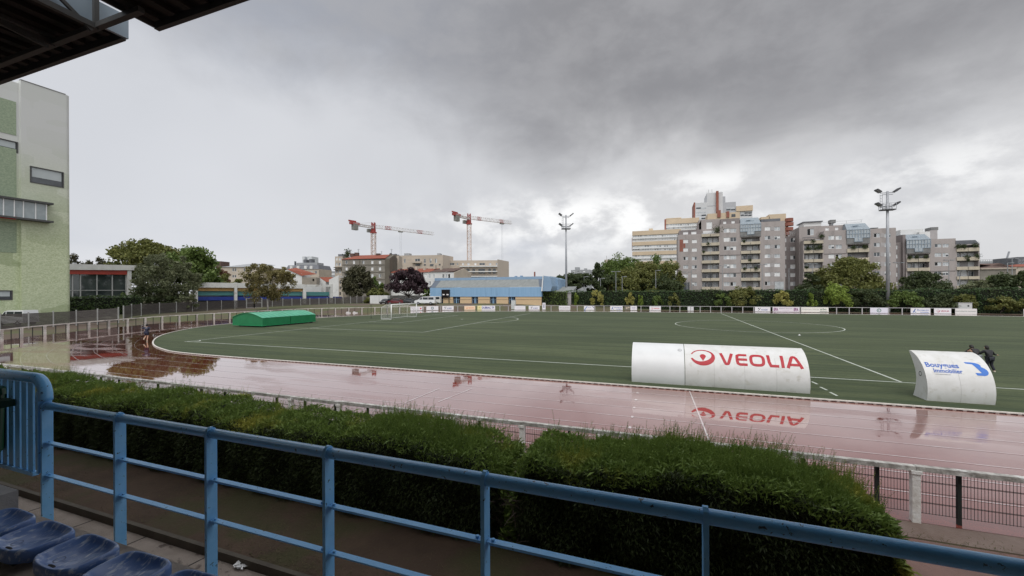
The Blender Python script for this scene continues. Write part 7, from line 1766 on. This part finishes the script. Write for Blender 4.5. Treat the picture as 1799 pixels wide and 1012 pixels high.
def crane(label, px, Y, yb, tip, cnt, ytrol, hook):
    m = onY(px, yb, Y); z = m.z; o = thing('tower_crane', label, 'crane', (m.x, m.y, 0), 'tower cranes over the building site')
    jt = onz(*tip, z) if False else None
    def athz(p): a, d, k = ray(*p); t = (z-H)/k; return Vector((a*t, d*t, z))
    T_, C_ = athz(tip), athz(cnt)
    mb = MB(); lattice(mb, (m.x, m.y, 0), (m.x, m.y, z-3.6), 2.3, 2.3, 22, .17); mb.build('mast', CP, o)
    mb = MB(); mb.box(m.x-1.4, m.y-1.4, z-3.6, m.x+1.4, m.y+1.4, z-2.8); mb.box(m.x-1., m.y-1., z-2.8, m.x+1., m.y+1., z-1.); lattice(mb, (m.x, m.y, z-1), (m.x, m.y, z+3.0), 1.7, 1.7, 3, .22); mb.build('slewing_head', CR, o)
    d = (T_-m).normalized(); s = Vector((-d.y, d.x, 0)); mb = MB(); c = m+s*2.0-d*.2; mb.obox((c.x-d.x*1.5, c.y-d.y*1.5, z-2.0), d*1.2, s*.9, (0, 0, 1.0)); mb.build('cab', CG, o)
    mb = MB(); lattice(mb, m+Vector((0, 0, -.3)), T_+Vector((0, 0, -.3)), 1.4, 2.0, 22, .10, True); jb = mb.build('jib', CW, o)
    for u0, u1 in ((.18, .27), (.70, .80)):
        mb = MB(); lattice(mb, m.lerp(T_, u0)+Vector((0, 0, -.3)), m.lerp(T_, u1)+Vector((0, 0, -.3)), 1.45, 2.05, 3, .12, True); mb.build('red_jib_section', CR, o)
    mb = MB(); lattice(mb, m, C_, 1.6, 1.1, 7, .16); a = m+Vector((0, 0, 2.9)); mb.bar(a, C_.lerp(m, .15)+Vector((0, 0, .6)), .14); mb.build('counter_jib', CW, o)
    mb = MB(); dc = (C_-m).normalized(); sc_ = Vector((-dc.y, dc.x, 0)); mb.obox(C_-dc*1.5+Vector((0, 0, .5)), dc*3.0, sc_*.9, (0, 0, .7)); mb.obox(C_+Vector((0, 0, 1.7)), dc*2.6, sc_*.12, (0, 0, .45)); mb.build('winch_platform', CR, o)
    for k in range(3): mb = MB(); c = C_-dc*(.6+1.15*k); mb.obox((c.x, c.y, z-1.6), dc*.5, sc_*1., (0, 0, 1.7)); mb.build('counterweight', CG, o)
    q = m.lerp(T_, hook); mb = MB(); mb.obox(q+Vector((0, 0, -.7)), d*1.4, s*.8, (0, 0, .35)); mb.build('trolley', CG, o)
    mb = MB()
    for e in (-.5, .5): mb.bar(q+d*e+Vector((0, 0, -1)), q+d*e+Vector((0, 0, -32)), .09)
    mb.build('hoist_rope', pm('rope', (.45, .47, .5)), o)
crane('left red and white tower crane above the red roofed grey house', 656, 250, 399.5, (762, 412.3), (619, 393.5), 0, .42)
crane('right red and white tower crane above the new beige apartments', 824, 250, 384, (899, 393), (799, 378), 0, .76)

# ------------------------------------------------------------------ floodlight masts
MG = pm('galvanised mast', (.30, .31, .33), (.36, .37, .39), .6, .4, metal=.3); FL = pm('floodlight housing', (.05, .05, .055), rough=.5); LENS = pm('floodlight lens', (.35, .37, .38), rough=.15)
def mast(px, yb, yt, label, yaw_=0.):
    b = onz(px, yb); Y = -b.x*SY+b.y*CY; t = onY(px, yt, Y); h = t.z; o = thing('floodlight_mast', label, 'floodlight', (b.x, b.y, 0), 'floodlight masts beyond the far touchline')
    mb = MB(); mb.tube([(b.x, b.y, 0), (b.x, b.y, h*.5), (b.x, b.y, h)], [.34, .27, .19], 12); mb.tube([(b.x, b.y, 0), (b.x, b.y, .9)], .40, 12); mb.build('pole', MG, o, smooth=True)
    ex = Vector((CY, SY, 0)); ex = (ex*math.cos(yaw_)+Vector((-SY, CY, 0))*math.sin(yaw_)); ey = Vector((-ex.y, ex.x, 0)); c = Vector((b.x, b.y, 0))
    for z, w in ((h-.3, 1.25), (h-3.0, 1.2)):
        mb = MB(); mb.bar(c+ex*-w+Vector((0, 0, z)), c+ex*w+Vector((0, 0, z)), .14); mb.bar(c+ex*-.9+Vector((0, 0, z-.35)), c+ex*.9+Vector((0, 0, z-.35)), .12); mb.build('cross_arm', MG, o)
        for s in (-1, 1):
            for f in (-1, 1):
                q = c+ex*s*(w+.30)+ey*f*.30+Vector((0, 0, z+.45)); ax = (ex*s*.8+Vector((0, 0, .62))).normalized(); nz_ = (ex*s*-.62+Vector((0, 0, .8))).normalized()
                mb = MB(); mb.obox(q, ax*.48, ey*.26, nz_*.13); fl = mb.build('floodlight', FL, o); mb = MB(); mb.obox(q-nz_*.135, ax*.42, ey*.21, nz_*.012); mb.build('lens', LENS, fl)
    z = h-3.7; mb = MB(); mb.obox(c+Vector((0, 0, z)), ex*1.15, ey*.6, (0, 0, .10)); mb.build('platform', FL, o)
    mb = MB()
    for s in (-1, 1):
        for f in (-1, 0, 1): mb.bar(c+ex*f*1.1+ey*s*.68+Vector((0, 0, z+.1)), c+ex*f*1.1+ey*s*.68+Vector((0, 0, z+1.25)), .06)
        for zz in (.7, 1.25): mb.bar(c-ex*1.1+ey*s*.68+Vector((0, 0, z+zz)), c+ex*1.1+ey*s*.68+Vector((0, 0, z+zz)), .06)
    for f in (-.95, -.6): mb.bar(c+ex*f+ey*.5+Vector((0, 0, z)), c+ex*f+ey*.5+Vector((0, 0, h-.5)), .06)
    for k in range(6): mb.bar(c+ex*-.95+ey*.5+Vector((0, 0, z+.6*k)), c+ex*-.6+ey*.5+Vector((0, 0, z+.6*k)), .05)
    mb.build('guard_rail', MG, o)
mast(995, 541, 378, 'left tall grey floodlight mast, beside the blue sports hall', .1)
mast(1560, 549, 336, 'right tall grey floodlight mast standing in front of the grey flats', -.25)

# slim double headed lamps beyond the hedge
lam = []
def lamp(px, yt, Y, label, two=True):
    t = onY(px, yt, Y); o = thing('street_lamp', label, 'street lamp', (t.x, t.y, 0), 'slim lamps beyond the far hedge')
    mb = MB(); mb.tube([(t.x, t.y, 0), (t.x, t.y, t.z)], [.10, .07], 8); mb.build('pole', pm('lamp pole', (.26, .27, .28)), o)
    mb = MB(); e = Vector((CY, SY, 0)); w = .6; mb.bar(t-e*w*(1 if two else .1), t+e*w, .07); mb.build('arm', MATS['lamp pole'], o)
    for s in ((-1, 1) if two else (1,)): mb = MB(); c = t+e*s*(w+.25); mb.obox((c.x, c.y, c.z), e*.42, Vector((-SY, CY, 0))*.2, (0, 0, .09)); mb.build('lamp_head', pm('lamp head', (.22, .23, .24)), o)
for px, yt, Y, lb, tw in ((1026, 486, 118, 'slim lamp among the dark pines, second right of the left mast', False), (1055, 489, 116, 'slim lamp in front of the pointed conifer', False), (1082, 477, 112, 'slim double headed lamp in front of the tall willow like tree', True), (1093, 486, 112, 'thin short lamp immediately right of the double headed one', False),
    (1152, 475, 112, 'slim lamp in front of the tall dark green tree', False), (1207, 478, 120, 'thin lamp in front of the left wing of the grey flats', True), (1215, 474, 116, 'thin lamp with one arm in front of the left loggias', False), (1269, 467, 116, 'slim double headed lamp in front of the second window column', True),
    (1339, 465, 112, 'slim double headed lamp in front of the fifth window column', True), (1386, 472, 112, 'thin lamp in front of the dark set back wing', False), (1427, 463, 104, 'slim double headed lamp left of the large olive tree', True), (1507, 461, 104, 'slim double headed lamp rising in front of the large olive tree', True),
    (1579, 461.5, 100, 'slim double headed lamp immediately right of the right mast', True), (1667, 457, 104, 'slim double headed lamp in front of the third block', True), (1686, 476, 100, 'thin lamp in front of the slanting end of the third block', False), (1770, 462, 92, 'thin lamp left of the rightmost double headed lamp', False), (1778, 454, 92, 'rightmost slim double headed lamp, above the tiled sheds', True)):
    lamp(px, yt, Y, lb, tw)
# small slanting site crane in the distance on the right
a = onY(1766, 463, 200); b = onY(1773, 442, 200); mb = MB(); mb.bar(a, b, .5); mb.bar((a.x, a.y, 0), a, .8); tag(mb.build('mobile_crane_jib', MG, origin=(a.x, a.y, 0)), 'small slanting dark jib on the skyline above the tiled sheds', 'crane')

# ------------------------------------------------------------------ vehicles
VW = pm('van white', (.66, .67, .68), rough=.3, coat=.5); TY = pm('tyre black', (.02, .02, .02)); VG = pm('vehicle glass', (.02, .025, .03), rough=.08)
def vehicle(name, label, c, ang, L_, W_, prof, glass, paint, cat, grp, wheels, wr_=.33):
    """prof: side outline (x,z); glass: list of side window quads; all in metres, nose at x = 0"""
    o = thing(name, label, cat, (c.x, c.y, c.z), grp, ang); mb = MB(); n = len(prof)
    top = max(z for _, z in prof); f = lambda z: W_/2*(1-.10*max(0, (z-1.)/(top-1.+.01)))
    A = [(x, -f(z), z) for x, z in prof]; B_ = [(x, f(z), z) for x, z in prof]
    mb.add(A+B_, [tuple(range(n)), tuple(range(n, 2*n))[::-1]]+[(i, n+i, n+(i+1) % n, (i+1) % n) for i in range(n)]); mb.build('body', paint, o)
    for g_ in glass:
        for s in (-1, 1): mb = MB(); mb.quad(*[(x, s*(f(z)+.008), z) for x, z in g_]); mb.build('side_window', VG, o, recalc=False)
    (x0, z0), (x1, z1) = glass[-1][0], glass[-1][1]
    wsx = [p for p in prof if p[1] > 1.0][:2]
    (a0, b0), (a1, b1) = wsx; mb = MB(); mb.quad((a0-.01, -f(b0)*.88, b0+.04), (a0-.01, f(b0)*.88, b0+.04), (a1-.03, f(b1)*.88, b1-.04), (a1-.03, -f(b1)*.88, b1-.04)); mb.build('windscreen', VG, o, recalc=False)
    for x in wheels:
        for s in (-1, 1): mb = MB(); mb.tube([(x, s*(W_/2-.2), wr_), (x, s*(W_/2+.01), wr_)], wr_, 14); w_ = mb.build('wheel', TY, o); mb = MB(); mb.tube([(x, s*(W_/2+.011), wr_), (x, s*(W_/2+.02), wr_)], wr_*.55, 10); mb.build('rim', MG, w_)
    for s in (-1, 1): mb = MB(); mb.obox((prof[0][0]+.02, s*W_*.36, .72), (.05, 0, 0), (0, .16, 0), (0, 0, .09)); mb.build('headlight', LENS, o)
    return o
vprof = [(0, .35), (-.02, .8), (.15, 1.02), (.95, 1.22), (1.75, 1.86), (2.3, 1.97), (5.0, 1.98), (5.12, 1.5), (5.15, .35)]
vgl = [[(1.15, 1.22), (1.95, 1.22), (1.95, 1.82), (1.78, 1.8)], [(2.1, 1.22), (3.4, 1.22), (3.4, 1.82), (2.1, 1.82)], [(3.5, 1.22), (4.9, 1.22), (4.85, 1.82), (3.5, 1.82)]]
def vplace(px, Y, z): p = onY(px, 530, Y); return Vector((p.x, p.y, z))
VZ = 1.30
vehicle('white_van', 'white minibus parked side on in front of the blue hall', vplace(729.5, 104, VZ), YAW, 5.15, 1.9, vprof, vgl, VW, 'van', 'vehicles parked beside the blue hall', (.95, 4.1))
vehicle('white_van', 'rear of a second white van just behind the white minibus, next to the hall', vplace(741, 108.5, VZ-.05), YAW, 5.15, 1.9, [(x, z*1.04) for x, z in vprof], [[(x, z*1.04) for x, z in q] for q in vgl], pm('van cream', (.58, .57, .54), rough=.35), 'van', 'vehicles parked beside the blue hall', (.95, 4.1))
cprof = [(0, .3), (-.03, .65), (.2, .82), (1.1, .95), (1.02, 1.0), (1.75, 1.42), (2.6, 1.46), (3.6, 1.15), (4.1, 1.0), (4.2, .6), (4.15, .3)]
cgl = [[(1.3, 1.0), (2.2, 1.0), (2.2, 1.38), (1.8, 1.36)], [(2.3, 1.0), (3.4, 1.0), (3.1, 1.28), (2.3, 1.38)]]
vehicle('red_car', 'dark red car partly hidden behind the white container and the goal', vplace(680, 108, 1.25), YAW+.2, 4.2, 1.7, cprof, cgl, pm('car red', (.12, .015, .02), rough=.3, coat=.6), 'car', 'vehicles parked beside the blue hall', (.8, 3.3), .3)
vehicle('dark_car', 'dark grey car seen between the red car and the white minibus', vplace(703, 114, 1.25), YAW+.1, 4.2, 1.7, cprof, cgl, pm('car grey', (.05, .055, .06), rough=.3, coat=.6), 'car', 'vehicles parked beside the blue hall', (.8, 3.3), .3)
vehicle('dark_car', 'black car standing at the right edge of the white container', vplace(671.5, 106, 1.25), YAW+1.4, 4.2, 1.7, cprof, cgl, pm('car black', (.015, .016, .018), rough=.3, coat=.6), 'car', 'vehicles parked beside the blue hall', (.8, 3.3), .3)
p = vplace(5, 55.2, .3); vehicle('white_van', 'white van whose roof just shows above the slatted fence by the green mosaic building', Vector((p.x, p.y, .25)), YAW-.05, 4.2, 1.8, [(x*.8, z*1.04) for x, z in vprof], [[(x*.8, z*1.04) for x, z in q] for q in vgl], VW, 'van', None, (.8, 3.3))
a, b = onY(650, 530, 110), onY(681, 530, 110); o = thing('white_container', 'white site container behind the goal, left of the parked cars', 'container', (a.x, a.y, 1.2)); e = (b-a); e.z = 0; L_ = e.length; e.normalize(); nn = Vector((-e.y, e.x, 0)); mb = MB(); c = a+e*L_/2+nn*1.2; mb.obox((c.x, c.y, 2.35), e*L_/2, nn*1.2, (0, 0, 1.2))
for k in range(22): q = a+e*(L_*(k+.5)/22)-nn*.015; mb.obox((q.x, q.y, 2.35), e*.05, nn*.015, (0, 0, 1.12))
mb.build('body', M['white_wall'], o); mb = MB(); q = a+e*L_*.52-nn*.04; mb.obox((q.x, q.y, 2.35), e*.04, nn*.02, (0, 0, 1.15)); mb.build('door_edge', SLP, o)
# hurdles / blocks lying on the far bend
for px, y, lb in ((612, 550.5, 'left small white block lying on the far bend of the track'), (624, 550.2, 'right small white block lying on the far bend of the track')):
    p = onz(px, y); mb = MB(); mb.box(p.x-.5, p.y-.18, .013, p.x+.5, p.y+.18, .2); mb.box(p.x-.4, p.y-.13, .201, p.x-.1, p.y+.13, .34); tag(mb.build('white_block', M['white_wall'], origin=(p.x, p.y, 0)), lb, 'block', 'white blocks on the far bend')

# ------------------------------------------------------------------ people
def skin_mesh(name, nodes, edges, radii, mat, parent, sub=2):
    me = bpy.data.meshes.new(name); me.from_pydata([tuple(v) for v in nodes], edges, []); ob = bpy.data.objects.new(name, me); C.objects.link(ob)
    md = ob.modifiers.new('s', 'SKIN'); md.use_smooth_shade = True; md.branch_smoothing = .4
    for i, r in enumerate(radii): me.skin_vertices[0].data[i].radius = (r, r) if not isinstance(r, tuple) else r
    me.skin_vertices[0].data[0].use_root = True
    sb = ob.modifiers.new('b', 'SUBSURF'); sb.levels = sub; sb.render_levels = sub
    bpy.context.view_layer.update()
    m2 = bpy.data.meshes.new_from_object(ob.evaluated_get(bpy.context.evaluated_depsgraph_get())); bpy.data.objects.remove(ob); bpy.data.meshes.remove(me)
    m2.materials.clear(); m2.materials.append(mat); m2.name = name
    for p_ in m2.polygons: p_.use_smooth = True
    o = bpy.data.objects.new(name, m2); C.objects.link(o)
    if parent is not None: o.parent = parent
    return o
SKIN = pm('skin', (.50, .30, .21), rough=.5); HAIR = pm('dark hair', (.012, .010, .009), rough=.6); NAVY = pm('navy sportswear', (.010, .013, .035), (.018, .022, .05), 20, .7); BLK = pm('black jacket', (.008, .008, .010), (.016, .016, .018), 20, .6); GRYC = pm('light grey cloth', (.34, .36, .37), (.28, .30, .31), 15, .8); SHOE = pm('pale shoe', (.55, .50, .40)); TRO = pm('dark trousers', (.018, .020, .028))
def person(label, loc, rz, J, wear, sc_=1., hair=True, name='person', hood=False):
    """J: joints in metres, facing +y"""
    o = thing(name, label, 'person', tuple(loc)); o.rotation_euler = (0, 0, rz); o.scale = (sc_,)*3
    V = lambda k: Vector(J[k]); nm = ['pelvis', 'waist', 'chest', 'neck', 'headb', 'head', 'headt', 'shL', 'elL', 'wrL', 'haL', 'shR', 'elR', 'wrR', 'haR', 'hipL', 'knL', 'anL', 'toL', 'hipR', 'knR', 'anR', 'toR']
    rad = [.125, .115, .135, .055, .062, .088, .07, .062, .043, .030, .034, .062, .043, .030, .034, .088, .058, .040, .035, .088, .058, .040, .035]
    ix = {n: i for i, n in enumerate(nm)}; E_ = [('pelvis', 'waist'), ('waist', 'chest'), ('chest', 'neck'), ('neck', 'headb'), ('headb', 'head'), ('head', 'headt')]
    for s in 'LR': E_ += [('chest', 'sh'+s), ('sh'+s, 'el'+s), ('el'+s, 'wr'+s), ('wr'+s, 'ha'+s), ('pelvis', 'hip'+s), ('hip'+s, 'kn'+s), ('kn'+s, 'an'+s), ('an'+s, 'to'+s)]
    body = skin_mesh('body', [V(k) for k in nm], [(ix[a], ix[b]) for a, b in E_], rad, SKIN, o)
    def cloth(nme, keys, edges, rs, mat):
        return skin_mesh(nme, [V(k) if isinstance(k, str) else Vector(k) for k in keys], edges, rs, mat, o)
    tor = ['pelvis', 'waist', 'chest', 'neck', 'shL', 'elL', 'shR', 'elR']; te = [(0, 1), (1, 2), (2, 3), (2, 4), (4, 5), (2, 6), (6, 7)]
    if wear['sleeve'] == 'long':
        cloth('jacket', tor+['wrL', 'wrR'], te+[(5, 8), (7, 9)], [.155, .15, .17, .075, .095, .070, .095, .070, .052, .052], wear['top'])
    else: cloth('shirt', tor, te, [.15, .14, .16, .075, .088, .062, .088, .062], wear['top'])
    if wear['legs'] == 'short':
        kL, kR = V('hipL').lerp(V('knL'), .75), V('hipR').lerp(V('knR'), .75); cloth('shorts', ['pelvis', 'hipL', kL, 'hipR', kR], [(0, 1), (1, 2), (0, 3), (3, 4)], [.15, .115, .105, .115, .105], wear['bottom'])
    else: cloth('trousers', ['pelvis', 'hipL', 'knL', 'anL', 'hipR', 'knR', 'anR'], [(0, 1), (1, 2), (2, 3), (0, 4), (4, 5), (5, 6)], [.145, .108, .078, .065, .108, .078, .065], wear['bottom'])
    for s in 'LR':
        a, t = V('an'+s), V('to'+s); d = (t-a); d.z = 0
        if d.length < .02: d = Vector((0, .1, 0))
        d.normalize(); hl = a-Vector((0, 0, .05))-d*.05; cloth('shoe', [hl, a+d*.06-Vector((0, 0, .055)), t+Vector((0, 0, .0))], [(0, 1), (1, 2)], [.05, .055, .042], wear['shoe'])
        h_ = V('ha'+s); w_ = V('wr'+s); dd = (h_-w_).normalized(); sx = dd.cross(Vector((0, 0, 1)));  sx = sx.normalized() if sx.length > .1 else Vector((1, 0, 0)); nv = sx.cross(dd)
        for k in range(5):
            off = sx*(.028-.017*k) if k < 4 else sx*.035; st_ = h_+off*1.0-(dd*.02 if k == 4 else dd*.0); ln_ = (.055, .065, .06, .045, .04)[k]; dv = dd if k < 4 else (dd+sx*1.1).normalized()
            skin_mesh('finger', [st_, st_+dv*ln_*.55-nv*.006, st_+dv*ln_-nv*.022], [(0, 1), (1, 2)], [.010, .009, .007], SKIN, body, 1)
    hd, ht, hb = V('head'), V('headt'), V('headb'); upv = (ht-hb).normalized(); fw = V('face')-hd; fw.normalize(); sd = fw.cross(upv)
    if hair:
        mb = MB(); n = 14; vs = []; c_ = hd-fw*.022+upv*.028
        for i in range(9):
            th = math.pi*i/8
            for k in range(n):
                ph_ = 2*math.pi*k/n; q = sd*math.cos(ph_)*math.sin(th)*.108+fw*math.sin(ph_)*math.sin(th)*.112+upv*math.cos(th)*.122
                if q.dot(fw) > .045 and q.dot(upv) < .05: q = q*.72-fw*.02
                vs.append(c_+q-(fw*.03+upv*.03 if q.dot(upv) < -.06 else Vector((0, 0, 0))))
        fs = [(i*n+k, i*n+(k+1) % n, (i+1)*n+(k+1) % n, (i+1)*n+k) for i in range(8) for k in range(n)]
        mb.add(vs, fs); ho = mb.build('hair', HAIR, smooth=True, recalc=True); ho.parent = o
    mb = MB(); mb.tube([hd+fw*.075+upv*.02, hd+fw*.105-upv*.015, hd+fw*.085-upv*.02], [.008, .014, .010], 6); ob = mb.build('nose', SKIN); ob.parent = body
    for s in (-1, 1):
        mb = MB(); mb.tube([hd+sd*s*.088-upv*.025, hd+sd*s*.096+upv*.005, hd+sd*s*.09+upv*.03], [.010, .016, .011], 6); ob = mb.build('ear', SKIN); ob.parent = body
        mb = MB(); mb.tube([hd+sd*s*.032+fw*.080+upv*.022, hd+sd*s*.032+fw*.088+upv*.022], [.012, .009], 8); ob = mb.build('eye', HAIR); ob.parent = body
    mb = MB(); mb.bar(hd-sd*.022+fw*.086-upv*.048, hd+sd*.022+fw*.086-upv*.048, .008); ob = mb.build('mouth', pm('lips', (.35, .13, .11))); ob.parent = body
    return o
# runner, seen from behind, mid stride
run = dict(pelvis=(0, 0, .93), waist=(0, .02, 1.06), chest=(0, .06, 1.30), neck=(0, .09, 1.48), headb=(0, .11, 1.54), head=(0, .13, 1.63), headt=(0, .13, 1.71), face=(0, .3, 1.62),
           shL=(-.19, .06, 1.41), elL=(-.34, -.12, 1.24), wrL=(-.30, .10, 1.20), haL=(-.27, .16, 1.23), shR=(.19, .06, 1.41), elR=(.31, .0, 1.19), wrR=(.22, .22, 1.25), haR=(.19, .28, 1.29),
           hipL=(-.10, .0, .90), knL=(-.12, .18, .52), anL=(-.12, -.18, .34), toL=(-.12, -.30, .22), hipR=(.10, 0, .90), knR=(.08, .05, .50), anR=(.06, -.05, .10), toR=(.06, .10, .045))
rp_ = onz(257.5, 600, .012); rn = person('runner in black shirt and shorts seen from behind on the wet bend', (rp_.x, rp_.y, .012), YAW+.35, run, dict(sleeve='short', top=NAVY, legs='short', bottom=NAVY, shoe=SHOE), .93)
vs, fs = place_text('TEAM', -.11, 0, .22, .07, .02); mb = MB(); mb.add([(a, -.112-.0, 1.33+b) for a, b in vs], fs); ob = mb.build('back_print', pm('print pale', (.45, .47, .5)), recalc=False); ob.parent = rn
# two people bending behind the short dugout
bend = dict(pelvis=(0, -.06, .80), waist=(0, .04, .93), chest=(0, .22, 1.10), neck=(0, .34, 1.22), headb=(0, .38, 1.25), head=(0, .43, 1.30), headt=(0, .46, 1.37), face=(0, .55, 1.20),
            shL=(-.18, .24, 1.16), elL=(-.33, .34, .98), wrL=(-.24, .50, .90), haL=(-.20, .57, .90), shR=(.18, .24, 1.16), elR=(.30, .38, .96), wrR=(.18, .52, .90), haR=(.12, .58, .90),
            hipL=(-.10, -.06, .78), knL=(-.14, .10, .42), anL=(-.14, -.08, .09), toL=(-.15, .07, .045), hipR=(.10, -.06, .78), knR=(.14, .08, .42), anR=(.14, -.12, .09), toR=(.15, .03, .045))
qa = onz(1718, 650, .03); person('person in a black jacket and light grey trousers bending forward behind the short dugout', (qa.x, qa.y+.1, .03), YAW-.35, bend, dict(sleeve='long', top=BLK, legs='long', bottom=GRYC, shoe=TRO), .93)
stand = dict(pelvis=(0, 0, .84), waist=(0, .03, .97), chest=(.03, .12, 1.18), neck=(.04, .19, 1.33), headb=(.04, .22, 1.37), head=(.05, .25, 1.44), headt=(.05, .26, 1.52), face=(.05, .42, 1.40),
             shL=(-.16, .14, 1.26), elL=(-.28, .28, 1.08), wrL=(-.18, .46, 1.06), haL=(-.14, .53, 1.07), shR=(.21, .12, 1.25), elR=(.40, .20, 1.06), wrR=(.62, .26, 1.00), haR=(.70, .28, .99),
             hipL=(-.09, 0, .82), knL=(-.08, .08, .44), anL=(-.06, -.06, .09), toL=(-.06, .09, .045), hipR=(.10, 0, .82), knR=(.14, .06, .44), anR=(.20, -.06, .09), toR=(.26, .08, .045))
qb = onz(1739, 653.5, .03); person('person in black with one arm stretched out, right of the bending one', (qb.x, qb.y, .03), YAW-.1, stand, dict(sleeve='long', top=BLK, legs='long', bottom=TRO, shoe=SHOE), .90)
# small leftovers on the pitch
for px, y, lb in ((1404.5, 589, 'small white marker cone on the pitch below the centre circle'), ):
    p = onz(px, y, .03); mb = MB(); mb.tube([(p.x, p.y, .031), (p.x, p.y, .035), (p.x, p.y, .12)], [.14, .10, .03], 12); tag(mb.build('marker_cone', M['white_wall'], origin=(p.x, p.y, .03)), lb, 'cone')
for o in bpy.data.objects:
    if o.name.split('.')[0] in ('balcony_plants', 'terrace_plants', 'roof_plants'): o['kind'] = 'stuff'
